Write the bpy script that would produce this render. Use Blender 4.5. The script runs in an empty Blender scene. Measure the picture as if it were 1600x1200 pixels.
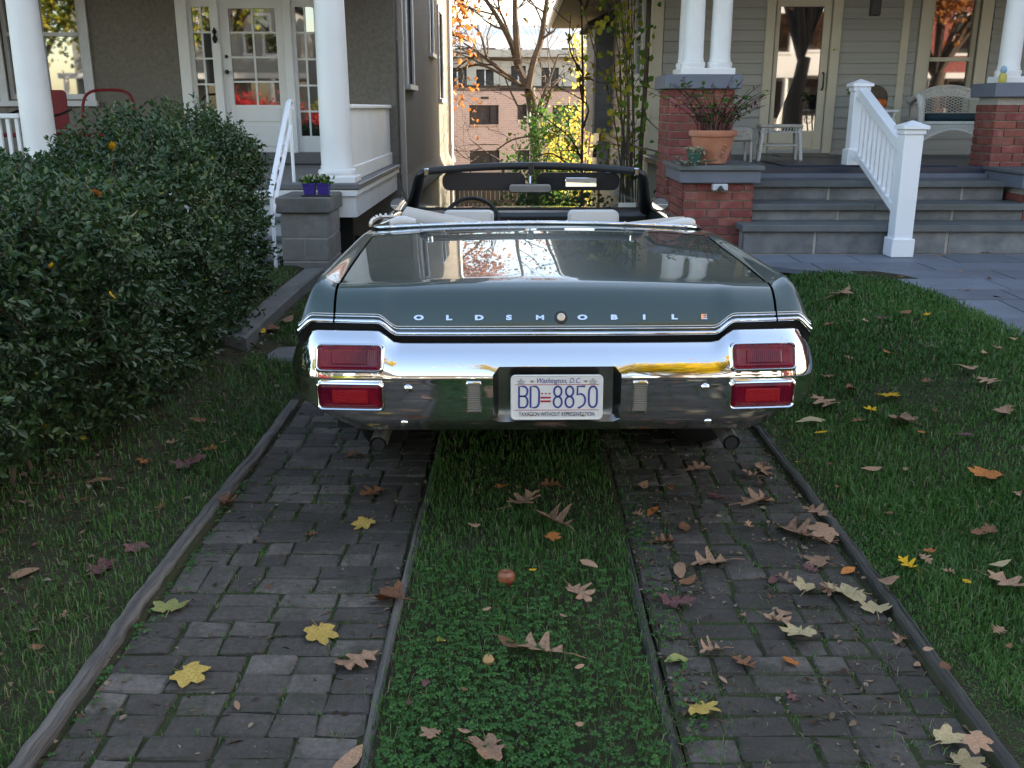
import bpy, math, random
import numpy as np
from mathutils import Vector, Matrix

random.seed(7)
RNG = np.random.default_rng(11)
rad = math.radians
SC = bpy.context.scene
COL = SC.collection

# ------------------------------------------------------------------ camera
cam_d = bpy.data.cameras.new('camera')
cam_d.sensor_width = 36.0
cam_d.lens = 33.75
cam_d.clip_start = 0.05
cam_d.clip_end = 2000.0
cam = bpy.data.objects.new('camera', cam_d)
COL.objects.link(cam)
cam.location = (0.0, 0.0, 1.6)
cam.rotation_euler = (rad(90 - 16.07), 0.0, rad(0.29))
SC.camera = cam

# ------------------------------------------------------------------ sky, sun, exposure
SUN_AZ, SUN_EL = rad(60), rad(20)      # azimuth from +Y towards +X (ahead, to the right)
world = bpy.data.worlds.new('World')
SC.world = world
world.use_nodes = True
wn = world.node_tree.nodes
wl = world.node_tree.links
wn.clear()
sky = wn.new('ShaderNodeTexSky')
sky.sky_type = 'NISHITA'
sky.sun_disc = False
sky.sun_elevation = SUN_EL
sky.sun_rotation = SUN_AZ
sky.air_density = 1.0
sky.dust_density = 1.2
sky.ozone_density = 1.0
bg = wn.new('ShaderNodeBackground')
bg.inputs['Strength'].default_value = 0.15
wo = wn.new('ShaderNodeOutputWorld')
wl.new(sky.outputs[0], bg.inputs[0])
wl.new(bg.outputs[0], wo.inputs[0])

sun_d = bpy.data.lights.new('sun', 'SUN')
sun_d.energy = 4.0
sun_d.angle = rad(0.5)
sun_d.color = (1.0, 0.93, 0.82)
sun = bpy.data.objects.new('sun', sun_d)
COL.objects.link(sun)
sdir = Vector((math.sin(SUN_AZ) * math.cos(SUN_EL), math.cos(SUN_AZ) * math.cos(SUN_EL), math.sin(SUN_EL)))
sun.rotation_euler = sdir.to_track_quat('Z', 'Y').to_euler()
sun.location = sdir * 60

SC.view_settings.view_transform = 'Standard'
SC.view_settings.look = 'None'
SC.view_settings.exposure = 2.3
SC.view_settings.use_white_balance = True      # camera set for open shade
SC.view_settings.white_balance_temperature = 7450
SC.view_settings.white_balance_tint = 12
SC.view_settings.gamma = 1.0
SC.view_settings.use_curve_mapping = False
SC.render.engine = 'CYCLES'
SC.cycles.max_bounces = 8
SC.cycles.diffuse_bounces = 3
SC.cycles.glossy_bounces = 5
SC.cycles.transparent_max_bounces = 16
SC.cycles.caustics_reflective = False
SC.cycles.caustics_refractive = False
SC.cycles.sample_clamp_indirect = 6.0
SC.cycles.use_denoising = True

# ------------------------------------------------------------------ materials
def new_mat(name):
    m = bpy.data.materials.new(name)
    m.use_nodes = True
    nt = m.node_tree
    return m, nt.nodes, nt.links, nt.nodes['Principled BSDF']

def pbr(name, col, rough=0.6, metal=0.0, spec=0.5, var=0.0, scale=8.0, bump=0.0, bscale=40.0,
        col2=None, objvar=0.0, coat=0.0, coord='Object', stain=None, stain_scale=3.0, stain_amt=0.5,
        hue=0.0, trans=0.0, ior=1.5, sheen=0.0, detail=6.0, stretch=None, subsurf=None):
    """Principled with noise colour variation, optional per object variation, stains and bump."""
    m, N, L, B = new_mat(name)
    B.inputs['Roughness'].default_value = rough
    B.inputs['Metallic'].default_value = metal
    B.inputs['Specular IOR Level'].default_value = spec
    B.inputs['IOR'].default_value = ior
    if coat: 
        B.inputs['Coat Weight'].default_value = coat
        B.inputs['Coat Roughness'].default_value = 0.02
    if trans:
        B.inputs['Transmission Weight'].default_value = trans
    if sheen:
        B.inputs['Sheen Weight'].default_value = sheen
    c4 = (*col, 1)
    tc = N.new('ShaderNodeTexCoord')
    src = tc.outputs['Object']
    if coord == 'World':
        g = N.new('ShaderNodeNewGeometry')
        src = g.outputs['Position']
    if stretch:
        mp = N.new('ShaderNodeMapping')
        mp.inputs['Scale'].default_value = stretch
        L.new(src, mp.inputs['Vector'])
        src = mp.outputs['Vector']
    if objvar and coord != 'World':
        oi0 = N.new('ShaderNodeObjectInfo')
        off = N.new('ShaderNodeVectorMath'); off.operation = 'SCALE'
        cb = N.new('ShaderNodeCombineXYZ')
        L.new(oi0.outputs['Random'], cb.inputs[0]); L.new(oi0.outputs['Random'], cb.inputs[1]); L.new(oi0.outputs['Random'], cb.inputs[2])
        L.new(cb.outputs[0], off.inputs[0]); off.inputs['Scale'].default_value = 37.0
        ad = N.new('ShaderNodeVectorMath'); ad.operation = 'ADD'
        L.new(src, ad.inputs[0]); L.new(off.outputs[0], ad.inputs[1])
        src = ad.outputs[0]
    last = None
    if var or col2:
        nz = N.new('ShaderNodeTexNoise')
        nz.inputs['Scale'].default_value = scale
        nz.inputs['Detail'].default_value = detail
        nz.inputs['Roughness'].default_value = 0.62
        L.new(src, nz.inputs['Vector'])
        rp = N.new('ShaderNodeValToRGB')
        rp.color_ramp.elements[0].position = 0.30
        rp.color_ramp.elements[1].position = 0.72
        a = col2 if col2 else tuple(max(0, c * (1 - var)) for c in col)
        b = col if col2 else tuple(min(1, c * (1 + var)) for c in col)
        rp.color_ramp.elements[0].color = (*a, 1)
        rp.color_ramp.elements[1].color = (*b, 1)
        L.new(nz.outputs['Fac'], rp.inputs['Fac'])
        last = rp.outputs['Color']
    if stain:
        n2 = N.new('ShaderNodeTexNoise')
        n2.inputs['Scale'].default_value = stain_scale
        n2.inputs['Detail'].default_value = 5
        L.new(src, n2.inputs['Vector'])
        r2 = N.new('ShaderNodeMapRange')
        r2.inputs[1].default_value = 0.48; r2.inputs[2].default_value = 0.70
        r2.inputs[3].default_value = 0.0; r2.inputs[4].default_value = stain_amt
        L.new(n2.outputs['Fac'], r2.inputs[0])
        mx = N.new('ShaderNodeMix'); mx.data_type = 'RGBA'
        L.new(r2.outputs[0], mx.inputs['Factor'])
        if last: L.new(last, mx.inputs['A'])
        else: mx.inputs['A'].default_value = c4
        mx.inputs['B'].default_value = (*stain, 1)
        last = mx.outputs['Result']
    if objvar:
        oi = N.new('ShaderNodeObjectInfo')
        hs = N.new('ShaderNodeHueSaturation')
        mr = N.new('ShaderNodeMapRange')
        mr.inputs[3].default_value = 1 - objvar; mr.inputs[4].default_value = 1 + objvar
        L.new(oi.outputs['Random'], mr.inputs[0])
        L.new(mr.outputs[0], hs.inputs['Value'])
        if hue:
            wn_ = N.new('ShaderNodeTexWhiteNoise'); wn_.noise_dimensions = '1D'
            L.new(oi.outputs['Random'], wn_.inputs['W'])
            mh = N.new('ShaderNodeMapRange')
            mh.inputs[3].default_value = 0.5 - hue; mh.inputs[4].default_value = 0.5 + hue
            L.new(wn_.outputs['Value'], mh.inputs[0]); L.new(mh.outputs[0], hs.inputs['Hue'])
        if last: L.new(last, hs.inputs['Color'])
        else: hs.inputs['Color'].default_value = c4
        last = hs.outputs['Color']
    if last: L.new(last, B.inputs['Base Color'])
    else: B.inputs['Base Color'].default_value = c4
    if bump:
        nb = N.new('ShaderNodeTexNoise')
        nb.inputs['Scale'].default_value = bscale
        nb.inputs['Detail'].default_value = 8
        L.new(src, nb.inputs['Vector'])
        bp = N.new('ShaderNodeBump')
        bp.inputs['Strength'].default_value = bump
        bp.inputs['Distance'].default_value = 0.01
        L.new(nb.outputs['Fac'], bp.inputs['Height'])
        L.new(bp.outputs[0], B.inputs['Normal'])
    return m

def leaf_mat(name, cols, rough=0.45, transl=0.35, spec=0.4, attr='rnd', pos=None):
    """Foliage: colour by the per-leaf attribute, part of the light shines through."""
    m, N, L, B = new_mat(name)
    at = N.new('ShaderNodeAttribute'); at.attribute_name = attr
    rp = N.new('ShaderNodeValToRGB')
    els = rp.color_ramp.elements
    n = len(cols)
    while len(els) < n: els.new(0.5)
    for i, c in enumerate(cols):
        els[i].position = (pos[i] if pos else i / (n - 1))
        els[i].color = (*c, 1)
    L.new(at.outputs['Fac'], rp.inputs['Fac'])
    L.new(rp.outputs['Color'], B.inputs['Base Color'])
    B.inputs['Roughness'].default_value = rough
    B.inputs['Specular IOR Level'].default_value = spec
    tr = N.new('ShaderNodeBsdfTranslucent')
    L.new(rp.outputs['Color'], tr.inputs['Color'])
    mx = N.new('ShaderNodeMixShader'); mx.inputs[0].default_value = transl
    L.new(B.outputs[0], mx.inputs[1]); L.new(tr.outputs[0], mx.inputs[2])
    out = [x for x in N if x.type == 'OUTPUT_MATERIAL'][0]
    L.new(mx.outputs[0], out.inputs[0])
    return m

def glass_mat(name, tint=(0.9, 0.95, 0.93), ior=1.5):
    """Thin clear pane: see-through with a Fresnel reflection."""
    m, N, L, B = new_mat(name)
    N.remove(B)
    t = N.new('ShaderNodeBsdfTransparent'); t.inputs[0].default_value = (*tint, 1)
    g = N.new('ShaderNodeBsdfGlossy'); g.inputs['Roughness'].default_value = 0.0
    f = N.new('ShaderNodeFresnel')
    ge = N.new('ShaderNodeNewGeometry'); mi = N.new('ShaderNodeMapRange'); mi.inputs[3].default_value = ior; mi.inputs[4].default_value = 1/ior
    L.new(ge.outputs['Backfacing'], mi.inputs[0]); L.new(mi.outputs[0], f.inputs[0])
    mx = N.new('ShaderNodeMixShader')
    L.new(f.outputs[0], mx.inputs[0]); L.new(t.outputs[0], mx.inputs[1]); L.new(g.outputs[0], mx.inputs[2])
    out = [x for x in N if x.type == 'OUTPUT_MATERIAL'][0]
    L.new(mx.outputs[0], out.inputs[0])
    return m

M = {}
M['stucco'] = pbr('stucco', (0.205, 0.186, 0.160), 0.95, var=0.22, scale=22, bump=1.0, bscale=70, coord='World', spec=0.2,
                  stain=(0.17, 0.155, 0.13), stain_scale=0.8, stain_amt=0.5)
M['white'] = pbr('white_paint', (0.80, 0.79, 0.78), 0.45, var=0.03, scale=5, coord='World', bump=0.05, bscale=60,
                 stain=(0.66, 0.64, 0.60), stain_scale=2.5, stain_amt=0.35)
M['white_new'] = pbr('white_rail_paint', (0.82, 0.83, 0.86), 0.4, var=0.02, scale=5, stain=(0.7, 0.7, 0.7), stain_scale=5, stain_amt=0.25)
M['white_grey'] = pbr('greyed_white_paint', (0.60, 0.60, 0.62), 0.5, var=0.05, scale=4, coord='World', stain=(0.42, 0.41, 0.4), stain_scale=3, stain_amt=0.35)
M['cream'] = pbr('cream_trim_paint', (0.60, 0.54, 0.42), 0.5, var=0.04, scale=5, coord='World', stain=(0.48, 0.43, 0.33), stain_scale=3, stain_amt=0.35)
M['siding'] = pbr('taupe_clapboard', (0.36, 0.355, 0.328), 0.6, var=0.06, scale=3, objvar=0.06, stretch=(0.4, 3, 6), stain=(0.24, 0.235, 0.21), stain_scale=1.5, stain_amt=0.4)
M['siding_side'] = pbr('lit_side_clapboard', (0.66, 0.62, 0.55), 0.65, var=0.10, scale=3, objvar=0.1, stretch=(0.4, 3, 6), stain=(0.33, 0.30, 0.25), stain_scale=2.0, stain_amt=0.5)  # side boards coloured paler to stand in for light in the gap
M['slate_shingle'] = pbr('slate_blue_shingle', (0.24, 0.27, 0.31), 0.7, var=0.15, scale=9, objvar=0.12)
M['deck_grey'] = pbr('grey_porch_floor', (0.13, 0.125, 0.13), 0.5, var=0.1, scale=10, coord='World')
M['porch_navy'] = pbr('dark_blue_porch_floor', (0.035, 0.038, 0.052), 0.35, var=0.15, scale=8, coord='World')
M['cap_grey'] = pbr('blue_grey_cap', (0.135, 0.15, 0.185), 0.55, var=0.08, scale=6, coord='World')
M['bluestone'] = pbr('bluestone', (0.155, 0.168, 0.198), 0.65, var=0.14, scale=5, objvar=0.16, bump=0.25, bscale=30, stain=(0.115, 0.12, 0.13), stain_scale=2.2, stain_amt=0.5)
M['bluestone_tread'] = pbr('bluestone_tread', (0.125, 0.132, 0.135), 0.65, var=0.25, scale=6, objvar=0.1, bump=0.25, bscale=30, stain=(0.09, 0.10, 0.075), stain_scale=3, stain_amt=0.6)
M['riser_block'] = pbr('riser_block', (0.15, 0.155, 0.16), 0.8, var=0.28, scale=7, objvar=0.2, bump=0.5, bscale=25, stain=(0.27, 0.265, 0.25), stain_scale=5, stain_amt=0.55)
M['mortar'] = pbr('mortar', (0.40, 0.37, 0.33), 0.95, var=0.15, scale=30, coord='World', bump=0.4, bscale=80)
M['brick'] = pbr('red_brick', (0.235, 0.062, 0.048), 0.85, var=0.22, scale=14, objvar=0.22, hue=0.008, bump=0.4, bscale=60, stain=(0.40, 0.25, 0.2), stain_scale=7, stain_amt=0.25)
M['block'] = pbr('concrete_block', (0.25, 0.235, 0.21), 0.95, var=0.16, scale=12, objvar=0.10, bump=0.5, bscale=70, stain=(0.16, 0.15, 0.13), stain_scale=3, stain_amt=0.5)
M['concrete'] = pbr('old_concrete', (0.15, 0.142, 0.13), 0.95, var=0.2, scale=9, coord='World', bump=0.5, bscale=50, stain=(0.10, 0.10, 0.08), stain_scale=3, stain_amt=0.6)
M['paver'] = None
M['joint'] = pbr('mossy_joint_soil', (0.050, 0.040, 0.030), 1.0, col2=(0.040, 0.062, 0.018), scale=7, bump=0.8, bscale=60, coord='World', spec=0.1)
M['soil'] = pbr('soil', (0.062, 0.048, 0.033), 1.0, col2=(0.03, 0.038, 0.014), scale=4, bump=0.8, bscale=35, coord='World', spec=0.1)
M['asphalt'] = pbr('asphalt', (0.05, 0.05, 0.052), 0.9, var=0.2, scale=20, coord='World', bump=0.3, bscale=80)
M['sidewalk'] = pbr('sidewalk_concrete', (0.32, 0.31, 0.29), 0.9, var=0.1, scale=6, coord='World')
M['timber'] = pbr('weathered_timber', (0.085, 0.072, 0.06), 0.9, col2=(0.03, 0.026, 0.022), scale=5, stretch=(9, 0.5, 9), bump=0.7, bscale=14, stain=(0.05, 0.055, 0.03), stain_scale=2, stain_amt=0.4)
M['timber_pale'] = pbr('silvered_timber', (0.18, 0.155, 0.13), 0.9, col2=(0.055, 0.047, 0.04), scale=5, stretch=(9, 0.5, 9), bump=0.7, bscale=14)
M['bark'] = pbr('bark', (0.085, 0.062, 0.045), 0.95, var=0.35, scale=9, bump=1.0, bscale=22, stretch=(3, 3, 0.6))
M['twig'] = pbr('twig', (0.10, 0.07, 0.048), 0.9, var=0.3, scale=12)
M['rust_stem'] = pbr('purple_brown_stem', (0.07, 0.022, 0.022), 0.8, var=0.3, scale=20)
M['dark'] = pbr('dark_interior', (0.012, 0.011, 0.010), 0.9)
M['win_dark'] = pbr('window_glass_dark', (0.012, 0.012, 0.012), 0.02, spec=1.0, ior=2.1)
M['win_far'] = pbr('far_window_glass', (0.045, 0.042, 0.04), 0.3, spec=0.3, var=0.6, scale=2)
M['curtain'] = pbr('curtain_grey', (0.20, 0.20, 0.21), 0.9)
M['black_metal'] = pbr('black_metal', (0.012, 0.012, 0.013), 0.4)
M['terracotta'] = pbr('terracotta', (0.45, 0.17, 0.095), 0.8, var=0.15, scale=6, stain=(0.50, 0.30, 0.22), stain_scale=5, stain_amt=0.5, bump=0.2, bscale=40)
M['green_pot'] = pbr('green_plastic', (0.02, 0.085, 0.065), 0.5)
M['purple_pot'] = pbr('purple_plastic', (0.05, 0.03, 0.22), 0.45)
M['wicker'] = pbr('white_wicker', (0.62, 0.60, 0.56), 0.75, var=0.2, scale=60)
M['wicker_worn'] = pbr('worn_wicker', (0.50, 0.46, 0.40), 0.8, var=0.3, scale=50)
M['cushion'] = pbr('dark_teal_cushion', (0.015, 0.04, 0.05), 0.9)
M['red_paint'] = pbr('red_enamel', (0.17, 0.008, 0.012), 0.5, spec=0.25, var=0.08, scale=4)
M['pumpkin'] = pbr('pumpkin', (0.55, 0.12, 0.012), 0.5, var=0.15, scale=6)
M['brass'] = pbr('brass', (0.75, 0.55, 0.22), 0.25, metal=1.0)
M['apt_brick'] = None
M['pale_wall'] = pbr('pale_wall', (0.75, 0.74, 0.74), 0.7, coord='World', var=0.05, scale=2)
M['sand_wall'] = pbr('sand_wall', (0.62, 0.52, 0.40), 0.8, coord='World', var=0.08, scale=2)
M['fence'] = pbr('stockade_fence', (0.10, 0.085, 0.07), 0.95, var=0.25, scale=6, stretch=(6, 6, 0.5), objvar=0.2)
M['downspout'] = pbr('downspout_paint', (0.42, 0.39, 0.36), 0.45)
M['soffit'] = pbr('soffit_paint', (0.22, 0.185, 0.15), 0.8)
M['roof'] = pbr('roof_shingle', (0.07, 0.065, 0.06), 0.9, var=0.2, scale=14, coord='World')
M['copper'] = pbr('copper_pipe', (0.45, 0.16, 0.06), 0.4)
M['meter'] = pbr('meter_box', (0.42, 0.42, 0.40), 0.5)

# car
M['chrome'] = pbr('chrome', (0.86, 0.87, 0.90), 0.03, metal=1.0)
def bumper_mat():
    # chrome with a film of road dust that thickens towards the lower lip
    m, N, L, B = new_mat('dusty_bumper_chrome')
    tc = N.new('ShaderNodeTexCoord'); sp = N.new('ShaderNodeSeparateXYZ'); L.new(tc.outputs['Object'], sp.inputs[0])
    nz = N.new('ShaderNodeTexNoise'); nz.inputs['Scale'].default_value = 7; nz.inputs['Detail'].default_value = 8; L.new(tc.outputs['Object'], nz.inputs['Vector'])
    ad = N.new('ShaderNodeMath'); ad.operation = 'MULTIPLY_ADD'; ad.inputs[1].default_value = -.16; L.new(nz.outputs['Fac'], ad.inputs[0]); L.new(sp.outputs['Z'], ad.inputs[2])
    f = N.new('ShaderNodeMapRange'); f.inputs[1].default_value = .57; f.inputs[2].default_value = .30; L.new(ad.outputs[0], f.inputs[0])
    mx = N.new('ShaderNodeMix'); mx.data_type = 'RGBA'; mx.inputs['A'].default_value = (.82, .82, .84, 1); mx.inputs['B'].default_value = (.46, .43, .40, 1)
    L.new(f.outputs[0], mx.inputs['Factor']); L.new(mx.outputs['Result'], B.inputs['Base Color'])
    r = N.new('ShaderNodeMapRange'); r.inputs[3].default_value = .035; r.inputs[4].default_value = .15; L.new(f.outputs[0], r.inputs[0]); L.new(r.outputs[0], B.inputs['Roughness'])
    me_ = N.new('ShaderNodeMapRange'); me_.inputs[3].default_value = 1.0; me_.inputs[4].default_value = .95; L.new(f.outputs[0], me_.inputs[0]); L.new(me_.outputs[0], B.inputs['Metallic'])
    nb = N.new('ShaderNodeTexNoise'); nb.inputs['Scale'].default_value = 5; L.new(tc.outputs['Object'], nb.inputs['Vector'])
    bp = N.new('ShaderNodeBump'); bp.inputs['Strength'].default_value = .022; bp.inputs['Distance'].default_value = .01; L.new(nb.outputs['Fac'], bp.inputs['Height']); L.new(bp.outputs[0], B.inputs['Normal'])
    return m
M['chrome_worn'] = bumper_mat()
def car_paint():
    m, N, L, B = new_mat('dark_green_metallic_paint')
    B.inputs['Base Color'].default_value = (0.026, 0.052, 0.042, 1)
    B.inputs['Metallic'].default_value = 0.3
    B.inputs['Roughness'].default_value = 0.42
    B.inputs['Coat Weight'].default_value = 1.0
    B.inputs['Coat Roughness'].default_value = 0.015
    B.inputs['Coat IOR'].default_value = 1.55
    tc = N.new('ShaderNodeTexCoord')
    v = N.new('ShaderNodeTexVoronoi'); v.inputs['Scale'].default_value = 900
    L.new(tc.outputs['Object'], v.inputs['Vector'])
    bp = N.new('ShaderNodeBump'); bp.inputs['Strength'].default_value = 0.06; bp.inputs['Distance'].default_value = 0.001
    L.new(v.outputs['Distance'], bp.inputs['Height']); L.new(bp.outputs[0], B.inputs['Normal'])
    return m
M['paint'] = car_paint()
M['rubber'] = pbr('black_rubber', (0.010, 0.010, 0.010), 0.7)
M['vinyl'] = pbr('black_vinyl', (0.013, 0.013, 0.014), 0.38, bump=0.15, bscale=120)
M['visor'] = pbr('brown_black_visor', (0.028, 0.022, 0.021), 0.7)
M['cream_vinyl'] = pbr('cream_vinyl', (0.52, 0.455, 0.385), 0.55, var=0.04, scale=5, bump=0.12, bscale=60)
M['white_vinyl'] = pbr('white_vinyl', (0.66, 0.62, 0.585), 0.5, var=0.03, scale=5, bump=0.1, bscale=80)
def lens_mat(name, col, dark):
    m, N, L, B = new_mat(name)
    tc = N.new('ShaderNodeTexCoord')
    w = N.new('ShaderNodeTexWave'); w.wave_type = 'BANDS'; w.bands_direction = 'X'; w.inputs['Scale'].default_value = 42; w.inputs['Distortion'].default_value = 0
    L.new(tc.outputs['Object'], w.inputs['Vector'])
    n = N.new('ShaderNodeTexNoise'); n.inputs['Scale'].default_value = 14; L.new(tc.outputs['Object'], n.inputs['Vector'])
    rp = N.new('ShaderNodeValToRGB'); e = rp.color_ramp.elements
    e[0].position = .35; e[0].color = (*dark, 1); e[1].position = .65; e[1].color = (*col, 1)
    L.new(n.outputs['Fac'], rp.inputs['Fac']); L.new(rp.outputs['Color'], B.inputs['Base Color'])
    bp = N.new('ShaderNodeBump'); bp.inputs['Strength'].default_value = .35; bp.inputs['Distance'].default_value = .002
    L.new(w.outputs['Fac'], bp.inputs['Height']); L.new(bp.outputs[0], B.inputs['Normal'])
    B.inputs['Roughness'].default_value = .2; B.inputs['Specular IOR Level'].default_value = .4
    return m
M['red_lens'] = lens_mat('ribbed_red_lens', (0.24, 0.006, 0.020), (0.11, 0.003, 0.018))
M['red_lens_bright'] = pbr('red_reflector', (0.34, 0.005, 0.012), 0.25, spec=0.3, bump=0.4, bscale=300)
M['clear_lens'] = pbr('ribbed_clear_lens', (0.24, 0.21, 0.165), 0.3)
M['plate'] = pbr('plate_white', (0.78, 0.74, 0.70), 0.4, var=0.03, scale=12)
M['plate_blue'] = pbr('plate_blue', (0.035, 0.045, 0.24), 0.4)
M['plate_red'] = pbr('plate_red', (0.45, 0.015, 0.05), 0.4)
M['plate_navy'] = pbr('plate_navy', (0.03, 0.03, 0.10), 0.5)
M['steel'] = pbr('exhaust_steel', (0.68, 0.62, 0.56), 0.3, metal=0.9, var=0.3, scale=20)
M['recess'] = pbr('plate_recess_metal', (0.42, 0.42, 0.43), 0.22, metal=1.0, var=0.3, scale=9)
M['wood_trim'] = pbr('dash_wood_trim', (0.10, 0.045, 0.02), 0.35)
M['windshield'] = glass_mat('windshield_glass', (0.80, 0.86, 0.84))
M['mirror'] = pbr('mirror_glass', (0.9, 0.92, 0.93), 0.0, metal=1.0)
M['badge'] = pbr('badge_gold_white', (0.7, 0.55, 0.4), 0.3, metal=0.3)
M['sticker'] = pbr('sticker', (0.6, 0.62, 0.58), 0.6)

# foliage
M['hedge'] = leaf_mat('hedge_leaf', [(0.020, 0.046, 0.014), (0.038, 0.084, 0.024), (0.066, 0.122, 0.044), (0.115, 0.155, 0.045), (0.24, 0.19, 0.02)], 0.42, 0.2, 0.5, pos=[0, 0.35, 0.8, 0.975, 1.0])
M['grass'] = leaf_mat('grass_blade', [(0.034, 0.090, 0.018), (0.066, 0.165, 0.032), (0.115, 0.235, 0.054), (0.26, 0.23, 0.12)], 0.5, 0.25, 0.3, pos=[0, 0.45, 0.9, 1.0])
M['clover'] = leaf_mat('clover_leaf', [(0.028, 0.095, 0.018), (0.055, 0.16, 0.03)], 0.55, 0.25, 0.3)
M['pale_yellow_leaf'] = leaf_mat('pale_yellow_foliage', [(0.60, 0.44, 0.08), (0.68, 0.55, 0.14), (0.45, 0.44, 0.09), (0.30, 0.34, 0.06)], 0.6, 0.45, 0.2)
M['yellow_leaf'] = leaf_mat('yellow_foliage', [(0.55, 0.30, 0.01), (0.75, 0.48, 0.02), (0.42, 0.36, 0.03), (0.28, 0.32, 0.03)], 0.6, 0.5, 0.2)
M['yellowgreen'] = leaf_mat('yellow_green_foliage', [(0.10, 0.20, 0.02), (0.20, 0.28, 0.03), (0.42, 0.38, 0.04), (0.55, 0.45, 0.06)], 0.6, 0.45, 0.2)
M['green_bush'] = leaf_mat('green_foliage', [(0.03, 0.09, 0.02), (0.06, 0.16, 0.03), (0.12, 0.24, 0.04)], 0.5, 0.35, 0.3)
M['orange_leaf'] = leaf_mat('orange_foliage', [(0.40, 0.12, 0.03), (0.55, 0.20, 0.04), (0.42, 0.20, 0.09), (0.30, 0.13, 0.06)], 0.6, 0.45, 0.2)
M['red_bush'] = leaf_mat('red_foliage', [(0.45, 0.02, 0.03), (0.6, 0.05, 0.05), (0.35, 0.02, 0.03)], 0.6, 0.35, 0.2)
M['litter'] = leaf_mat('leaf_litter', [(0.05, 0.03, 0.018), (0.13, 0.075, 0.045), (0.22, 0.15, 0.10), (0.30, 0.24, 0.16)], 0.8, 0.1, 0.1)
M['vine_leaf'] = leaf_mat('vine_leaf', [(0.06, 0.15, 0.02), (0.13, 0.22, 0.03), (0.35, 0.34, 0.03), (0.48, 0.40, 0.04)], 0.5, 0.4, 0.3)
M['pot_leaf'] = leaf_mat('potted_leaf', [(0.06, 0.012, 0.018), (0.10, 0.02, 0.025), (0.09, 0.13, 0.03), (0.2, 0.26, 0.06)], 0.6, 0.3, 0.3)
M['pale_flower'] = leaf_mat('pale_flower', [(0.5, 0.48, 0.36), (0.35, 0.38, 0.25), (0.25, 0.32, 0.2)], 0.7, 0.3, 0.2)

def dead_leaf(name, c1, c2, c3):
    m, N, L, B = new_mat(name)
    tc = N.new('ShaderNodeTexCoord')
    oi = N.new('ShaderNodeObjectInfo')
    nz = N.new('ShaderNodeTexNoise'); nz.inputs['Scale'].default_value = 22; nz.inputs['Detail'].default_value = 6; nz.noise_dimensions = '4D'
    ml = N.new('ShaderNodeMath'); ml.operation = 'MULTIPLY'; ml.inputs[1].default_value = 40
    L.new(oi.outputs['Random'], ml.inputs[0]); L.new(ml.outputs[0], nz.inputs['W'])
    L.new(tc.outputs['Object'], nz.inputs['Vector'])
    rp = N.new('ShaderNodeValToRGB'); e = rp.color_ramp.elements
    e[0].position = 0.3; e[0].color = (*c3, 1); e[1].position = 0.7; e[1].color = (*c2, 1)
    k = e.new(0.5); k.color = (*c1, 1)
    L.new(nz.outputs['Fac'], rp.inputs['Fac'])
    hs = N.new('ShaderNodeHueSaturation')
    mr = N.new('ShaderNodeMapRange'); mr.inputs[3].default_value = 0.8; mr.inputs[4].default_value = 1.2
    L.new(oi.outputs['Random'], mr.inputs[0]); L.new(mr.outputs[0], hs.inputs['Value'])
    L.new(rp.outputs['Color'], hs.inputs['Color']); L.new(hs.outputs['Color'], B.inputs['Base Color'])
    B.inputs['Roughness'].default_value = 0.75
    B.inputs['Specular IOR Level'].default_value = 0.25
    return m
M['leaf_tan'] = dead_leaf('tan_dead_leaf', (0.33, 0.185, 0.108), (0.40, 0.245, 0.150), (0.22, 0.112, 0.064))
M['leaf_brown'] = dead_leaf('brown_dead_leaf', (0.20, 0.085, 0.04), (0.28, 0.13, 0.065), (0.11, 0.045, 0.025))
M['leaf_yellow'] = dead_leaf('yellow_dead_leaf', (0.42, 0.27, 0.06), (0.50, 0.35, 0.11), (0.30, 0.17, 0.04))
M['leaf_straw'] = dead_leaf('straw_dead_leaf', (0.44, 0.33, 0.17), (0.52, 0.41, 0.24), (0.33, 0.22, 0.10))
M['leaf_gold'] = dead_leaf('gold_dead_leaf', (0.55, 0.30, 0.01), (0.62, 0.38, 0.02), (0.42, 0.2, 0.01))
M['leaf_orange'] = dead_leaf('orange_dead_leaf', (0.40, 0.13, 0.03), (0.48, 0.2, 0.05), (0.25, 0.07, 0.02))
M['leaf_purple'] = dead_leaf('purple_dead_leaf', (0.16, 0.065, 0.06), (0.24, 0.12, 0.10), (0.10, 0.035, 0.035))
M['leaf_green'] = dead_leaf('olive_dead_leaf', (0.30, 0.29, 0.09), (0.38, 0.34, 0.12), (0.2, 0.2, 0.06))
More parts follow.
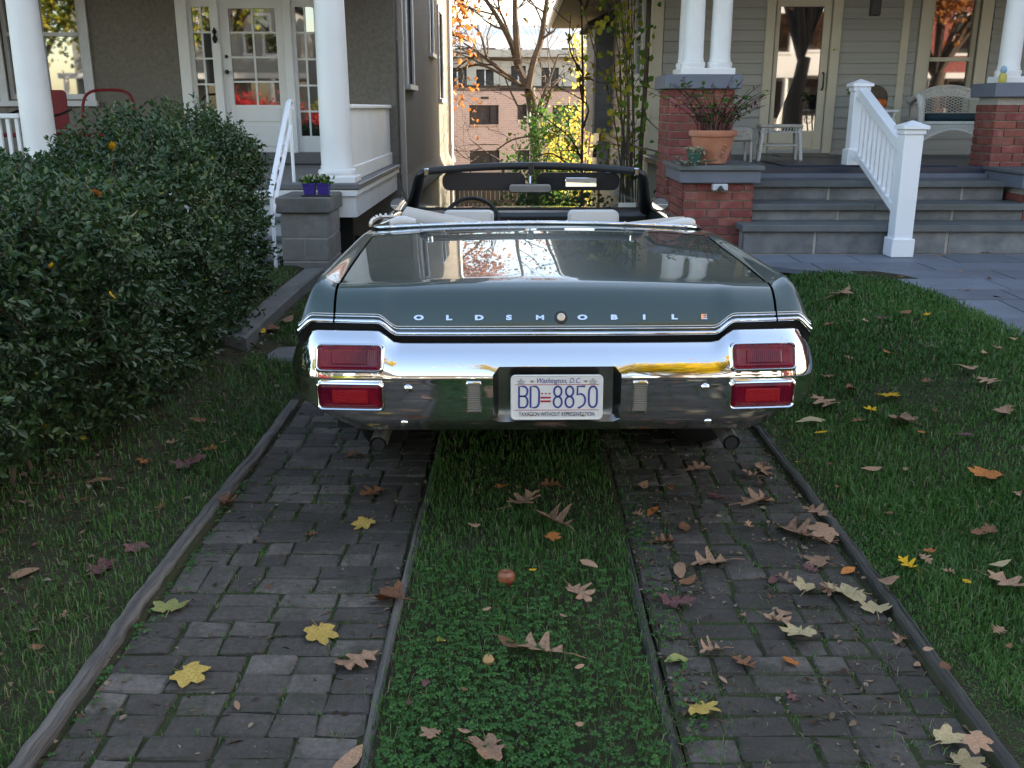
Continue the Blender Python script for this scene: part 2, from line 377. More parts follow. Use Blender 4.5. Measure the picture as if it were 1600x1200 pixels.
def paver_mat():
    m, N, L, B = new_mat('worn_grey_paver')
    tc = N.new('ShaderNodeTexCoord'); ge = N.new('ShaderNodeNewGeometry'); oi = N.new('ShaderNodeObjectInfo')
    def noise(src, sc, det=6, rgh=.6):
        n = N.new('ShaderNodeTexNoise'); n.inputs['Scale'].default_value = sc; n.inputs['Detail'].default_value = det; n.inputs['Roughness'].default_value = rgh
        L.new(src, n.inputs['Vector']); return n.outputs['Fac']
    def ramp(fac, a, b, ca, cb):
        r = N.new('ShaderNodeValToRGB'); e = r.color_ramp.elements; e[0].position = a; e[1].position = b; e[0].color = (*ca, 1); e[1].color = (*cb, 1)
        L.new(fac, r.inputs['Fac']); return r.outputs['Color']
    def mix(f, a, b, amt=None):
        x = N.new('ShaderNodeMix'); x.data_type = 'RGBA'
        if isinstance(f, float): x.inputs['Factor'].default_value = f
        else: L.new(f, x.inputs['Factor'])
        for nm, v in (('A', a), ('B', b)):
            if isinstance(v, tuple): x.inputs[nm].default_value = (*v, 1)
            else: L.new(v, x.inputs[nm])
        return x.outputs['Result']
    def rng(f, a, b, c, d):
        r = N.new('ShaderNodeMapRange'); r.inputs[1].default_value = a; r.inputs[2].default_value = b; r.inputs[3].default_value = c; r.inputs[4].default_value = d
        L.new(f, r.inputs[0]); return r.outputs[0]
    pos = ge.outputs['Position']
    base = ramp(noise(pos, 55, 8, .7), .28, .75, (.060, .049, .040), (.138, .117, .098))
    hs = N.new('ShaderNodeHueSaturation'); L.new(base, hs.inputs['Color'])
    wn_ = N.new('ShaderNodeTexWhiteNoise'); wn_.noise_dimensions = '1D'; L.new(oi.outputs['Random'], wn_.inputs['W'])
    pw = N.new('ShaderNodeMath'); pw.operation = 'POWER'; pw.inputs[1].default_value = 3.0; L.new(wn_.outputs['Value'], pw.inputs[0])
    L.new(rng(pw.outputs[0], 0, 1, .84, 1.75), hs.inputs['Value'])
    sx = N.new('ShaderNodeSeparateXYZ'); L.new(pos, sx.inputs[0])
    ma = N.new('ShaderNodeMath'); ma.operation = 'MULTIPLY_ADD'; ma.inputs[1].default_value = .13
    L.new(rng(sx.outputs['X'], -1.0, .6, 0, 1), ma.inputs[0]); L.new(noise(pos, 3.2, 7, .65), ma.inputs[2])
    dirt = mix(rng(ma.outputs[0], .46, .70, 0.0, .78), hs.outputs['Color'], (.050, .041, .032))
    moss = mix(rng(noise(pos, 7.5, 7, .7), .54, .72, 0.0, .75), dirt, (.036, .044, .018))
    grit = mix(rng(noise(pos, 190, 2, .5), .66, .74, 0.0, .7), moss, (.17, .155, .14))
    L.new(grit, B.inputs['Base Color'])
    B.inputs['Roughness'].default_value = .9; B.inputs['Specular IOR Level'].default_value = .25
    bp = N.new('ShaderNodeBump'); bp.inputs['Strength'].default_value = .8; bp.inputs['Distance'].default_value = .006
    L.new(noise(pos, 60, 9, .7), bp.inputs['Height']); L.new(bp.outputs[0], B.inputs['Normal'])
    return m
M['paver'] = paver_mat()
M['apple'] = pbr('apple_red', (0.25, 0.02, 0.03), 0.35, col2=(0.30, 0.16, 0.06), scale=12)
M['acorn'] = pbr('acorn_tan', (0.40, 0.22, 0.08), 0.5)

def apt_brick_mat():
    m, N, L, B = new_mat('far_brick')
    tc = N.new('ShaderNodeTexCoord')
    mp = N.new('ShaderNodeMapping'); mp.inputs['Rotation'].default_value = (rad(90), 0, 0)
    L.new(tc.outputs['Object'], mp.inputs['Vector'])
    b = N.new('ShaderNodeTexBrick'); b.inputs['Scale'].default_value = 1.0
    b.inputs['Brick Width'].default_value = 0.26; b.inputs['Row Height'].default_value = 0.095
    b.inputs['Mortar Size'].default_value = 0.009
    b.inputs['Color1'].default_value = (0.60, 0.40, 0.31, 1); b.inputs['Color2'].default_value = (0.52, 0.33, 0.255, 1)
    b.inputs['Mortar'].default_value = (0.66, 0.52, 0.44, 1)
    L.new(mp.outputs[0], b.inputs['Vector']); L.new(b.outputs['Color'], B.inputs['Base Color'])
    B.inputs['Roughness'].default_value = 0.9
    return m
M['apt_brick'] = apt_brick_mat()

# ------------------------------------------------------------------ mesh helpers
class MB:
    def __init__(s):
        s.v = []; s.f = []
    def add(s, verts, faces):
        o = len(s.v)
        s.v.extend([tuple(float(c) for c in p) for p in verts])
        s.f.extend([tuple(i + o for i in f) for f in faces])
        return s
    def box(s, x0, x1, y0, y1, z0, z1):
        v = [(x0,y0,z0),(x1,y0,z0),(x1,y1,z0),(x0,y1,z0),(x0,y0,z1),(x1,y0,z1),(x1,y1,z1),(x0,y1,z1)]
        return s.add(v, [(0,3,2,1),(4,5,6,7),(0,1,5,4),(1,2,6,5),(2,3,7,6),(3,0,4,7)])
    def bbox(s, x0, x1, y0, y1, z0, z1, b=0.006):
        """box with chamfered edges"""
        b = min(b, (x1-x0)*.45, (y1-y0)*.45, (z1-z0)*.45)
        v = []; idx = {}
        for sx in (0,1):
            for sy in (0,1):
                for sz in (0,1):
                    X = x1 if sx else x0; Y = y1 if sy else y0; Z = z1 if sz else z0
                    ix = -b if sx else b; iy = -b if sy else b; iz = -b if sz else b
                    idx[sx,sy,sz,'x'] = len(v); v.append((X, Y+iy, Z+iz))
                    idx[sx,sy,sz,'y'] = len(v); v.append((X+ix, Y, Z+iz))
                    idx[sx,sy,sz,'z'] = len(v); v.append((X+ix, Y+iy, Z))
        f = []
        q = lambda *k: f.append(tuple(idx[i] for i in k))
        q((0,0,0,'x'),(0,0,1,'x'),(0,1,1,'x'),(0,1,0,'x')); q((1,0,0,'x'),(1,1,0,'x'),(1,1,1,'x'),(1,0,1,'x'))
        q((0,0,0,'y'),(1,0,0,'y'),(1,0,1,'y'),(0,0,1,'y')); q((0,1,0,'y'),(0,1,1,'y'),(1,1,1,'y'),(1,1,0,'y'))
        q((0,0,0,'z'),(0,1,0,'z'),(1,1,0,'z'),(1,0,0,'z')); q((0,0,1,'z'),(1,0,1,'z'),(1,1,1,'z'),(0,1,1,'z'))
        for a in (0,1):
            for c in (0,1):
                q((0,a,c,'y'),(0,a,c,'z'),(1,a,c,'z'),(1,a,c,'y'))
                q((a,0,c,'x'),(a,0,c,'z'),(a,1,c,'z'),(a,1,c,'x'))
                q((a,c,0,'x'),(a,c,0,'y'),(a,c,1,'y'),(a,c,1,'x'))
        for sx in (0,1):
            for sy in (0,1):
                for sz in (0,1):
                    q((sx,sy,sz,'x'),(sx,sy,sz,'y'),(sx,sy,sz,'z'))
        return s.add(v, f)
    def tube(s, pts, r, n=10, cap=True, sq=1.0, up=None):
        """tube along points; r: number or list; sq flattens along the local second axis"""
        P = [Vector(p) for p in pts]
        rs = r if hasattr(r, '__len__') else [r] * len(P)
        rings = []
        prev = None
        for i, p in enumerate(P):
            t = (P[min(i+1, len(P)-1)] - P[max(i-1, 0)])
            if t.length < 1e-9: t = Vector((0,0,1))
            t.normalize()
            if prev is None:
                u = Vector(up) if up else (Vector((0,0,1)) if abs(t.z) < 0.9 else Vector((0,1,0)))
                a = t.cross(u).normalized()
            else:
                a = (prev - t * prev.dot(t))
                a = a.normalized() if a.length > 1e-6 else t.orthogonal().normalized()
            prev = a
            b = t.cross(a)
            rings.append([p + (a * math.cos(2*math.pi*k/n) + b * (math.sin(2*math.pi*k/n) * sq)) * rs[i] for k in range(n)])
        v = [q for ring in rings for q in ring]; f = []
        for i in range(len(P)-1):
            for k in range(n):
                f.append((i*n+k, i*n+(k+1)%n, (i+1)*n+(k+1)%n, (i+1)*n+k))
        if cap:
            f.append(tuple(reversed(range(n)))); f.append(tuple(range((len(P)-1)*n, len(P)*n)))
        return s.add(v, f)
    def lathe(s, prof, n=24, c=(0,0,0), axis='z'):
        v = []
        for r, h in prof:
            for k in range(n):
                a = 2*math.pi*k/n
                p = (r*math.cos(a), r*math.sin(a), h)
                if axis == 'y': p = (p[0], p[2], p[1])
                if axis == 'x': p = (p[2], p[0], p[1])
                v.append((p[0]+c[0], p[1]+c[1], p[2]+c[2]))
        f = []
        for i in range(len(prof)-1):
            for k in range(n):
                f.append((i*n+k, i*n+(k+1)%n, (i+1)*n+(k+1)%n, (i+1)*n+k))
        f.append(tuple(reversed(range(n)))); f.append(tuple(range((len(prof)-1)*n, len(prof)*n)))
        return s.add(v, f)
    def grid(s, P):
        """P[i][j] array of points"""
        P = np.asarray(P); a, b = P.shape[:2]
        f = [(i*b+j, i*b+j+1, (i+1)*b+j+1, (i+1)*b+j) for i in range(a-1) for j in range(b-1)]
        return s.add(P.reshape(-1, 3), f)
    def prism(s, poly, y0, y1, plane='xz'):
        """extrude a 2-D polygon"""
        n = len(poly)
        if plane == 'xz': v = [(p[0], y0, p[1]) for p in poly] + [(p[0], y1, p[1]) for p in poly]
        elif plane == 'yz': v = [(y0, p[0], p[1]) for p in poly] + [(y1, p[0], p[1]) for p in poly]
        else: v = [(p[0], p[1], y0) for p in poly] + [(p[0], p[1], y1) for p in poly]
        f = [tuple(range(n)), tuple(reversed(range(n, 2*n)))] + [(i, i+n, (i+1) % n + n, (i+1) % n) for i in range(n)]
        return s.add(v, f)
    def xf(s, mat):
        s.v = [tuple(mat @ Vector(p)) for p in s.v]
        return s
    def mesh(s, name, smooth=False, mat=None, angle=None):
        me = bpy.data.meshes.new(name)
        me.from_pydata(s.v, [], s.f)
        me.validate()
        import bmesh
        bm = bmesh.new(); bm.from_mesh(me); bmesh.ops.recalc_face_normals(bm, faces=bm.faces); bm.to_mesh(me); bm.free()
        if mat: me.materials.append(mat)
        if smooth:
            me.shade_smooth()
            if angle:
                me.set_sharp_from_angle(angle=rad(angle))
        return me
    def build(s, name, mat, parent=None, smooth=False, angle=40):
        return link(name, s.mesh(name, smooth, mat, angle if smooth else None), parent)

def link(name, me, parent=None, loc=None, rot=None, scale=None):
    o = bpy.data.objects.new(name, me)
    COL.objects.link(o)
    if parent: o.parent = parent
    if loc is not None: o.location = loc
    if rot is not None: o.rotation_euler = rot
    if scale is not None: o.scale = scale
    return o

def tag(o, label=None, cat=None, group=None, kind=None):
    if label: o['label'] = label
    if cat: o['category'] = cat
    if group: o['group'] = group
    if kind: o['kind'] = kind
    return o

def thing(name, label, cat, loc=(0,0,0), rz=0, group=None):
    o = bpy.data.objects.new(name, None)
    o.empty_display_size = 0.2
    COL.objects.link(o)
    o.location = loc; o.rotation_euler = (0, 0, rz)
    return tag(o, label, cat, group)

def copy_tree(o, parent=None):
    c = o.copy(); COL.objects.link(c); c.parent = parent
    for ch in o.children: copy_tree(ch, c)
    return c

def np_mesh(name, V, loops, starts, mat, attr=None, smooth=False):
    """fast mesh from arrays; attr: per-face value written to the attribute 'rnd'"""
    me = bpy.data.meshes.new(name)
    V = np.asarray(V, dtype=np.float32)
    me.vertices.add(len(V)); me.vertices.foreach_set('co', V.ravel())
    loops = np.asarray(loops, dtype=np.int32).ravel()
    me.loops.add(len(loops)); me.loops.foreach_set('vertex_index', loops)
    starts = np.asarray(starts, dtype=np.int32)
    me.polygons.add(len(starts)); me.polygons.foreach_set('loop_start', starts)
    me.update(calc_edges=True); me.validate()
    if attr is not None:
        a = me.attributes.new('rnd', 'FLOAT', 'FACE'); a.data.foreach_set('value', np.asarray(attr, dtype=np.float32))
    me.materials.append(mat)
    if smooth: me.shade_smooth()
    return me

def unit(a):
    return a / np.maximum(np.linalg.norm(a, axis=1, keepdims=True), 1e-9)

def leaves_mesh(name, pos, direc, nrm, length, width, mat, rnd=None, fold=0.25, pointy=0.45, droop=.12):
    """many leaves: each a folded blade of two quads (6 vertices)"""
    n = len(pos)
    d = unit(direc); s = unit(np.cross(d, nrm)); u = np.cross(s, d)
    L = np.broadcast_to(np.asarray(length, float).reshape(-1, 1), (n, 1)); W = np.broadcast_to(np.asarray(width, float).reshape(-1, 1), (n, 1))
    base = pos; tip = pos + d*L - u*L*droop
    m1 = pos + d*L*pointy*0.75; m2 = pos + d*L*0.8
    l1 = m1 + s*W*0.5 + u*W*fold; l2 = m2 + s*W*0.32 + u*W*fold*0.4
    r1 = m1 - s*W*0.5 + u*W*fold; r2 = m2 - s*W*0.32 + u*W*fold*0.4
    V = np.stack([base, l1, l2, tip, r2, r1], 1).reshape(-1, 3)
    o = (np.arange(n) * 6)[:, None]
    F = np.stack([o + np.array([[0, 3, 2, 1]]), o + np.array([[0, 5, 4, 3]])], 1).reshape(-1, 4)
    rn = np.random.default_rng(3).random(n) if rnd is None else rnd
    return np_mesh(name, V, F, np.arange(len(F)) * 4, mat, np.repeat(rn, 2))

def smooth01(a, b, x):
    t = np.clip((np.asarray(x, float) - a) / (b - a), 0, 1)
    return t * t * (3 - 2 * t)

def catmull(P, m):
    """resample control points along axis 0 with m points per span (centripetal-free Catmull-Rom)"""
    P = np.asarray(P, float); n = len(P); out = []
    for i in range(n - 1):
        p0 = P[i-1] if i > 0 else 2*P[0] - P[1]
        p1, p2 = P[i], P[i+1]
        p3 = P[i+2] if i + 2 < n else 2*P[-1] - P[-2]
        for k in range(m):
            t = k / m
            out.append(0.5*((2*p1) + (p2-p0)*t + (2*p0-5*p1+4*p2-p3)*t*t + (3*p1-p0-3*p2+p3)*t**3))
    out.append(P[-1])
    return np.array(out)

def rrect(w, h, r, n=5):
    """rounded rectangle outline, centred, counter-clockwise"""
    pts = []
    for cx, cy, a0 in ((w/2-r, h/2-r, 0), (-w/2+r, h/2-r, 90), (-w/2+r, -h/2+r, 180), (w/2-r, -h/2+r, 270)):
        for k in range(n + 1):
            a = rad(a0 + 90*k/n)
            pts.append((cx + r*math.cos(a), cy + r*math.sin(a)))
    return pts

def loops_mesh(mb, loops, close_last=True, close_first=False):
    """skin consecutive closed loops of equal length"""
    n = len(loops[0]); v = [p for l in loops for p in l]; f = []
    for i in range(len(loops) - 1):
        for k in range(n):
            f.append((i*n+k, i*n+(k+1) % n, (i+1)*n+(k+1) % n, (i+1)*n+k))
    if close_last: f.append(tuple(range((len(loops)-1)*n, len(loops)*n)))
    if close_first: f.append(tuple(reversed(range(n))))
    return mb.add(v, f)

def wall_holes(mb, a0, a1, z0, z1, holes, put, depth):
    """wall sheet with rectangular holes and reveals; put(a, d, z) maps wall coordinates to space (d = depth inwards)"""
    A = sorted({a0, a1, *[h[0] for h in holes], *[h[1] for h in holes]})
    Z = sorted({z0, z1, *[h[2] for h in holes], *[h[3] for h in holes]})
    A = [a for a in A if a0 <= a <= a1]; Z = [z for z in Z if z0 <= z <= z1]
    for i in range(len(A)-1):
        for j in range(len(Z)-1):
            ca = (A[i]+A[i+1])/2; cz = (Z[j]+Z[j+1])/2
            if any(h[0] < ca < h[1] and h[2] < cz < h[3] for h in holes): continue
            mb.add([put(A[i],0,Z[j]), put(A[i+1],0,Z[j]), put(A[i+1],0,Z[j+1]), put(A[i],0,Z[j+1])], [(0,1,2,3)])
    for h in holes:
        for (p, q) in (((h[0],h[2]),(h[1],h[2])), ((h[1],h[2]),(h[1],h[3])), ((h[1],h[3]),(h[0],h[3])), ((h[0],h[3]),(h[0],h[2]))):
            mb.add([put(p[0],0,p[1]), put(q[0],0,q[1]), put(q[0],depth,q[1]), put(p[0],depth,p[1])], [(0,1,2,3)])
    return mb

def text_mesh(name, body, size, mat, parent, mtx, extrude=0.001, sx=1.0, shear=0.0, align='CENTER', space=1.0, bold=0.0):
    cu = bpy.data.curves.new(name, 'FONT')
    cu.body = body; cu.size = size; cu.extrude = extrude; cu.align_x = align; cu.align_y = 'CENTER'
    cu.shear = shear; cu.space_character = space; cu.resolution_u = 3; cu.offset = bold
    t = bpy.data.objects.new(name, cu); COL.objects.link(t)
    dg = bpy.context.evaluated_depsgraph_get()
    me = bpy.data.meshes.new_from_object(t.evaluated_get(dg))
    bpy.data.objects.remove(t); bpy.data.curves.remove(cu)
    me.transform(Matrix.Diagonal((sx, 1, 1, 1)))
    me.transform(mtx)
    me.materials.clear(); me.materials.append(mat)
    me.name = name
    return link(name, me, parent)

# ------------------------------------------------------------------ terrain and paving
def gz(x, y):
    x = np.asarray(x, float); y = np.asarray(y, float)
    z = -1.9*smooth01(9.5, 22, y) - 7.0*smooth01(27, 60, y)
    z = z + 0.37*smooth01(0.0, 7.0, y)*smooth01(1.3, 2.5, x)
    z = z + 0.25*smooth01(3.0, 8.3, y)*smooth01(1.40, 2.0, -x)
    z = z - 0.10*smooth01(-2.0, -4.5, y)
    return z
IN_STRIP = lambda x: ((x > -1.21) & (x < -0.405)) | ((x > 0.43) & (x < 1.215))

def make_ground():
    xs = np.concatenate([[-600, -200, -80, -40, -20, -12, -8], np.arange(-6, -2.0, .2), np.arange(-2.0, 3.3, .05), np.arange(3.4, 6, .2), [8, 12, 20, 40, 80, 200, 600]])
    xs = np.unique(np.round(np.concatenate([xs, [-1.24, -1.21, -0.405, -0.38, 0.405, 0.43, 1.215, 1.24]]), 3))
    ys = np.concatenate([[-600, -200, -80, -40, -20, -10, -6, -4, -3, -2], np.arange(-1, 12, .15), np.arange(12, 30, 1.0), [32, 36, 40, 45, 50, 60, 90, 150, 300, 700]])
    X, Y = np.meshgrid(xs, ys)
    Z = gz(X, Y)
    n = np.sin(X*3.1+Y*1.7)*0.008 + np.sin(X*1.3-Y*2.9)*0.01 + np.sin(X*7.7+Y*5.1)*0.004
    Z = Z + n*((np.abs(X) < 8) & (Y < 12)) - 0.006
    Z = np.where(IN_STRIP(X) & (Y > -1.5) & (Y < 9.6), -0.06, Z)
    Z = np.where((Y < -3.2) & (Y > -13), np.minimum(Z, -0.3), Z)
    b = len(xs)
    V = np.stack([X, Y, Z], -1).reshape(-1, 3)
    i, j = np.meshgrid(np.arange(len(ys)-1), np.arange(b-1), indexing='ij')
    o = (i*b + j).ravel()
    F = np.stack([o, o+1, o+b+1, o+b], 1)
    tag(link('ground', np_mesh('ground', V, F, np.arange(len(F))*4, M['soil'], smooth=True)), kind='structure')
make_ground()

tag(MB().box(-150, 150, -11.5, -4.2, -0.5, -0.16).build('street', M['asphalt']), kind='structure')
tag(MB().box(-150, 150, -4.195, -4.05, -0.5, -0.04).build('kerb', M['sidewalk']), kind='structure')
tag(MB().box(-150, 150, -3.5, -2.0, -0.4, -0.055).build('sidewalk', M['sidewalk']), kind='structure')
tag(MB().box(-150, 150, -11.7, -11.505, -0.5, -0.04).build('kerb', M['sidewalk']), kind='structure')

def unit_block(b=0.05):
    return MB().bbox(-0.5, 0.5, -0.5, 0.5, -0.5, 0.5, b)

TUFTS = []
def paver_mesh(w, d, h=0.055):
    mb = MB().bbox(-w/2, w/2, -d/2, d/2, -h, 0, 0.008)
    me = mb.mesh('paver', False, M['paver'])
    for v in me.vertices:
        v.co.x += random.uniform(-.006, .006); v.co.y += random.uniform(-.006, .006)
        v.co.z += random.uniform(-.0035, .002) if v.co.z > -.02 else 0
    return me
PAVER = {}
def paver(w, d, cx, cy, root):
    k = (round(w, 2), round(d, 2))
    lst = PAVER.setdefault(k, [])
    if len(lst) < 6: lst.append(paver_mesh(k[0]-.007, k[1]-.007))
    me = random.choice(lst)
    o = link('paver', me, root, (cx + random.uniform(-.003, .003), cy + random.uniform(-.003, .003), random.uniform(-.003, .005)),
             (rad(random.uniform(-1.3, 1.3)), rad(random.uniform(-1.0, 1.0)), rad(random.uniform(-1.8, 1.8))))
    for _ in range(2):
        if random.random() < 0.55:
            TUFTS.append((cx + random.choice((-1, 1))*w/2 + random.uniform(-.01, .01), cy + random.uniform(-d/2, d/2)))
        else:
            TUFTS.append((cx + random.uniform(-w/2, w/2), cy + random.choice((-1, 1))*d/2 + random.uniform(-.01, .01)))

def strip(x0, x1, label):
    bed = MB()
    xs = np.linspace(x0, x1, 6); ys = np.linspace(1.3, 9.4, 40)
    P = [[(x, y, (-0.0075 if x0 < 0 else -.005) + random.uniform(-.003, .002)) for x in xs] for y in ys]
    bed.grid(P)
    root = tag(bed.build('paving_strip', M['joint']), label, None, kind='structure')
    y = 1.40
    D = 0.098
    while y < 8.7:
        x = x0 + random.choice((0, 0, -0.0))
        first = random.random() < 0.5
        while x < x1 - 0.05:
            rest = x1 - x
            if first: w = random.choice((0.12, 0.15)); first = False
            elif rest < 0.15: w = rest
            elif rest < 0.29: w = min(rest, 0.20) if rest-0.20 > 0.08 or rest <= 0.201 else rest/2
            else: w = random.choice((0.20, 0.145, 0.105, 0.15, 0.195))
            r = random.random()
            if w > 0.18 and r < 0.16:
                paver(w/2, 2*D, x + w/4, y + D, root); paver(w/2, 2*D, x + 3*w/4, y + D, root)
            elif r > 0.93 and w < 0.18:
                paver(w, 2*D, x + w/2, y + D, root)
            else:
                paver(w, D, x + w/2, y + D/2, root); paver(w, D, x + w/2, y + 1.5*D, root)
            x += w
        y += 2*D
    return root
strip(-1.205, -0.41, 'grey paver wheel strip on the left, between edging timber and grass median')
strip(0.435, 1.21, 'grey paver wheel strip on the right, strewn with tan leaves')

def timber(label, x0, x1, y0, y1, top, mat, bend=0.006):
    mb = MB()
    n = 60; loops = []
    b = 0.008
    for i in range(n + 1):
        y = y0 + (y1-y0)*i/n
        o = bend*math.sin(y*1.9+x0) + random.uniform(-.004, .004); t = top + 0.006*math.sin(y*2.7+x1) + random.uniform(-.005, .004)
        if i in (0, n): t -= 0.006
        crack = max(0.0, .005*math.sin(y*3.3+x0*9)+random.uniform(-.002, .004))
        xm = (x0+x1)/2 + (x1-x0)*0.12
        loops.append([(x0+o, y, -.09), (x0+o, y, t-b), (x0+o+b, y, t), (xm+o-.004, y, t+random.uniform(-.002, .002)), (xm+o, y, t-crack), (xm+o+.004, y, t), (x1+o-b, y, t), (x1+o, y, t-b), (x1+o, y, -.09)])
    loops_mesh(mb, loops, True, True)
    return tag(mb.build('edging_timber', mat), label, 'timber')
timber('long silvered timber edging between the hedge grass and the left wheel strip', -1.28, -1.228, 1.2, 5.15, 0.026, M['timber_pale'])
timber('thin timber along the left side of the grass median', -0.400, -0.372, 1.2, 8.2, 0.008, M['timber_pale'])
timber('thin timber along the right side of the grass median', 0.400, 0.428, 1.2, 8.2, 0.006, M['timber'])
timber('dark cracked timber edging along the right lawn', 1.232, 1.272, 1.2, 5.6, 0.022, M['timber'], 0.012)

# concrete curb by the hedge end, and a low stone
mb = MB()
loops = []
for i in range(13):
    t = i/12; y = 6.05 + t*2.35; xc = -1.84 + 0.05*t
    z = float(gz(-1.7, y)) + 0.095 + .02*t
    loops.append([(xc-.085, y, -.2), (xc-.085, y, z-.012), (xc-.07, y, z), (xc+.07, y, z+random.uniform(-.004, .004)), (xc+.085, y, z-.014), (xc+.09, y, -.2)])
loops_mesh(mb, loops, True, True)
tag(mb.build('concrete_curb', M['concrete']), 'grey concrete curb running from the hedge to the block pier', 'curb')
mb = MB().bbox(-0.26, .26, -.17, .17, -.05, 0, .02)
st = mb.build('stepping_stone', M['concrete']); st.location = (-1.50, 6.2, 0.035); st.rotation_euler = (0, 0, rad(12))
tag(st, 'flat grey stepping stone in the grass left of the car bumper', 'stone')

# front walk of bluestone flags, right
def clip(poly, a, b, c):
    """keep a*x+b*y+c >= 0"""
    out = []
    for i in range(len(poly)):
        p, q = poly[i], poly[(i+1) % len(poly)]
        fp = a*p[0]+b*p[1]+c; fq = a*q[0]+b*q[1]+c
        if fp >= 0: out.append(p)
        if fp*fq < 0:
            t = fp/(fp-fq); out.append((p[0]+t*(q[0]-p[0]), p[1]+t*(q[1]-p[1])))
    return out
WALK_B = [(7.75, 2.0), (7.5, 2.2), (7.05, 2.78), (6.4, 2.86), (5.4, 2.93), (3.0, 2.98), (-2.0, 3.0)]
def walk_edge(y):
    ys = [p[0] for p in WALK_B][::-1]; xs = [p[1] for p in WALK_B][::-1]
    return np.interp(y, ys, xs, left=3.0, right=1.5)
def walk_z(x, y):
    return float(0.37*smooth01(0.0, 7.0, y)) + 0.012
bed = MB()
ys = list(np.arange(-2, 8.5, .25))
bed.grid([[(x, y, walk_z(0, y) - 0.012) for x in (max(float(walk_edge(y))+.02, 2.02), 3.6, 4.5, 6.5)] for y in ys])
walk = tag(bed.build('front_walk', M['mortar']), 'bluestone front walk and landing below the porch steps', kind='structure')
def flag(x0, x1, y0, y1, cut=None):
    g = 0.007
    poly = [(x0+g, y0+g), (x1-g, y0+g), (x1-g, y1-g), (x0+g, y1-g)]
    if cut:
        for c in cut: poly = clip(poly, *c)
    if len(poly) < 3: return
    n = len(poly); j = random.uniform(-.003, .003)
    top = [(p[0], p[1], walk_z(*p) + j) for p in poly]; bot = [(p[0], p[1], walk_z(*p) - .04) for p in poly]
    f = [tuple(range(n))] + [(i, i+n, (i+1) % n+n, (i+1) % n) for i in range(n)]
    MB().add(top + bot, f).build('flagstone', M['bluestone'], walk)
cutT = [(0.58, 0.70, -(0.58*2.2+0.70*7.5))]
y = 7.05
for d in (0.42, 0.36, 0.46):
    x = 2.0 - random.uniform(0, .3)
    while x < 6.4:
        w = random.uniform(.45, 1.0); flag(x, x+w, y, y+d, cutT); x += w
    y += d
y = 7.05
while y > -2:
    d = random.choice((0.32, 0.42, 0.5)); x = 2.80
    while x < 4.25:
        w = random.uniform(.4, .85); w = w if x+w < 4.1 else 4.5-x
        flag(x, x+w, max(y-d, -2.0), y, [(1.0, 0.06, -(2.80+0.06*7.05))]); x += w
    y -= d

# ------------------------------------------------------------------ grass
def blades(pos, h, w, lean, rnd):
    n = len(pos)
    a = RNG.random(n)*2*np.pi
    side = np.stack([np.cos(a), np.sin(a), np.zeros(n)], 1)
    b = a + np.pi/2 + RNG.normal(0, .5, n)
    ld = np.stack([np.cos(b), np.sin(b), np.zeros(n)], 1)
    up = np.array([[0, 0, 1.0]])
    h = h[:, None]; w = w[:, None]; lean = lean[:, None]
    m = pos + up*h*0.6 + ld*h*lean*0.30
    t = pos + up*h*(1-lean*0.45) + ld*h*lean*0.95
    V = np.stack([pos-side*w/2, pos+side*w/2, m-side*w*.42, m+side*w*.42, t], 1).reshape(-1, 3)
    o = (np.arange(n)*5)[:, None]
    loops = np.concatenate([o + np.array([[0, 1, 3, 2]]), o + np.array([[2, 3, 4]])], 1)
    starts = np.stack([np.arange(n)*7, np.arange(n)*7+4], 1).ravel()
    return V, loops, starts, np.repeat(rnd, 2)

def grass(name, label, x, y, z, h, wfun=0.0032, dry=0.06, sparse=None):
    n = len(x)
    pos = np.stack([x, y, z], 1)
    dist = np.hypot(x, y)
    w = wfun*(0.7+0.6*RNG.random(n))*np.clip(dist/3.0, 1, 2.2)
    r = np.clip(RNG.normal(.45, .2, n) + 0.2*np.sin(x*2.3+y*1.1)*np.cos(y*1.7-x), 0, .92)
    r = np.where(RNG.random(n) < dry, 1.0, r)
    V, lo, st, rn = blades(pos, h, w, np.clip(RNG.normal(.55, .3, n), 0.05, 1.2), r)
    return tag(link(name, np_mesh(name, V, lo, st, M['grass'], rn)), label, 'grass', kind='stuff')

def lawn_right():
    n = 105000
    y = 1.4 + RNG.random(n)**1.15*6.5; x = 1.27 + RNG.random(n)*2.2
    k = (x < walk_edge(y) + RNG.normal(0, .02, n) + 0.02) & (y < 7.75)
    x, y = x[k], y[k]
    n2 = 30000
    x = np.concatenate([x, 1.265+RNG.random(n2)*1.25]); y = np.concatenate([y, 1.5+RNG.random(n2)*2.2])
    h = 0.041*(0.6+0.7*RNG.random(len(x)))*(1+0.35*np.sin(x*5.1+y*3.3)*np.sin(y*4.7-x*2.2))
    edge = np.clip((x-1.30)/.1, .45, 1)
    grass('lawn_grass', 'lush green lawn grass right of the driveway', x, y, gz(x, y), h*edge)
lawn_right()
def lawn_mid():
    n = 42000
    y = 1.4 + RNG.random(n)*6.4; x = -.385 + RNG.random(n)*.80
    k = (RNG.random(n) < np.where(y > 4.3, .45, 1)) & (RNG.random(n) < np.where((y < 3.0), .6, 1))
    x, y = x[k], y[k]
    h = 0.042*(0.5+0.8*RNG.random(len(x)))*(1+.3*np.sin(x*9+y*3)*np.sin(y*5))
    h *= np.where(y > 3.6, .8, 1)
    grass('median_grass', 'strip of green grass between the two paver wheel strips', x, y, gz(x, y), h, 0.0028)
lawn_mid()
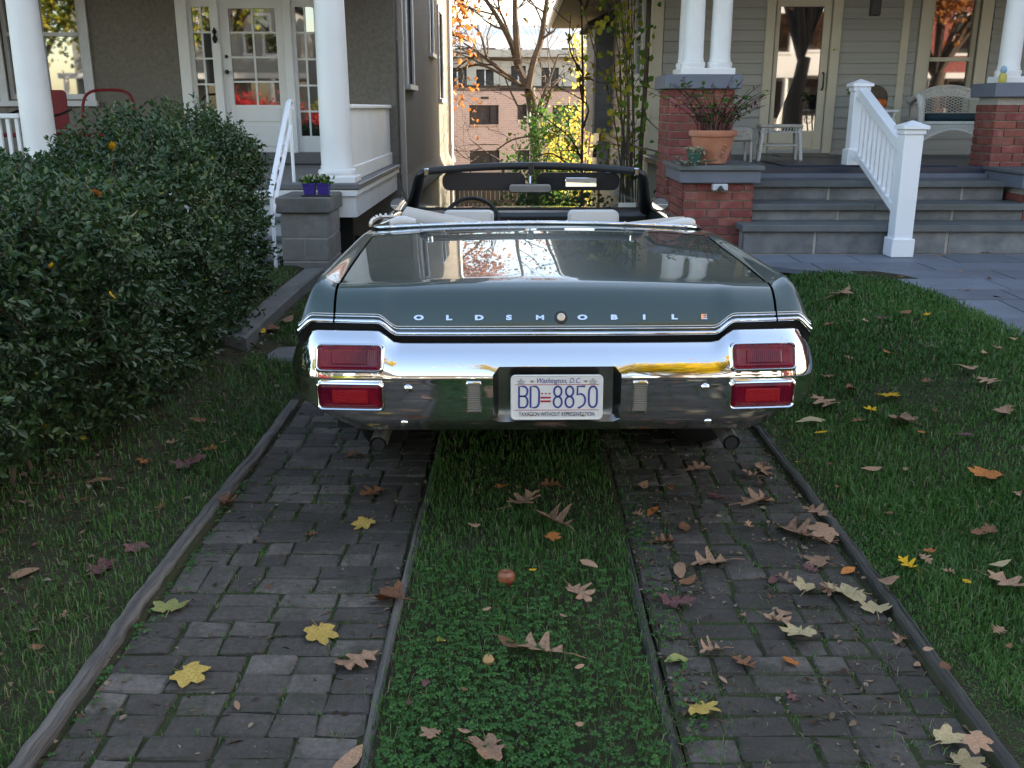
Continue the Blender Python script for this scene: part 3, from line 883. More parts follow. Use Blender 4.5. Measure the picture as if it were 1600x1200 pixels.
def lawn_left():
    n = 62000
    y = 1.3 + RNG.random(n)*7.0; x = -1.275 - RNG.random(n)*1.5
    bare = 0.5+0.5*np.sin(x*4.3+y*2.1)*np.sin(y*3.3-x*2)
    dens = np.where(x > -1.68, 1.0, .5)*(0.55+0.45*bare)*np.where(y < 3, 1.3, 1.0)
    k = (RNG.random(n) < dens) & ~((x > -1.88) & (x < -1.70) & (y > 5.7) & (y < 8.4)) & ~((x > -1.78) & (x < -1.24) & (y > 6.0) & (y < 6.4))
    x, y = x[k], y[k]
    h = 0.046*(0.4+0.9*RNG.random(len(x)))
    grass('verge_grass', 'thin grass and bare soil between the hedge and the left timber', x, y, gz(x, y), h, 0.0028, 0.10)
lawn_left()
def joint_tufts():
    T = np.array(TUFTS); k = T[:, 1] < 6.5; T = T[k]
    dens = 0.5+0.5*np.sin(T[:, 0]*7.1+T[:, 1]*3.7)*np.sin(T[:, 1]*5.3)
    T = T[RNG.random(len(T)) < 0.40+dens]
    m = 18
    x = np.repeat(T[:, 0], m) + RNG.normal(0, .012, len(T)*m); y = np.repeat(T[:, 1], m) + RNG.normal(0, .014, len(T)*m)
    h = 0.010+0.020*RNG.random(len(x))**2
    # stronger tufts near the right strip's inner edge
    n2 = 2600
    cx = RNG.choice(np.array([.47, .52, .49, .56, .85, .60, .45, .50, 1.12, 1.15, 1.05]), n2); i = RNG.integers(0, 40, n2)
    cy = 1.6 + i*.11
    x2 = cx + 0.03*np.sin(i*2.1) + RNG.normal(0, .022, n2); y2 = cy + RNG.normal(0, .03, n2)
    h2 = 0.015 + 0.035*RNG.random(n2)
    x = np.concatenate([x, x2]); y = np.concatenate([y, y2]); h = np.concatenate([h, h2])
    grass('joint_grass', 'small moss and grass tufts growing in the paver joints', x, y, np.full(len(x), -.012), h, 0.0026, 0.16)
joint_tufts()
def litter():
    # crumbs of dead leaves and straw on the verge, along the timbers and on the right strip
    xs, ys, zs = [], [], []
    n = 5200
    x = -1.32-RNG.random(n)*1.1; y = 1.6+RNG.random(n)*5.6
    k = RNG.random(n) < np.clip(.30+.9*(-x-1.45), .12, 1)
    xs.append(x[k]); ys.append(y[k]); zs.append(gz(x[k], y[k])+.006+.012*RNG.random(k.sum()))
    n = 3200
    x = .44+RNG.random(n)**1.3*.78; y = 1.6+RNG.random(n)*3.6
    k = RNG.random(n) < .25+.75*(np.sin(x*9+y*4)*np.sin(y*6.1-x*3) > .1)
    xs.append(x[k]); ys.append(y[k]); zs.append(np.full(k.sum(), .006))
    n = 420
    side = RNG.choice(np.array([-1.195, -.425, 1.205, .45]), n)
    x = side+RNG.normal(0, .015, n); y = 1.6+RNG.random(n)*4.0
    xs.append(x); ys.append(y); zs.append(np.full(n, .005))
    n = 500
    x = -1.2+RNG.random(n)*.8; y = 1.6+RNG.random(n)*3.4
    xs.append(x); ys.append(y); zs.append(np.full(n, .006))
    P = np.stack([np.concatenate(xs), np.concatenate(ys), np.concatenate(zs)], 1); n = len(P)
    D = RNG.normal(0, 1, (n, 3)); D[:, 2] *= .25; Nn = RNG.normal(0, .35, (n, 3)); Nn[:, 2] = 1
    s = .007+.022*RNG.random(n)**2.5; s = np.where(P[:, 0] < -1.3, s*1.5, s)
    thin = RNG.random(n) < .45
    me = leaves_mesh('leaf_litter', P, D, Nn, np.where(thin, s*2.2, s), np.where(thin, .0025, s*.6), M['litter'], RNG.random(n), fold=.2)
    tag(link('leaf_litter', me), 'crumbled dead leaves and straw on the verge and pavers', 'leaf litter', kind='stuff')
litter()
def clover():
    n = 6000
    y = 1.5 + RNG.random(n)**1.1*1.75; x = -.35 + RNG.random(n)*.73
    keep = RNG.random(n) < np.clip(1.15-(y-1.5)/1.75, 0, 1)*(0.6+.6*(x < .15))
    x, y = x[keep], y[keep]
    n2 = 260
    x = np.concatenate([x, RNG.choice(np.array([.46, .50, .47, -1.19, -1.17]), n2) + RNG.normal(0, .015, n2)]); y = np.concatenate([y, 1.6+RNG.random(n2)*2.4])
    n = len(x)
    z = gz(x, y) + 0.022 + 0.022*RNG.random(n)
    z = np.where((x > .42) | (x < -1), z - .015, z)
    c = np.stack([x, y, z], 1)
    a0 = RNG.random(n)*6.28; P, D, N_ = [], [], []
    tilt = RNG.normal(0, .25, (n, 3)); nr = unit(np.array([[0, 0, 1.0]]) + tilt*np.array([[1, 1, 0]]))
    for k in range(3):
        a = a0 + k*2.094
        d = np.stack([np.cos(a), np.sin(a), -0.15+0.1*RNG.random(n)], 1)
        P.append(c); D.append(d); N_.append(nr)
    P = np.concatenate(P); D = np.concatenate(D); N_ = np.concatenate(N_)
    s = np.tile(0.008+0.005*RNG.random(n), 3)
    me = leaves_mesh('clover', P, D, N_, s, s*1.05, M['clover'], np.tile(RNG.random(n), 3), fold=.12, pointy=.85)
    tag(link('clover_patch', me), 'patch of round clover leaves at the near end of the grass median', 'clover', kind='stuff')
clover()

# ------------------------------------------------------------------ the convertible
CAR = thing('convertible_car', 'dark green vintage convertible with chrome bumper and cream interior, parked on the driveway', 'car', (0.147, 3.43, 0.0), rad(1.2))

ROWS = catmull([(.030, .792, .792, .958), (.046, .835, .836, .950), (.078, .890, .892, .932), (.122, .936, .944, .916),
                (.165, .957, .968, .906), (.215, .967, .976, .904), (.33, .974, .977, .903), (.80, .988, .977, .908),
                (1.45, 1.000, .977, .908), (1.62, 1.000, .974, .906), (1.74, .998, .970, .904)], 7)
def step_z(x):
    a = abs(x)
    return 0.045*float(smooth01(.585, .66, a))*(1-float(smooth01(.90, .968, a)))
def remap(v, z, x):
    if v < .215:
        zb = .792 + step_z(x)*(1.0)
        return zb + (z-.792)*(.967-zb)/(.967-.792) if z < .967 else z
    return z
def plan(v, x):
    return v + .050*(abs(x)/.95)**4*(1-float(smooth01(.2, .9, v)))
def wide(v):
    return 1+.032*min(v, 1.74)/1.5
def top_pt(row, x):
    v, zc, zs, xs = row
    a = abs(x)
    cr = .020*float(smooth01(.06, .25, v))+.008*v/1.7
    kx = .82*wide(v)
    if a <= kx: z = zc - cr*(a/kx)**2.2
    else:
        zv = zc - cr
        z = zv + (zs-zv)*float(smooth01(kx, xs-.012, a))
    return (x, plan(v, x), remap(v, z, x))
def side_pts(row, sgn):
    v, zc, zs, xs = row
    out = []
    zs2 = remap(v, zs, xs)
    for dx, dz in ((-.006, -.001), (0.0, -.006), (.004, -.016)):
        out.append((sgn*(xs+dx), plan(v, xs), zs2+dz))
    zt = zs2-.016; zb = .25+.22*(1-float(smooth01(.7, 1.0, v)))
    for t in (.08, .2, .34, .46, .55, .62, .72, .84, .94, 1.0):
        z = zt + (zb-zt)*t
        if z > .64: x = xs+.004 + (.985-xs-.004)*math.sin((zt-z)/max(zt-.64, .01)*math.pi/2)
        else: x = .985 - .075*((.64-z)/.39)**1.6
        back = .16*float(smooth01(.80, .70, z))*(1-float(smooth01(.1, .3, v)))
        out.append((sgn*x, plan(v, xs)+back, z))
    return out
# wheel arch opening on the quarter panel is cut below
lid_rows = [r for r in ROWS if r[0] <= 1.47]
xs_l = np.linspace(-.815, .815, 61)
P = [[top_pt(r, x*wide(r[0])) for x in xs_l] for r in lid_rows]
mb = MB().grid(P)
lid = mb.build('trunk_lid', M['paint'], CAR, True, 80)
# lid edges turned down
edge = [P[i][0] for i in range(len(P))] + P[-1][1:] + [P[i][-1] for i in range(len(P)-2, -1, -1)]
MB().grid([edge, [(p[0], p[1], p[2]-.03) for p in edge]]).build('lid_flange', M['rubber'], lid)
tul_rows = [r for r in ROWS if r[0] >= 1.474]
first = ROWS[[i for i, r in enumerate(ROWS) if r[0] >= 1.474][0]].copy(); first[0] = 1.476
tul = [first] + [r for r in tul_rows if r[0] > 1.48]
MB().grid([[top_pt(r, x*wide(r[0])) for x in np.linspace(-.826, .826, 51)] for r in tul]).build('tulip_panel', M['paint'], CAR, True, 80)
AX_R, AX_F, WR = 1.14, 4.22, .335
def arch_cut(mb_pts, axis):
    """push side points that fall in the wheel opening onto its rim"""
    out = []
    for p in mb_pts:
        dy = p[1]-axis; dz = p[2]-WR; r = math.hypot(dy, dz)
        if r < .40 and p[2] < .72:
            k = .40/max(r, 1e-4); ny, nz = axis+dy*k, WR+dz*k
            if nz < .25: nz = .25; ny = axis + math.copysign(.40, dy)
            p = (p[0], ny, nz)
        out.append(p)
    return out
for sgn in (-1, 1):
    G = []
    for r in ROWS:
        row = [top_pt(r, sgn*(.825*wide(r[0])+(r[3]-.012-.825*wide(r[0]))*t_)) for t_ in (0, .1, .25, .45, .65, .85, 1.0)] + side_pts(r, sgn)
        G.append(row)
    # forward of the cockpit edge the body side goes on as door and front fender
    MB().grid(G).build('quarter_panel', M['paint'], CAR, True, 60)
    G2 = []
    for v, zt, xs in ((1.742, .974, .89), (1.95, .955, .905), (2.3, .945, .915), (2.36, .945, .915)):
        G2.append([(sgn*(xs-.10), v, zt-.02), (sgn*(xs-.09), v, zt+.004), (sgn*(xs-.03), v, zt+.006)] + side_pts((v, zt, zt, xs), sgn))
    MB().grid(G2).build('rear_side_panel', M['paint'], CAR, True, 60)
    G2 = []
    for v, zt, xs in ((2.366, .945, .915), (2.8, .94, .92), (3.2, .935, .92), (3.42, .93, .92)):
        G2.append([(sgn*(xs-.10), v, zt-.02), (sgn*(xs-.09), v, zt+.004), (sgn*(xs-.03), v, zt+.006)] + side_pts((v, zt, zt, xs), sgn))
    door = MB().grid(G2).build('door', M['paint'], CAR, True, 60)
    MB().bbox(sgn*.985-.012, sgn*.985+.012, 2.5, 2.64, .79, .82, .005).build('door_handle', M['chrome'], door)
    G2 = []
    for v, zt, xs in ((3.426, .93, .92), (3.9, .90, .93), (4.4, .865, .93), (4.9, .81, .92), (5.12, .77, .88)):
        G2.append([(sgn*.70, v, zt-.03), (sgn*.76, v, zt-.01), (sgn*(xs-.04), v, zt+.006)] + side_pts((v, zt, zt, xs), sgn))
    MB().grid(G2).build('front_fender', M['paint'], CAR, True, 60)
MB().grid([[(x, v, z-.03*(x/.7)**2*.6) for x in np.linspace(-.697, .697, 21)] for v, z in ((3.40, .89), (3.6, .89), (4.2, .86), (4.8, .80), (5.1, .75), (5.14, .72))]).build('hood', M['paint'], CAR, True, 60)
MB().bbox(-.85, .85, 5.08, 5.16, .45, .72, .03).build('grille', M['black_metal'], CAR)
MB().bbox(-.93, .93, 5.12, 5.24, .42, .60, .03).build('front_bumper', M['chrome'], CAR)
MB().box(-.88, .88, .36, 5.0, .325, .36).build('floor_pan', M['rubber'], CAR)

# black strip drawn in as the shadow gap between trim and bumper
xsf = np.linspace(-.965, .965, 91)
MB().grid([[(x, plan(.05, x)+dv, (.70 if k == 0 else .80+step_z(x)-.004)) for x in xsf] for k, dv in ((0, .03), (1, -.012))]).build('shadow_gap_strip', M['rubber'], CAR)
# chrome and pinstripe trims along the lower edge of the rear panel
def trim(name, dz, r, dv, x0, x1, mat, parent=CAR, n=90):
    pts = [(x, plan(.028, x)+dv, .796+step_z(x)+dz) for x in np.linspace(x0, x1, n)]
    MB().tube(pts, r, 8).build(name, mat, parent, True, 60)
for a, b in ((-.957, -.822), (-.815, .815), (.822, .957)):
    n = 30 if abs(a+b) > .1 else 110
    trim('rear_trim_bar', .003, .0085, -.006, a, b, M['chrome'], n=n)
    trim('rear_trim_line', .021, .0028, -.001, a, b, M['chrome'], n=n)
    trim('rear_trim_line', .029, .0018, .001, a, b, M['white_vinyl'], n=n)

# ---- bumper
BP = catmull([(-.980, .34), (-.979, .24), (-.970, .155), (-.945, .085), (-.905, .040), (-.86, .020), (-.75, .010), (-.60, .004), (-.42, .002), (-.235, 0),
              (-.12, 0), (0, 0), (.12, 0), (.235, 0), (.42, .002), (.60, .004), (.75, .010), (.86, .020), (.905, .040), (.945, .085), (.970, .155), (.979, .24), (.980, .34)], 6)
def bump_prof(x):
    zt = .770 + step_z(x)*1.0
    if abs(x) < .235: dip = 0
    return [(-.055, zt-.020), (-.030, zt-.003), (-.018, zt), (-.006, zt-.006), (.026, .647+(zt-.647)*.66), (.045, .647+(zt-.647)*.36), (.056, .647+(zt-.647)*.12), (.0585, .651),
            (.059, .646), (.0565, .640), (.055, .62), (.054, .58), (.050, .53), (.045, .49), (.040, .478), (.030, .468), (.010, .440), (-.01, .430), (-.06, .426)]
nB = len(BP)
BG = []
for i, (x, v) in enumerate(BP):
    t = BP[min(i+1, nB-1)] - BP[max(i-1, 0)]; t = t/np.linalg.norm(t)
    nx, nv = t[1], -t[0]        # outward in plan
    endf = float(smooth01(.88, .975, abs(x)))
    col = []
    for o, z in bump_prof(x):
        zz = z + float(smooth01(.70, .985, abs(x)))*.105*float(smooth01(.60, .43, z)) - endf*.012*float(smooth01(.6, .8, z))
        oo = o*(1-.35*endf)
        col.append((x+nx*oo, v+nv*oo, zz))
    BG.append(col)
BG = np.array(BG)
i0 = min(range(nB), key=lambda k: abs(BP[k][0]+.235)); i1 = min(range(nB), key=lambda k: abs(BP[k][0]-.235))
j0, j1 = 5, 14
for (ci, di) in ((i0, 1), (i1, -1)):
    for (cj, dj) in ((j0, 1), (j1, -1)):
        BG[ci][cj] = (BG[ci][cj+dj]+BG[ci+di][cj])/2
mb = MB(); A, Bc = BG.shape[:2]
fs = [(i*Bc+j, i*Bc+j+1, (i+1)*Bc+j+1, (i+1)*Bc+j) for i in range(A-1) for j in range(Bc-1) if not (i0 <= i < i1 and j0 <= j < j1)]
mb.add(BG.reshape(-1, 3), fs)
bumper = mb.build('rear_bumper', M['chrome_worn'], CAR, True, 50)
loop = [BG[i][j0] for i in range(i0, i1+1)] + [BG[i1][j] for j in range(j0+1, j1+1)] + [BG[i][j1] for i in range(i1-1, i0-1, -1)] + [BG[i0][j] for j in range(j1-1, j0, -1)]
inner = []
for p in loop:
    inner.append((max(-.215, min(.215, p[0])), .030, max(.484, min(.672, p[2]))))
midl = [(p[0]*.985, p[1]*.6+.004, p[2]) for p in loop]
mb = MB(); loops_mesh(mb, [[tuple(p) for p in loop], midl, inner], True)
mb.build('plate_recess', M['recess'], bumper, True, 50)

def local_frame(x, z):
    """point, outward normal and tilt of the bumper face near x, z"""
    i = min(range(nB), key=lambda k: abs(BP[k][0]-x))
    col = BG[i]
    best = None
    for j in range(len(col)-1):
        za, zb = col[j][2], col[j+1][2]
        if j >= 2 and zb <= z <= za:
            t = (za-z)/max(za-zb, 1e-6)
            p = col[j]*(1-t)+col[j+1]*t
            return Vector((x, p[1], z))
    return Vector((x, 0, z))
def light(xc, zc, w, h, up):
    sg = 1 if xc > 0 else -1
    pt = local_frame(xc, zc+h*.42); pb = local_frame(xc, zc-h*.42)
    yv = (pt-pb).normalized()
    pl = local_frame(xc-w*.42, zc); pr = local_frame(xc+w*.42, zc)
    xv = (pr-pl).normalized()
    nv = xv.cross(yv).normalized(); yv = nv.cross(xv).normalized()
    out = max((local_frame(xc+a, zc+b)-(pt+pb)/2).dot(nv) for a in (-w*.45, 0, w*.45) for b in (-h*.45, 0, h*.45))
    c = (pt+pb)/2
    T = Matrix.Translation(c) @ Matrix((xv, yv, nv)).transposed().to_4x4()
    d = out + .004
    L = lambda ww, hh, r, dd: [T @ Vector((p[0], p[1], dd)) for p in rrect(ww, hh, r)]
    mb = MB()
    loops_mesh(mb, [L(w+.020, h+.022, .020, -.03), L(w+.020, h+.022, .020, d), L(w+.014, h+.016, .019, d+.008), L(w+.006, h+.007, .017, d+.010), L(w, h, .015, d+.007), L(w-.004, h-.004, .014, d+.001)], False)
    lamp = mb.build('tail_light_bezel', M['chrome'], bumper, True, 35)
    lens = MB(); loops_mesh(lens, [L(w-.002, h-.002, .013, d+.0005), L(w-.03, h-.022, .010, d+.005), L(w-.034, h-.026, .010, d+.0042)], True)
    lens.build('tail_light_lens', M['red_lens'], bumper, True, 25)
    cc = MB(); loops_mesh(cc, [L(w*.56, h*.55, .004, d+.001), L(w*.56, h*.55, .004, d+.0068), L(w*.53, h*.47, .004, d+.0078)], True)
    cc.build('lens_centre', M['red_lens_bright'] if not up else M['red_lens'], bumper, False)
for s in (-1, 1):
    light(s*.757, .722, .232, .088, True)
    light(s*.757, .583, .234, .092, False)
    # reversing light
    p = local_frame(s*.305, .577)
    T = Matrix.Translation(p)
    L = lambda ww, hh, r, dd: [T @ Vector((q[0], -dd, q[1])) for q in rrect(ww, hh, r, 3)]
    mb = MB(); loops_mesh(mb, [L(.056, .122, .006, -.02), L(.056, .122, .006, .006), L(.049, .114, .005, .008), L(.045, .110, .005, .003)], False)
    mb.build('reversing_light_bezel', M['chrome'], bumper, True, 35)
    mb = MB(); n = 15
    z0, z1 = p.z-.054, p.z+.054
    for k in range(n):
        za = z0+(z1-z0)*k/n; zb = z0+(z1-z0)*(k+1)/n
        mb.add([(p.x-.0225, p.y-.002, za), (p.x+.0225, p.y-.002, za), (p.x+.0225, p.y-.006, (za+zb)/2), (p.x-.0225, p.y-.006, (za+zb)/2), (p.x+.0225, p.y-.002, zb), (p.x-.0225, p.y-.002, zb)], [(0, 1, 2, 3), (3, 2, 4, 5)])
    mb.build('reversing_light_lens', M['clear_lens'], bumper)
    for (bx, bz) in ((.545, .612), (.565, .475)):
        q = local_frame(s*bx, bz)
        MB().lathe([(.016, -.01), (.016, .002), (.011, .007), (.004, .009)], 14, (0, 0, 0), 'z').xf(Matrix.Translation(q) @ Matrix.Rotation(rad(90), 4, 'X')).build('bumper_bolt', M['chrome'], bumper, True, 60)
    # exhaust
    MB().tube([(s*.655, .75, .36), (s*.66, .35, .385), (s*.665, .14, .387), (s*.670, .005, .374)], .033, 16, False).build('exhaust_pipe', M['steel'], CAR, True, 60)
    MB().tube([(s*.665, .14, .3865), (s*.6699, .0045, .3738)], .0245, 16, True).build('exhaust_bore', M['dark'], CAR, True, 60)
MB().bbox(-.60, .60, .58, 1.0, .27, .50, .05).build('fuel_tank', M['rubber'], CAR)
# ---- licence plate
plate_c = Vector((.0, -.046, .574))
PT = Matrix.Translation(plate_c) @ Matrix.Rotation(rad(88), 4, 'X')
L = lambda ww, hh, r, dd: [PT @ Vector((q[0], q[1], dd)) for q in rrect(ww, hh, r, 4)]
mb = MB(); loops_mesh(mb, [L(.340, .172, .018, -.003), L(.340, .172, .018, .001), L(.332, .164, .015, .003), L(.326, .158, .014, .0012)], True, True)
plate = mb.build('licence_plate', M['plate'], CAR)
plate['label'] = 'white licence plate with blue characters'
PZ = .0020
def stroke(name, paths, w, mat, ox, oz, sx=1.0, sz=1.0, parent=plate):
    mb = MB()
    for pts in paths:
        Q = [Vector((ox+p[0]*sx, oz+p[1]*sz)) for p in pts]
        closed = (Q[0]-Q[-1]).length < 1e-6
        Lp, Rp = [], []
        n = len(Q)
        for i in range(n):
            if closed: a, b = Q[(i-1) % (n-1)], Q[(i+1) % (n-1)]
            else: a, b = Q[max(i-1, 0)], Q[min(i+1, n-1)]
            t = (b-a).normalized(); nn = Vector((-t.y, t.x))
            Lp.append(Q[i]+nn*w/2); Rp.append(Q[i]-nn*w/2)
        top = [PT @ Vector((p.x, p.y, PZ+.0006)) for p in Lp]; bot = [PT @ Vector((p.x, p.y, PZ+.0006)) for p in Rp]
        mb.grid([top, bot])
    return mb.build(name, mat, parent)
def arc(cx, cy, rx, ry, a0, a1, n=10):
    return [(cx+rx*math.cos(rad(a0+(a1-a0)*k/n)), cy+ry*math.sin(rad(a0+(a1-a0)*k/n))) for k in range(n+1)]
G_B = [[(0, 0), (0, 1), (.55, 1)] + arc(.55, .77, .40, .23, 90, -90, 8)[1:] + [(0, .54)], [(0, .54), (.55, .54)] + arc(.55, .27, .42, .27, 90, -90, 8)[1:] + [(-.0, 0)]]
G_D = [[(0, 0), (0, 1), (.5, 1)] + arc(.5, .72, .45, .28, 90, 0, 6)[1:] + [(.95, .28)] + arc(.5, .28, .45, .28, 0, -90, 6)[1:] + [(-.0, 0)]]
G_8 = [arc(.475, .76, .42, .24, -90, 270, 18), arc(.475, .26, .46, .26, 90, 450, 18)]
G_5 = [[(.92, 1), (.06, 1), (.04, .58)] + arc(.40, .34, .52, .30, 100, -60, 12) + [(.30, -.01), (.10, -.03)]]
G_0 = [[(.93, .3), (.93, .7)] + arc(.475, .72, .455, .28, 0, 180, 10)[1:] + [(.02, .3)] + arc(.475, .28, .455, .28, 180, 360, 10)[1:] + [(.93, .3)]]
cw, ch = .033, .080
for nm, g, ox in (('B', G_B, -.1395), ('D', G_D, -.097), ('8', G_8, -.0125), ('8', G_8, .031), ('5', G_5, .074), ('0', G_0, .117)):
    stroke('plate_character', g, .0068, M['plate_blue'], ox, -.0375, cw, ch)
for k in range(2):
    z0 = -.014+k*.014
    stroke('plate_bar', [[(-.060, z0), (-.022, z0)]], .0072, M['plate_red'], 0, 0)
for k in range(3):
    mb = MB(); pts = []
    for q in range(10):
        r = .0052 if q % 2 == 0 else .0022
        pts.append(PT @ Vector((-.054+k*.0135+r*math.sin(q*math.pi/5), .0155+r*math.cos(q*math.pi/5), PZ+.0006)))
    mb.add(pts, [tuple(range(10))]); mb.build('plate_star', M['plate_red'], plate)
for z in (-.0475, .049):
    stroke('plate_rule', [[(-.155, z), (.155, z)]], .0022, M['plate_red'], 0, 0)
def ptext(body, size, mat, x, z, sx=1.0, shear=0.0, space=1.0):
    text_mesh('plate_text', body, size, mat, plate, PT @ Matrix.Translation((x, z, PZ+.0006)), .0002, sx, shear, space=space)
ptext('TAXATION WITHOUT REPRESENTATION', .0230, M['plate_navy'], 0, -.0640, .655)
ptext('Washington, D.C.', .0270, M['plate_blue'], .004, .0635, .84, .35)
for s in (-1, 1):
    for k in range(3):
        ptext(('SEE', 'WINDOW', 'STICKER')[k], .0070, M['plate_navy'], s*.132, .0690-k*.0075, .9)
for (x, z) in ((-.092, .064), (.105, .064), (-.094, -.064), (.096, -.066)):
    MB().lathe([(.006, 0), (.006, .002), (.003, .003)], 12).xf(PT @ Matrix.Translation((x, z, PZ))).build('plate_screw', M['steel'], plate)

# ---- lettering across the lid
def lid_z_v(z):
    for i in range(len(lid_rows)-1):
        a, b = lid_rows[i], lid_rows[i+1]
        if a[1] <= z <= b[1]:
            t = (z-a[1])/(b[1]-a[1]); return a[0]*(1-t)+b[0]*t, math.atan2(b[0]-a[0], b[1]-a[1])
    return .05, .2
v_t, tilt = lid_z_v(.855)
for ch_, px in zip('OLDSMOBILE', (-.508, -.397, -.285, -.175, -.060, .097, .214, .326, .438, .549)):
    T = Matrix.Translation((px, plan(v_t, px)-.004, .852)) @ Matrix.Rotation(rad(90)-tilt, 4, 'X')
    text_mesh('badge_letter', ch_, .0250, M['chrome'], lid, T, .003, 1.75, bold=(.0006 if ch_ == 'M' else .0014))
T = Matrix.Translation((.018, v_t-.001, .852)) @ Matrix.Rotation(rad(90)-tilt, 4, 'X')
MB().lathe([(.0235, 0), (.0235, .006), (.0165, .008)], 24).xf(T).build('trunk_lock_ring', M['black_metal'], lid, True, 40)
MB().lathe([(.0150, 0), (.0150, .010), (.009, .0125)], 24).xf(T).build('trunk_lock', M['badge'], lid, True, 40)

# ---- cockpit edge chrome and snaps
edge_pts = [(-.845, 2.30, .955), (-.872, 2.05, .962), (-.885, 1.88, .972), (-.868, 1.79, .977)]
mid = [(x, 1.752-.012*(1-(x/.85)**2), 1.008-.026*(x/.85)**2) for x in np.linspace(-.80, .80, 21)]
full = edge_pts + mid + [(-p[0], p[1], p[2]) for p in reversed(edge_pts)]
MB().tube(catmull(full, 3), .0105, 8).build('cockpit_chrome_strip', M['chrome'], CAR, True, 60)
for x in np.linspace(-.78, .78, 11):
    MB().lathe([(.009, 0), (.009, .006), (.004, .010)], 10, (x, 1.740, 1.012-.026*(x/.85)**2)).build('snap_stud', M['steel'], CAR, True, 60)
# well edge lining with snaps at the left
for s in (-1,):
    pts = catmull([(s*.90, 1.80, .990), (s*.905, 1.95, .995), (s*.88, 2.10, 1.0), (s*.80, 2.13, .998)], 5)
    MB().tube(pts, .010, 8).build('well_edge_lining', M['steel'], CAR, True, 60)
    for k in range(0, len(pts), 2):
        MB().lathe([(.008, 0), (.008, .010), (.003, .014)], 8, (pts[k][0], pts[k][1], pts[k][2]+.006)).build('snap_stud', M['steel'], CAR, True, 60)
# ---- interior tub
MB().grid([[(x, v, z) for x in (-.80, -.4, 0, .4, .80)] for v, z in ((1.76, .93), (1.80, .50), (2.2, .42), (3.3, .42), (3.36, .93))]).build('interior_tub', M['vinyl'], CAR)
for s in (-1, 1):
    MB().grid([[(s*.815, v, z) for z in (.32, .6, .93)] for v in (1.76, 2.4, 3.36)]).build('interior_side', M['vinyl'], CAR)
MB().bbox(-.66, .66, 2.02, 2.20, .42, .86, .05).build('rear_seat_back', M['cream_vinyl'], CAR, True, 40)
MB().bbox(-.66, .66, 2.18, 2.62, .40, .55, .05).build('rear_seat_cushion', M['cream_vinyl'], CAR, True, 40)
# folded top in its boot
def bolster(name, pts, rs, sq, mat):
    P = catmull([(*p, r) for p, r in zip(pts, rs)], 5)
    return MB().tube([p[:3] for p in P], [p[3] for p in P], 14, True, sq, up=(0, 1, 0)).build(name, mat, CAR, True, 60)
bolster('folded_top_cover', [(-.735, 2.02, 1.005), (-.64, 1.98, .985), (-.45, 1.93, .955), (-.2, 1.90, .930), (.1, 1.89, .922), (.4, 1.90, .928), (.65, 1.94, .942), (.80, 1.98, .955), (.87, 2.0, .958)],
        [.052, .058, .060, .055, .055, .052, .048, .044, .03], .80, M['cream_vinyl'])
bolster('folded_top_cover', [(-.73, 2.08, 1.028), (-.62, 2.04, 1.008), (-.42, 1.99, .975), (-.2, 1.97, .945), (.1, 1.96, .935), (.4, 1.97, .942), (.62, 2.0, .962), (.78, 2.03, .982), (.845, 2.05, .992)],
        [.034, .036, .036, .034, .034, .032, .030, .024, .014], .7, M['cream_vinyl'])
bolster('boot_flap', [(.60, 1.86, .955), (.74, 1.87, .975), (.83, 1.88, .985), (.87, 1.89, .984)], [.02, .03, .034, .022], .75, M['white_vinyl'])
bolster('boot_flap', [(-.80, 1.84, .995), (-.74, 1.86, 1.002), (-.66, 1.86, .996)], [.02, .032, .02], .75, M['white_vinyl'])
# front seats
for s, xc in ((-1, -.388), (1, .368)):
    seat = MB().bbox(xc-.27, xc+.27, 2.46, 2.62, .42, .87, .05).build('front_seat', M['white_vinyl'], CAR, True, 40)
    MB().bbox(xc-.27, xc+.27, 2.60, 3.08, .40, .56, .05).build('seat_cushion', M['white_vinyl'], seat, True, 40)
    w, h = .305, .17
    mb = MB(); lp = []
    for k, (dv, sc_) in enumerate(((-.055, .80), (-.050, .93), (-.035, .99), (.035, .99), (.05, .93), (.055, .80))):
        lp.append([(xc+q[0], 2.46+dv, .915+q[1]) for q in rrect(w*(.9+.1*sc_), h*(.86+.14*sc_), .03, 5)])
    loops_mesh(mb, lp, True, True)
    mb.build('headrest', M['white_vinyl'], seat, True, 45)
    for e in (-1, 1):
        MB().tube([(xc+e*.140, 2.40, .85), (xc+e*.147, 2.402, .93), (xc+e*.140, 2.407, .985), (xc+e*.120, 2.412, .998)], .0035, 6).build('seat_piping', M['cream_vinyl'], seat, True, 60)
# dash
dash = MB().prism([(3.18, .70), (3.18, .885), (3.22, .908), (3.30, .915), (3.46, .895), (3.46, .70)], -.80, .80, 'yz').build('dashboard', M['vinyl'], CAR)
MB().bbox(-.10, .62, 3.172, 3.181, .78, .835, .003).build('dash_wood_panel', M['wood_trim'], dash)
for k in range(2):
    MB().bbox(-.12+k*.13, -.005+k*.13, 3.17, 3.1805, .858, .882, .002).build('dash_vent', M['rubber'], dash)
    for q in range(6):
        MB().box(-.115+k*.13+q*.018, -.107+k*.13+q*.018, 3.165, 3.169, .860, .880).build('vent_slat', M['black_metal'], dash)
SW = Matrix.Translation((-.385, 3.02, .845)) @ Matrix.Rotation(rad(65), 4, 'X')
ring = [SW @ Vector((.19*math.cos(a), .19*math.sin(a), 0)) for a in np.linspace(0, 2*math.pi, 41)]
wheel = MB().tube(ring, .013, 8, False).build('steering_wheel', M['vinyl'], CAR, True, 60)
for a in (200, 340):
    MB().tube([SW @ Vector((0, 0, -.03)), SW @ Vector((.18*math.cos(rad(a)), .18*math.sin(rad(a)), 0))], .010, 6).build('wheel_spoke', M['chrome'], wheel, True, 60)
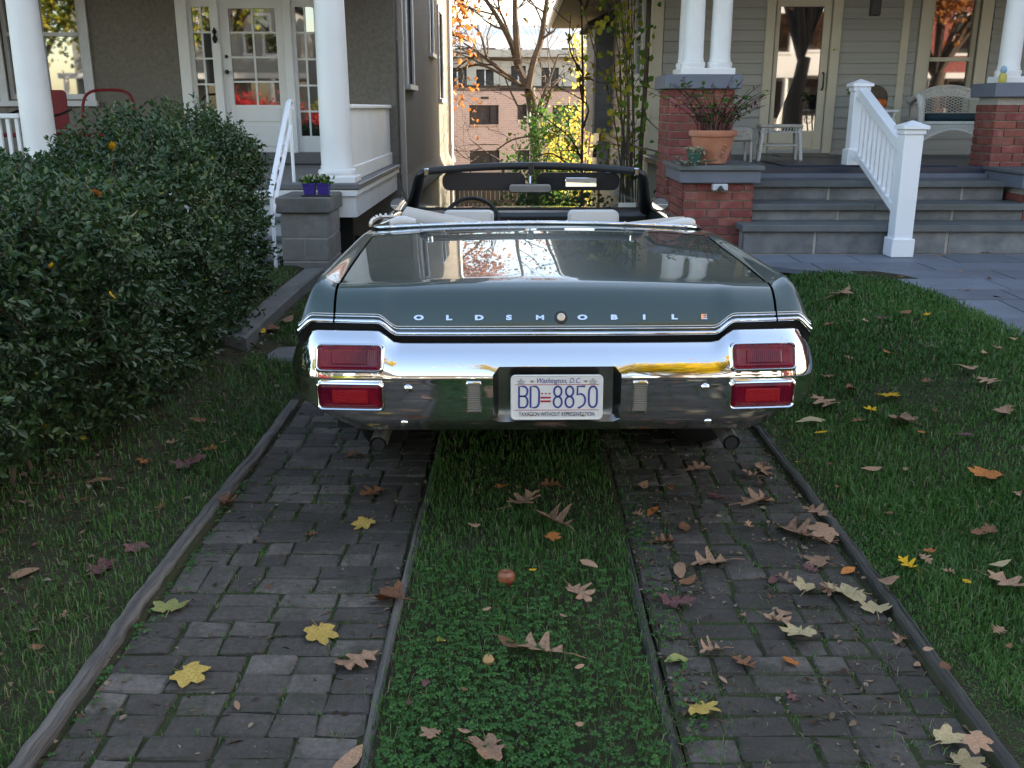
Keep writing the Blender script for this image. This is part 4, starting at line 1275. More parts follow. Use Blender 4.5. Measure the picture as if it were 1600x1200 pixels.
MB().tube([SW @ Vector((0, 0, 0)), SW @ Vector((0, 0, -.30))], .028, 10).build('steering_column', M['vinyl'], wheel, True, 60)
# windshield frame
hd = [(x, 2.70+.09*(1-(x/.70)**2)*.9, 1.212+.034*(1-(x/.70)**2)) for x in np.linspace(-.66, .66, 25)]
frame = MB().tube(hd, .026, 12, True, .9).build('windshield_header', M['vinyl'], CAR, True, 60)
for s in (-1, 1):
    pil = catmull([(s*.655, 2.705, 1.215), (s*.698, 2.735, 1.185), (s*.735, 2.90, 1.09), (s*.775, 3.10, .985), (s*.80, 3.20, .93)], 6)
    MB().tube(pil, np.linspace(.030, .052, len(pil)).tolist(), 12, True, .75).build('windshield_pillar', M['vinyl'], CAR, True, 60)
    MB().bbox(s*.655-.016, s*.655+.016, 2.668, 2.69, 1.190, 1.238, .006).build('header_latch', M['chrome'], frame)
MB().bbox(-.018, .018, 2.745, 2.765, 1.195, 1.268, .005).build('header_clip', M['vinyl'], frame)
gw = []
for t in np.linspace(0, 1, 9):
    gw.append([(x*(.655+.115*t), 2.71+.07*(1-x*x)+t*(.47+.09*(1-x*x)), 1.205+.03*(1-x*x) - t*(.27+.02*(1-x*x))) for x in np.linspace(-1, 1, 25)])
MB().grid(gw).build('windshield', M['windshield'], CAR, True, 80)
# sun visors
def visor(x0, x1, mat, parent):
    def lp(dv):
        return [((x0+x1)/2+q[0], 2.765+dv+(.0 if q[1] > 0 else .02), 1.150+q[1]-.004*abs(q[0])) for q in rrect(x1-x0, .112, .045, 5)]
    mb = MB(); loops_mesh(mb, [lp(-.012), lp(-.014), lp(.012)], True, True)
    return mb.build('sun_visor', mat, parent, True, 40)
visor(-.56, -.035, M['visor'], frame)
vr = visor(.035, .56, M['vinyl'], frame)
MB().bbox(.215, .415, 2.735, 2.747, 1.118, 1.176, .004).build('vanity_mirror', M['mirror'], vr)
MB().bbox(-.47, -.42, 2.735, 2.75, 1.212, 1.222, .003).build('visor_clip', M['chrome'], frame)
MB().bbox(.47, .52, 2.735, 2.75, 1.205, 1.213, .003).build('visor_clip', M['chrome'], frame)
mb = MB()
loops_mesh(mb, [[(q[0]-.008, 2.70+dv, 1.113+q[1]) for q in rrect(.270*k, .058*k, .022*k, 5)] for dv, k in ((.03, .8), (.012, 1.0), (0, 1.0))], False, True)
rm = mb.build('rear_view_mirror', M['black_metal'], CAR, True, 40)
MB().add([(q[0]-.008, 2.701-.25*q[1], 1.113+q[1]) for q in rrect(.262, .050, .02, 5)], [tuple(range(24))]).build('mirror_glass', M['mirror'], rm)
MB().tube([(-.008, 2.72, 1.13), (-.004, 2.77, 1.20)], .008, 8).build('mirror_stem', M['chrome'], rm, True, 60)
for s in (-1, 1):
    c = (s*.865, 3.0, .985)
    mb = MB()
    loops_mesh(mb, [[(c[0]+.060*k*math.cos(a), c[1]+dv, c[2]+.045*k*math.sin(a)) for a in np.linspace(0, 2*math.pi, 25)[:-1]] for dv, k in ((.09, .3), (.06, .8), (.02, 1.0), (0, 1.0), (-.003, .93), (.004, .88))], False, True)
    sm = mb.build('side_mirror', M['vinyl'], CAR, True, 45)
    MB().add([(c[0]+.053*math.cos(a), c[1]+.003, c[2]+.039*math.sin(a)) for a in np.linspace(0, 2*math.pi, 25)[:-1]], [tuple(range(24))]).build('mirror_glass', M['mirror'], sm)
    MB().tube([(c[0], 3.04, .955), (c[0]+s*.005, 3.05, .935)], .012, 8).build('mirror_foot', M['chrome'], sm, True, 60)
MB().box(.60, .72, 3.10, 3.104, .955, .985).build('inspection_sticker', M['sticker'], CAR)
# wheels
for s in (-1, 1):
    for ax in (AX_R, AX_F):
        xc = s*.765
        w = MB().lathe([(.20, -.10), (.30, -.105), (.330, -.085), (.335, -.06), (.335, .06), (.330, .085), (.30, .105), (.20, .10)], 32, (xc, ax, WR), 'x').build('wheel', M['rubber'], CAR, True, 50)
        MB().lathe([(.205, -.085), (.205, .085), (.18, .07), (.08, .05), (.05, .09)], 24, (xc, ax, WR), 'x').build('wheel_rim', M['chrome'], w, True, 50)
MB().tube([(-.75, AX_R, WR), (.75, AX_R, WR)], .05, 10).build('rear_axle', M['rubber'], CAR, True, 60)

# ------------------------------------------------------------------ stucco house on the left
LH = thing('stucco_house', 'grey stucco house with white columned porch left of the driveway', 'house', (-5.0, 12.4, 0.0))
def at_house(o, root):
    """parts are built in world coordinates: keep them there under a moved Empty"""
    o.matrix_parent_inverse = Matrix.Translation(root.location).inverted()
    return o
class Pt:
    """builder of parts under one root, in world coordinates"""
    def __init__(s, root): s.root = root
    def __call__(s, mb, name, mat, parent=None, smooth=False, angle=40):
        o = mb.build(name, mat, parent or s.root, smooth, angle)
        if parent is None: at_house(o, s.root)
        return o
L_ = Pt(LH)
YF = 12.4
XS = -1.50
# front wall with openings: entry and window
put = lambda a, d, z: (a, YF+d, z)
mb = MB(); wall_holes(mb, -11.0, XS, -2.0, 7.6, [(-4.02, -2.42, 1.0, 3.16), (-6.30, -5.32, 1.70, 3.15), (-9.4, -8.2, 1.7, 3.15)], put, .14)
L_(mb, 'front_wall', M['stucco'])
# side wall, slightly flared at the base
SWIN = [(13.62, 14.40, 1.92, 3.6), (17.35, 17.95, 2.52, 3.8), (19.25, 20.2, 1.78, 3.35)]
put = lambda a, d, z: (XS-d, a, z)
mb = MB(); wall_holes(mb, YF, 22.9, .72, 7.6, SWIN, put, .12)
L_(mb, 'side_wall', M['stucco'])
fl = []
for y in np.linspace(YF, 22.9, 24):
    fl.append([(XS, y, .72), (XS+.02, y, .62), (XS+.075, y, .50), (XS+.10, y, .42), (XS+.06, y, .36), (XS-.02, y, .34), (XS-.03, y, -3.0)])
L_(MB().grid(fl), 'wall_flare', M['stucco'], smooth=True, angle=60)
L_(MB().box(XS-.26, XS-.03, YF+.02, 22.9, -3.0, .34), 'foundation', M['concrete'])
L_(MB().box(-11.0, XS-.02, 22.7, 22.92, -3.0, 7.6), 'rear_wall', M['stucco'])
L_(MB().prism([(-11.8, 7.4), (-11.8, 7.6), (-6.2, 11.6), (-.7, 7.6), (-.7, 7.4)], 11.9, 23.4, 'xz'), 'roof', M['roof'])

def window(part, name, xa, xb, za, zb, put, casing=.10, sash=.05, mrail=None, mat=M['white'], muntins=None, sill=True, pane_d=.08, glass=M['win_dark']):
    """window in an opening: casing, sashes, panes; put(a, d, z) maps to space (d inwards)"""
    def bar(a0, a1, z0, z1, d0, d1, nm, par):
        mb = MB()
        pts = [put(a, d, z) for a in (a0, a1) for d in (d0, d1) for z in (z0, z1)]
        mb.add(pts, [(0, 1, 3, 2), (4, 6, 7, 5), (0, 4, 5, 1), (2, 3, 7, 6), (0, 2, 6, 4), (1, 5, 7, 3)])
        return part(mb, nm, mat, par)
    w = MB()
    w.add([put(xa, pane_d+.05, za), put(xb, pane_d+.05, za), put(xb, pane_d+.05, zb), put(xa, pane_d+.05, zb)], [(0, 1, 2, 3)])
    root = part(w, name, M['dark'])
    bar(xa-casing, xa, za-.02, zb+casing, -.03, .02, 'casing', root)
    bar(xb, xb+casing, za-.02, zb+casing, -.03, .02, 'casing', root)
    bar(xa+.001, xb-.001, zb, zb+casing, -.028, .02, 'casing', root)
    if sill: bar(xa-casing-.03, xb+casing+.03, za-.085, za-.021, -.07, .05, 'sill', root)
    bar(xa, xa+sash, za, zb, pane_d-.04, pane_d+.01, 'sash_stile', root)
    bar(xb-sash, xb, za, zb, pane_d-.04, pane_d+.01, 'sash_stile', root)
    bar(xa+sash, xb-sash, za, za+sash*1.2, pane_d-.04, pane_d+.01, 'sash_rail', root)
    bar(xa+sash, xb-sash, zb-sash, zb, pane_d-.04, pane_d+.01, 'sash_rail', root)
    rows = [(za+sash*1.2, zb-sash)]
    if mrail:
        bar(xa+sash, xb-sash, mrail-.022, mrail+.022, pane_d-.045, pane_d+.01, 'meeting_rail', root)
        rows = [(za+sash*1.2, mrail-.022), (mrail+.022, zb-sash)]
    for r0, r1 in rows:
        g = MB(); g.add([put(xa+sash, pane_d, r0), put(xb-sash, pane_d, r0), put(xb-sash, pane_d, r1), put(xa+sash, pane_d, r1)], [(0, 1, 2, 3)])
        part(g, 'pane', glass, root)
    return root
putF = lambda a, d, z: (a, YF+d, z)
putS = lambda a, d, z: (XS-d, a, z)
window(L_, 'window', -6.30, -5.32, 1.70, 3.15, putF, .10, .05, 2.46, M['white_grey'])
window(L_, 'window', -9.4, -8.2, 1.70, 3.15, putF, .10, .05, 2.46, M['white_grey'])
for (a, b, c, d) in SWIN:
    window(L_, 'window', a, b, c, d, putS, .10, .05, (c+d)/2, M['white_grey'])

# entry: door leaf with 2 x 4 panes between two sidelights
def glazed(part, root, xa, xb, za, zb, nc, nr, y, bar=.022, mat=M['white']):
    cw = (xb-xa-(nc-1)*bar)/nc; rh = (zb-za-(nr-1)*bar)/nr
    for c in range(nc):
        for r in range(nr):
            x0 = xa+c*(cw+bar); z0 = za+r*(rh+bar)
            g = MB(); tl = random.uniform(-.0015, .0015)
            g.add([(x0, y+tl, z0), (x0+cw, y-tl, z0), (x0+cw, y-tl, z0+rh), (x0, y+tl, z0+rh)], [(0, 1, 2, 3)])
            part(g, 'pane', M['win_dark'], root)
    for c in range(1, nc):
        x0 = xa+c*cw+(c-1)*bar
        part(MB().box(x0, x0+bar, y-.014, y+.006, za, zb), 'muntin', mat, root)
    for r in range(1, nr):
        z0 = za+r*rh+(r-1)*bar
        part(MB().box(xa, xb, y-.012, y+.007, z0, z0+bar), 'muntin', mat, root)
def leaf(part, nm, x0, x1, z0, z1, gx0, gx1, gz0, gz1, y0, y1, nc, nr, mat=M['white']):
    mb = MB()
    mb.box(x0, gx0, y0, y1, z0, z1).box(gx1, x1, y0, y1, z0, z1).box(gx0, gx1, y0, y1, z0, gz0).box(gx0, gx1, y0, y1, gz1, z1)
    root = part(mb, nm, mat)
    glazed(part, root, gx0, gx1, gz0, gz1, nc, nr, (y0+y1)/2+.005, mat=mat)
    return root
door = leaf(L_, 'door', -3.62, -2.84, 1.06, 3.08, -3.515, -2.945, 1.63, 2.755, YF+.035, YF+.08, 2, 4)
L_(MB().bbox(-3.505, -2.955, YF+.022, YF+.034, 1.43, 1.60, .004), 'door_panel', M['white'], door)
L_(MB().bbox(-3.505, -2.955, YF+.022, YF+.034, 1.13, 1.39, .004), 'door_panel', M['white'], door)
L_(MB().lathe([(.02, 0), (.02, .02), (.028, .04), (.018, .06)], 12, (0, 0, 0), 'z').xf(Matrix.Translation((-3.57, YF+.034, 2.02)) @ Matrix.Rotation(rad(90), 4, 'X')), 'door_knob', M['black_metal'], door, True)
L_(MB().lathe([(.022, 0), (.022, .012)], 12).xf(Matrix.Translation((-3.57, YF+.034, 2.20)) @ Matrix.Rotation(rad(90), 4, 'X')), 'door_lock', M['black_metal'], door, True)
sl = leaf(L_, 'sidelight', -4.0, -3.72, 1.06, 3.08, -3.965, -3.745, 1.28, 2.775, YF+.04, YF+.075, 2, 5)
sr = leaf(L_, 'sidelight', -2.74, -2.44, 1.06, 3.08, -2.705, -2.475, 1.255, 2.775, YF+.04, YF+.075, 2, 5)
for x0, x1 in ((-4.135, -4.001), (-3.719, -3.621), (-2.839, -2.741), (-2.439, -2.33)):
    L_(MB().bbox(x0, x1, YF-.035, YF+.06, .97, 3.2, .006), 'entry_casing', M['white'])
L_(MB().box(-4.135, -2.33, YF-.037, YF+.06, 3.081, 3.26), 'entry_head', M['white'])
L_(MB().bbox(-4.14, -2.30, YF-.16, YF+.08, .92, 1.055, .01), 'threshold', M['deck_grey'])
L_(MB().lathe([(.012, -.10), (.035, -.05), (.012, 0), (.03, .03), (.006, .08)], 8, (-3.67, YF-.06, 2.45)), 'door_knocker', M['black_metal'])
# porch
L_(MB().bbox(-11.0, -1.47, 9.12, YF-.002, .86, .915, .008), 'porch_floor', M['deck_grey'])
L_(MB().box(-11.0, -1.52, 9.17, 9.20, .60, .858), 'porch_fascia', M['white'])
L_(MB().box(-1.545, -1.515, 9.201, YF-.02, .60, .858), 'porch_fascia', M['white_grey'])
L_(MB().box(-11.0, -1.50, 9.135, 9.168, .80, .855), 'fascia_moulding', M['white'])
L_(MB().box(-1.513, -1.487, 9.16, YF-.02, .815, .856), 'fascia_moulding', M['white'])
L_(MB().box(-11.0, -1.2, 8.9, YF-.01, 3.42, 3.9), 'porch_roof_beam', M['white'])
L_(MB().prism([(8.6, 3.9), (8.6, 4.0), (12.4, 5.0), (12.4, 3.9)], -11.3, -1.0, 'yz'), 'porch_roof', M['roof'])
def column(part, x, y, z0, z1, r, mat=M['white'], name='column'):
    prof = [(r*1.18, 0), (r*1.18, .012), (r*1.24, .03), (r*1.20, .055), (r*1.05, .065), (r*1.05, .085)]
    n = 14
    for k in range(n+1):
        t = k/n
        prof.append((r*(1-.16*t**1.6), .10+(z1-z0-.22)*t))
    prof += [(r*.95, z1-z0-.10), (r*1.05, z1-z0-.06), (r*1.1, z1-z0-.02), (r*1.1, z1-z0)]
    prof = [(a, b+z0+.06) for a, b in prof]
    c = part(MB().lathe(prof, 40, (x, y, 0)), name, mat, None, True, 30)
    part(MB().bbox(x-r*1.33, x+r*1.33, y-r*1.33, y+r*1.33, z0, z0+.06, .006), 'plinth', mat, c)
    return c
column(L_, -1.715, 9.36, .915, 3.42, .147)
column(L_, -4.52, 9.36, .915, 3.42, .147)
column(L_, -7.4, 9.36, .915, 3.42, .147)
# solid side rail of vertical boards, curving out to the column
kw = []
for t in np.linspace(0, 1, 14):
    y = 9.50+t*(YF-9.50); x = -1.60+.03*math.sin(t*math.pi)*1.0-.02*t
    kw.append((x, y))
# boards
N = 26
for k in range(N):
    y0 = 9.50+k*(YF-.02-9.50)/N; y1 = 9.50+(k+1)*(YF-.02-9.50)/N-.006
    x = -1.585
    L_(MB().bbox(x-.02, x, y0, y1, 1.06, 1.585, .003), 'rail_board', M['white'])
L_(MB().box(-1.63, -1.606, 9.5, YF-.02, .915, 1.6), 'rail_backing', M['white'])
L_(MB().bbox(-1.66, -1.555, 9.46, YF-.012, 1.585, 1.63, .01), 'rail_cap', M['white'])
L_(MB().bbox(-1.604, -1.565, 9.50, YF-.015, .916, 1.058, .008), 'rail_base', M['white'])
# baluster railing at the far left of the porch
L_(MB().bbox(-7.25, -4.68, 9.33, 9.40, 1.50, 1.545, .008), 'railing_top', M['white'])
L_(MB().bbox(-7.25, -4.68, 9.34, 9.39, 1.02, 1.06, .008), 'railing_bottom', M['white'])
for k in range(30):
    x = -7.2+k*.085
    L_(MB().box(x, x+.032, 9.35, 9.382, 1.06, 1.50), 'baluster', M['white'])
# porch under-void lattice wall and wooden steps
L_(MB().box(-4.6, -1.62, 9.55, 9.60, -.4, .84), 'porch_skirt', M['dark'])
for k in range(4):
    z = .30+.155*k
    L_(MB().bbox(-3.6, -2.12, 8.50+.20*k, 8.80+.20*k+.02, z-.035, z, .006), 'step_tread', M['deck_grey'])
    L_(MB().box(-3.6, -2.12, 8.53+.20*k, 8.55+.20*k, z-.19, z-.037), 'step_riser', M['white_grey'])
# downspout on the side wall corner, and two farther back
def downspout(x, y, z0, z1, elbow=None):
    d = L_(MB().bbox(x-.035, x+.035, y-.045, y+.045, z0, z1, .01), 'downspout', M['downspout'])
    for z in (.78, 2.4):
        if z0 < z < z1: L_(MB().box(x-.040, x+.041, y-.050, y+.050, z, z+.035), 'strap', M['downspout'], d)
downspout(XS+.05, 12.62, -1.0, 7.4)
downspout(XS+.05, 21.6, -2.0, 7.4)
L_(MB().bbox(XS-.02, XS+.03, 22.3, 22.92, -1.0, 7.5, .01), 'corner_board', M['white'])
L_(MB().tube([(XS+.02, 12.95, .18), (XS+.12, 12.95, .18)], .03, 10), 'dryer_vent', M['white_grey'], smooth=True)

# concrete block pier beside the steps
PIER = thing('block_pier', 'concrete block pier with a thick cap beside the left porch steps', 'pier', (-1.88, 8.85, 0.2))
P_ = Pt(PIER)
px0, px1, py0, py1 = -2.085, -1.675, 8.52, 9.14
P_(MB().box(px0+.005, px1-.005, py0+.005, py1-.012, 0.0, .70), 'mortar_core', M['mortar'])
z = .08
for c in range(3):
    h = .193
    if c % 2 == 0:
        segs = [(px0, px1)]; sd = [(py0+.21, py1)]
    else:
        segs = [(px0, (px0+px1)/2), ((px0+px1)/2, px1)]; sd = [(py0+.01, py0+.40), (py0+.41, py1)]
    for a, b in segs: P_(MB().bbox(a, b-(0 if b == px1 else .01), py0, py0+.20, z, z+h, .004), 'block', M['block'])
    for a, b in sd: P_(MB().bbox(px1-.19, px1+.001, max(a, py0+.205), b, z, z+h, .004), 'block', M['block'])
    z += .207
P_(MB().bbox(px0-.03, px1+.035, py0-.035, py1, .705, .845, .012), 'cap', M['concrete'])

# white iron handrail
HR = thing('stair_handrail', 'white painted iron handrail with scrollwork beside the block pier', 'handrail', (-2.12, 8.42, .22))
H_ = Pt(HR)
def flat(pts, r=.019, sq=.55): return MB().tube(pts, r, 8, True, sq)
H_(flat([(-2.12, 8.40, .22), (-2.12, 8.40, .90)], .016, 1), 'lower_post', M['white_new'], smooth=True)
H_(flat([(-2.13, 9.34, .915), (-2.13, 9.34, 1.64)], .016, 1), 'upper_post', M['white_new'], smooth=True)
H_(flat([(-2.12, 8.36, .86), (-2.12, 8.39, .90), (-2.13, 9.30, 1.645), (-2.13, 9.36, 1.665), (-2.13, 9.42, 1.64), (-2.13, 9.43, 1.60), (-2.13, 9.39, 1.585)], .024, .6), 'top_rail', M['white_new'], smooth=True)
H_(flat([(-2.12, 8.42, .72), (-2.13, 9.34, 1.44)], .018, .8), 'lower_rail', M['white_new'], smooth=True)
for k in range(4):
    t = .25+.14*k
    c = Vector((-2.125, 8.40+.93*t, .81+.74*t))
    pts = [c+Vector((0, math.cos(a)*(.055-.004*a), math.sin(a)*(.055-.004*a))) for a in np.linspace(0, 9.0, 24)]
    H_(flat(pts, .007, 1), 'scroll', M['white_new'], smooth=True)

# flowers in two purple pots on a tray
tray = tag(MB().bbox(-1.90, -1.64, 8.56, 8.74, .846, .858, .004).build('plant_tray', M['black_metal']), 'flat black tray under two purple pots on the block pier', 'tray')
for i, (x, lab) in enumerate(((-1.838, 'purple plastic pot of pansies nearer the handrail on the block pier'), (-1.712, 'purple plastic pot of pansies nearer the car on the block pier'))):
    FP = thing('flower_pot', lab, 'flower pot', (x, 8.65, .859), 0, 'purple pots on the block pier')
    mb = MB()
    loops_mesh(mb, [[(q[0], q[1], z) for q in rrect(w, w*1.1, .012, 3)] for w, z in ((.088, 0), (.108, .085), (.118, .087), (.118, .10), (.106, .10), (.104, .085))], True, True)
    mb.build('pot', M['purple_pot'], FP)
    n = 90
    pos = np.stack([RNG.normal(0, .028, n), RNG.normal(0, .028, n), .09+.05*RNG.random(n)], 1); dr = RNG.normal(0, 1, (n, 3)); dr[:, 2] = np.abs(dr[:, 2])*.8
    link('foliage', leaves_mesh('foliage', pos, dr, RNG.normal(0, 1, (n, 3))+np.array([[0, 0, 1]]), .045, .025, M['green_bush']), FP)
    n = 26
    pos = np.stack([RNG.normal(-.01, .022, n), RNG.normal(0, .022, n), .13+.03*RNG.random(n)], 1); dr = RNG.normal(0, 1, (n, 3))
    link('petals', leaves_mesh('petals', pos, dr, RNG.normal(0, 1, (n, 3))+np.array([[0, -1, .3]]), .03, .03, M['pale_flower'], np.zeros(n)), FP)

# red porch chairs behind the hedge
c1 = thing('porch_chair', 'red tube-framed metal porch chair with an open back, nearer the hedge crest', 'chair', (-4.35, 10.6, .915), rad(8), 'red porch chairs')
arch = [(-.27, 0, .42), (-.27, .02, .62), (-.24, .05, .78), (-.16, .08, .85), (0, .09, .865), (.16, .08, .85), (.24, .05, .78), (.27, .02, .62), (.27, 0, .42)]
MB().tube(catmull(arch, 4), .016, 8).build('back_frame', M['red_paint'], c1, True)
MB().bbox(-.27, .27, -.46, .02, .39, .43, .012).build('seat', M['red_paint'], c1)
MB().tube([(-.27, .0, .60), (-.25, -.1, .43)], .012, 6).build('brace', M['red_paint'], c1, True)
for sx in (-1, 1):
    for y in (-.42, .0):
        MB().tube([(sx*.26, y, .40), (sx*.27, y-.02, 0)], .014, 8).build('leg', M['red_paint'], c1, True)
c2 = thing('porch_chair', 'red metal porch chair with a solid back, beside the left column', 'chair', (-5.20, 11.0, .915), rad(-6), 'red porch chairs')
mb = MB(); loops_mesh(mb, [[(q[0], dy, .66+q[1]) for q in rrect(.50, .42, .05, 4)] for dy in (0, .012)], True, True)
mb.build('backrest', M['red_paint'], c2, True)
MB().bbox(-.28, .28, -.46, .0, .38, .42, .012).build('seat', M['red_paint'], c2)
for sx in (-1, 1):
    MB().tube(catmull([(sx*.29, .0, .66), (sx*.30, -.2, .62), (sx*.30, -.42, .58), (sx*.30, -.47, .50), (sx*.29, -.44, 0)], 4), .014, 8).build('arm', M['black_metal'], c2, True)
    MB().tube([(sx*.27, .0, .44), (sx*.28, .10, 0)], .014, 8).build('leg', M['red_paint'], c2, True)

# ------------------------------------------------------------------ clapboard house on the right
RH = thing('clapboard_house', 'taupe clapboard house with brick-piered porch and stone steps right of the driveway', 'house', (6.0, 11.8, 0.0))
R_ = Pt(RH)
YR, XR, FZ = 11.8, 1.60, 1.06
DOOR = (2.985, 3.62, 1.08, 3.06)
WIN = (4.78, 5.34, 1.49, 2.95)
put = lambda a, d, z: (a, YR+.03+d, z)
mb = MB(); wall_holes(mb, XR, 12.0, .3, 5.2, [DOOR, WIN], put, .14)
R_(mb, 'front_wall', M['siding'])
R_(MB().box(XR+.02, XR+.2, YR+.04, 21.0, -3.0, 5.2), 'side_wall', M['siding_side'])
R_(MB().box(XR+.2, 12.0, 20.8, 21.0, -3.0, 5.2), 'rear_wall', M['siding_side'])
# clapboards: one wedge-shaped board for each course and run
def board_mesh(mat):
    me = MB().add([(0, 0, 0), (1, 0, 0), (1, -.027, 0), (0, -.027, 0), (0, 0, 1), (1, 0, 1), (1, -.004, 1), (0, -.004, 1)],
                  [(0, 3, 2, 1), (3, 7, 6, 2), (4, 5, 6, 7), (0, 1, 5, 4), (0, 4, 7, 3), (1, 2, 6, 5)]).mesh('clapboard', False, mat)
    return me
BM, BMS = board_mesh(M['siding']), board_mesh(M['siding_side'])
H = .122
zc = FZ+.06
while zc < 3.1:
    runs = [(1.70, DOOR[0]-.115), (DOOR[1]+.12, 4.44), (4.53, WIN[0]-.15), (WIN[1]+.15, 5.62), (5.74, 8.0)]
    if zc+H*.5 < WIN[2]-.11: runs = [(1.70, DOOR[0]-.115), (DOOR[1]+.12, 4.44), (4.53, 5.62), (5.74, 8.0)]
    for a, b in runs:
        o = link('clapboard', BM, RH, (a, YR+.030, zc), None, (b-a, 1, H+.012)); at_house(o, RH)
    zc += H
zc = -.55
while zc < 3.15:
    o = link('clapboard', BMS, RH, (XR+.02, 21.0, zc), (0, 0, rad(-90)), (21.0-12.0, 1, H+.012)); at_house(o, RH)
    zc += H
R_(MB().bbox(1.56, 1.69, YR-.005, YR+.10, .45, 3.3, .004), 'corner_board', M['cream'])
R_(MB().bbox(1.555, 1.60, YR+.101, YR+.24, .45, 3.3, .004), 'corner_board', M['cream'])
R_(MB().bbox(4.44, 4.53, YR-.004, YR+.03, FZ, 3.2, .004), 'trim_board', M['cream'])
R_(MB().bbox(5.62, 5.74, YR-.004, YR+.03, FZ, 3.2, .004), 'trim_board', M['cream'])
R_(MB().box(1.70, 8.0, YR-.002, YR+.028, FZ, FZ+.058), 'base_board', M['siding'])
# door
for a, b in ((DOOR[0]-.115, DOOR[0]-.012), (DOOR[1]+.012, DOOR[1]+.12)):
    R_(MB().bbox(a, b, YR-.02, YR+.04, FZ, 3.2, .005), 'door_casing', M['cream'])
R_(MB().bbox(DOOR[0]-.13, DOOR[1]+.13, YR-.021, YR+.04, 3.06, 3.2, .005), 'door_head', M['cream'])
d = MB()
gx0, gx1, gz0, gz1 = 3.035, 3.535, 1.335, 2.715
y0, y1 = YR+.01, YR+.045
d.box(2.987, gx0, y0, y1, 1.082, 3.05).box(gx1, 3.618, y0, y1, 1.082, 3.05).box(gx0, gx1, y0, y1, 1.082, gz0).box(gx0, gx1, y0, y1, gz1, 3.05)
sd = R_(d, 'screen_door', M['cream'])
g = MB(); g.add([(gx0, YR+.028, gz0), (gx1, YR+.029, gz0), (gx1, YR+.027, gz1), (gx0, YR+.028, gz1)], [(0, 1, 2, 3)])
R_(g, 'pane', M['win_dark'], sd)
R_(MB().bbox(3.06, 3.51, YR+.002, YR+.0095, 1.13, 1.29, .003), 'door_panel', M['cream'], sd)
R_(MB().tube(catmull([(3.575, YR+.008, 1.80), (3.575, YR-.03, 1.82), (3.575, YR-.035, 1.90), (3.575, YR-.03, 1.97), (3.575, YR+.008, 1.99)], 4), .011, 8), 'door_handle', M['black_metal'], sd, True)
R_(MB().lathe([(.016, 0), (.016, .01), (.006, .016)], 12).xf(Matrix.Translation((3.675, YR-.021, 2.25)) @ Matrix.Rotation(rad(90), 4, 'X')), 'door_bell', M['brass'], None, True)
R_(MB().bbox(2.9, 3.72, YR-.06, YR+.03, FZ, FZ+.02, .004), 'door_sill', M['soffit'])
# window
putR = lambda a, dd, z: (a, YR+.03+dd, z)
window(R_, 'window', *WIN, putR, .13, .045, 2.14, M['cream'])
# dark porch lamp
lamp = thing('porch_lamp', 'dark metal lantern hanging beside the right house door', 'lamp', (3.90, 11.2, 2.66))
MB().bbox(-.05, .05, -.05, .05, -.10, .10, .01).build('lantern_body', M['black_metal'], lamp)
MB().prism([(-.08, .101), (.08, .101), (.0, .19)], -.07, .07, 'xz').build('lantern_cap', M['black_metal'], lamp)
MB().tube([(0, 0, .19), (0, 0, .86)], .008, 6).build('lantern_chain', M['black_metal'], lamp)
# porch floor, roof
R_(MB().bbox(1.50, 12.0, 9.36, YR+.02, .99, FZ, .012), 'porch_floor', M['porch_navy'])
R_(MB().box(1.52, 12.0, 9.40, 9.44, .3, .988), 'porch_skirt', M['cap_grey'])
R_(MB().box(1.46, 12.2, 9.15, 9.75, 3.28, 3.62), 'porch_beam', M['white'])
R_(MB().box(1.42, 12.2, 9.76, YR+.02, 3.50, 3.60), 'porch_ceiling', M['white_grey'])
# main roof: gable along the depth, low eaves with wide soffits
R_(MB().prism([(.72, 3.22), (.72, 3.36), (6.8, 8.2), (13.0, 3.36), (13.0, 3.22), (12.2, 3.26), (6.8, 7.8), (1.62, 3.26)], 8.7, 21.5, 'xz'), 'roof', M['roof'])
R_(MB().box(.735, 1.60, 8.72, 21.45, 3.195, 3.217), 'soffit', M['soffit'])
R_(MB().prism([(1.6, 3.3), (6.8, 7.75), (12.0, 3.3)], 9.0, 9.1, 'xz'), 'gable_wall', M['siding'])
R_(MB().bbox(.64, .73, 8.6, 21.55, 3.20, 3.33, .02), 'gutter', M['white_grey'])
# shingled bay at the back of the side wall
bay = R_(MB().box(1.30, 1.60, 16.9, 18.9, 1.18, 2.95), 'shingled_bay', M['slate_shingle'])
for k in range(15):
    z = 1.18+k*.118
    n = 5
    for j in range(n):
        y0 = 16.9+(18.9-16.9)*j/n
        R_(MB().add([(1.30, y0, z+.125), (1.285, y0, z), (1.285, y0+.395, z), (1.30, y0+.395, z+.125)], [(0, 1, 2, 3)]), 'shingle', M['slate_shingle'], bay)
    R_(MB().add([(1.30, 16.9, z+.125), (1.30, 16.885, z), (1.60, 16.885, z), (1.60, 16.9, z+.125)], [(0, 1, 2, 3)]), 'shingle', M['slate_shingle'], bay)
R_(MB().prism([(1.16, 2.90), (1.16, 2.95), (1.60, 3.15), (1.60, 2.90)], 16.75, 19.0, 'xz'), 'bay_roof', M['roof'])
R_(MB().bbox(1.27, 1.31, 16.86, 16.92, 1.16, 2.95, .004), 'bay_corner', M['white_grey'])
# window high in the side wall, half hidden by the vine
putRS = lambda a, dd, z: (XR-.004+dd, a, z)
window(R_, 'window', 12.75, 13.5, 1.95, 3.0, putRS, .09, .05, 2.5, M['white_grey'], pane_d=.0)
window(R_, 'window', 15.3, 15.9, .35, .85, putRS, .05, .04, None, M['white_grey'], pane_d=.0)
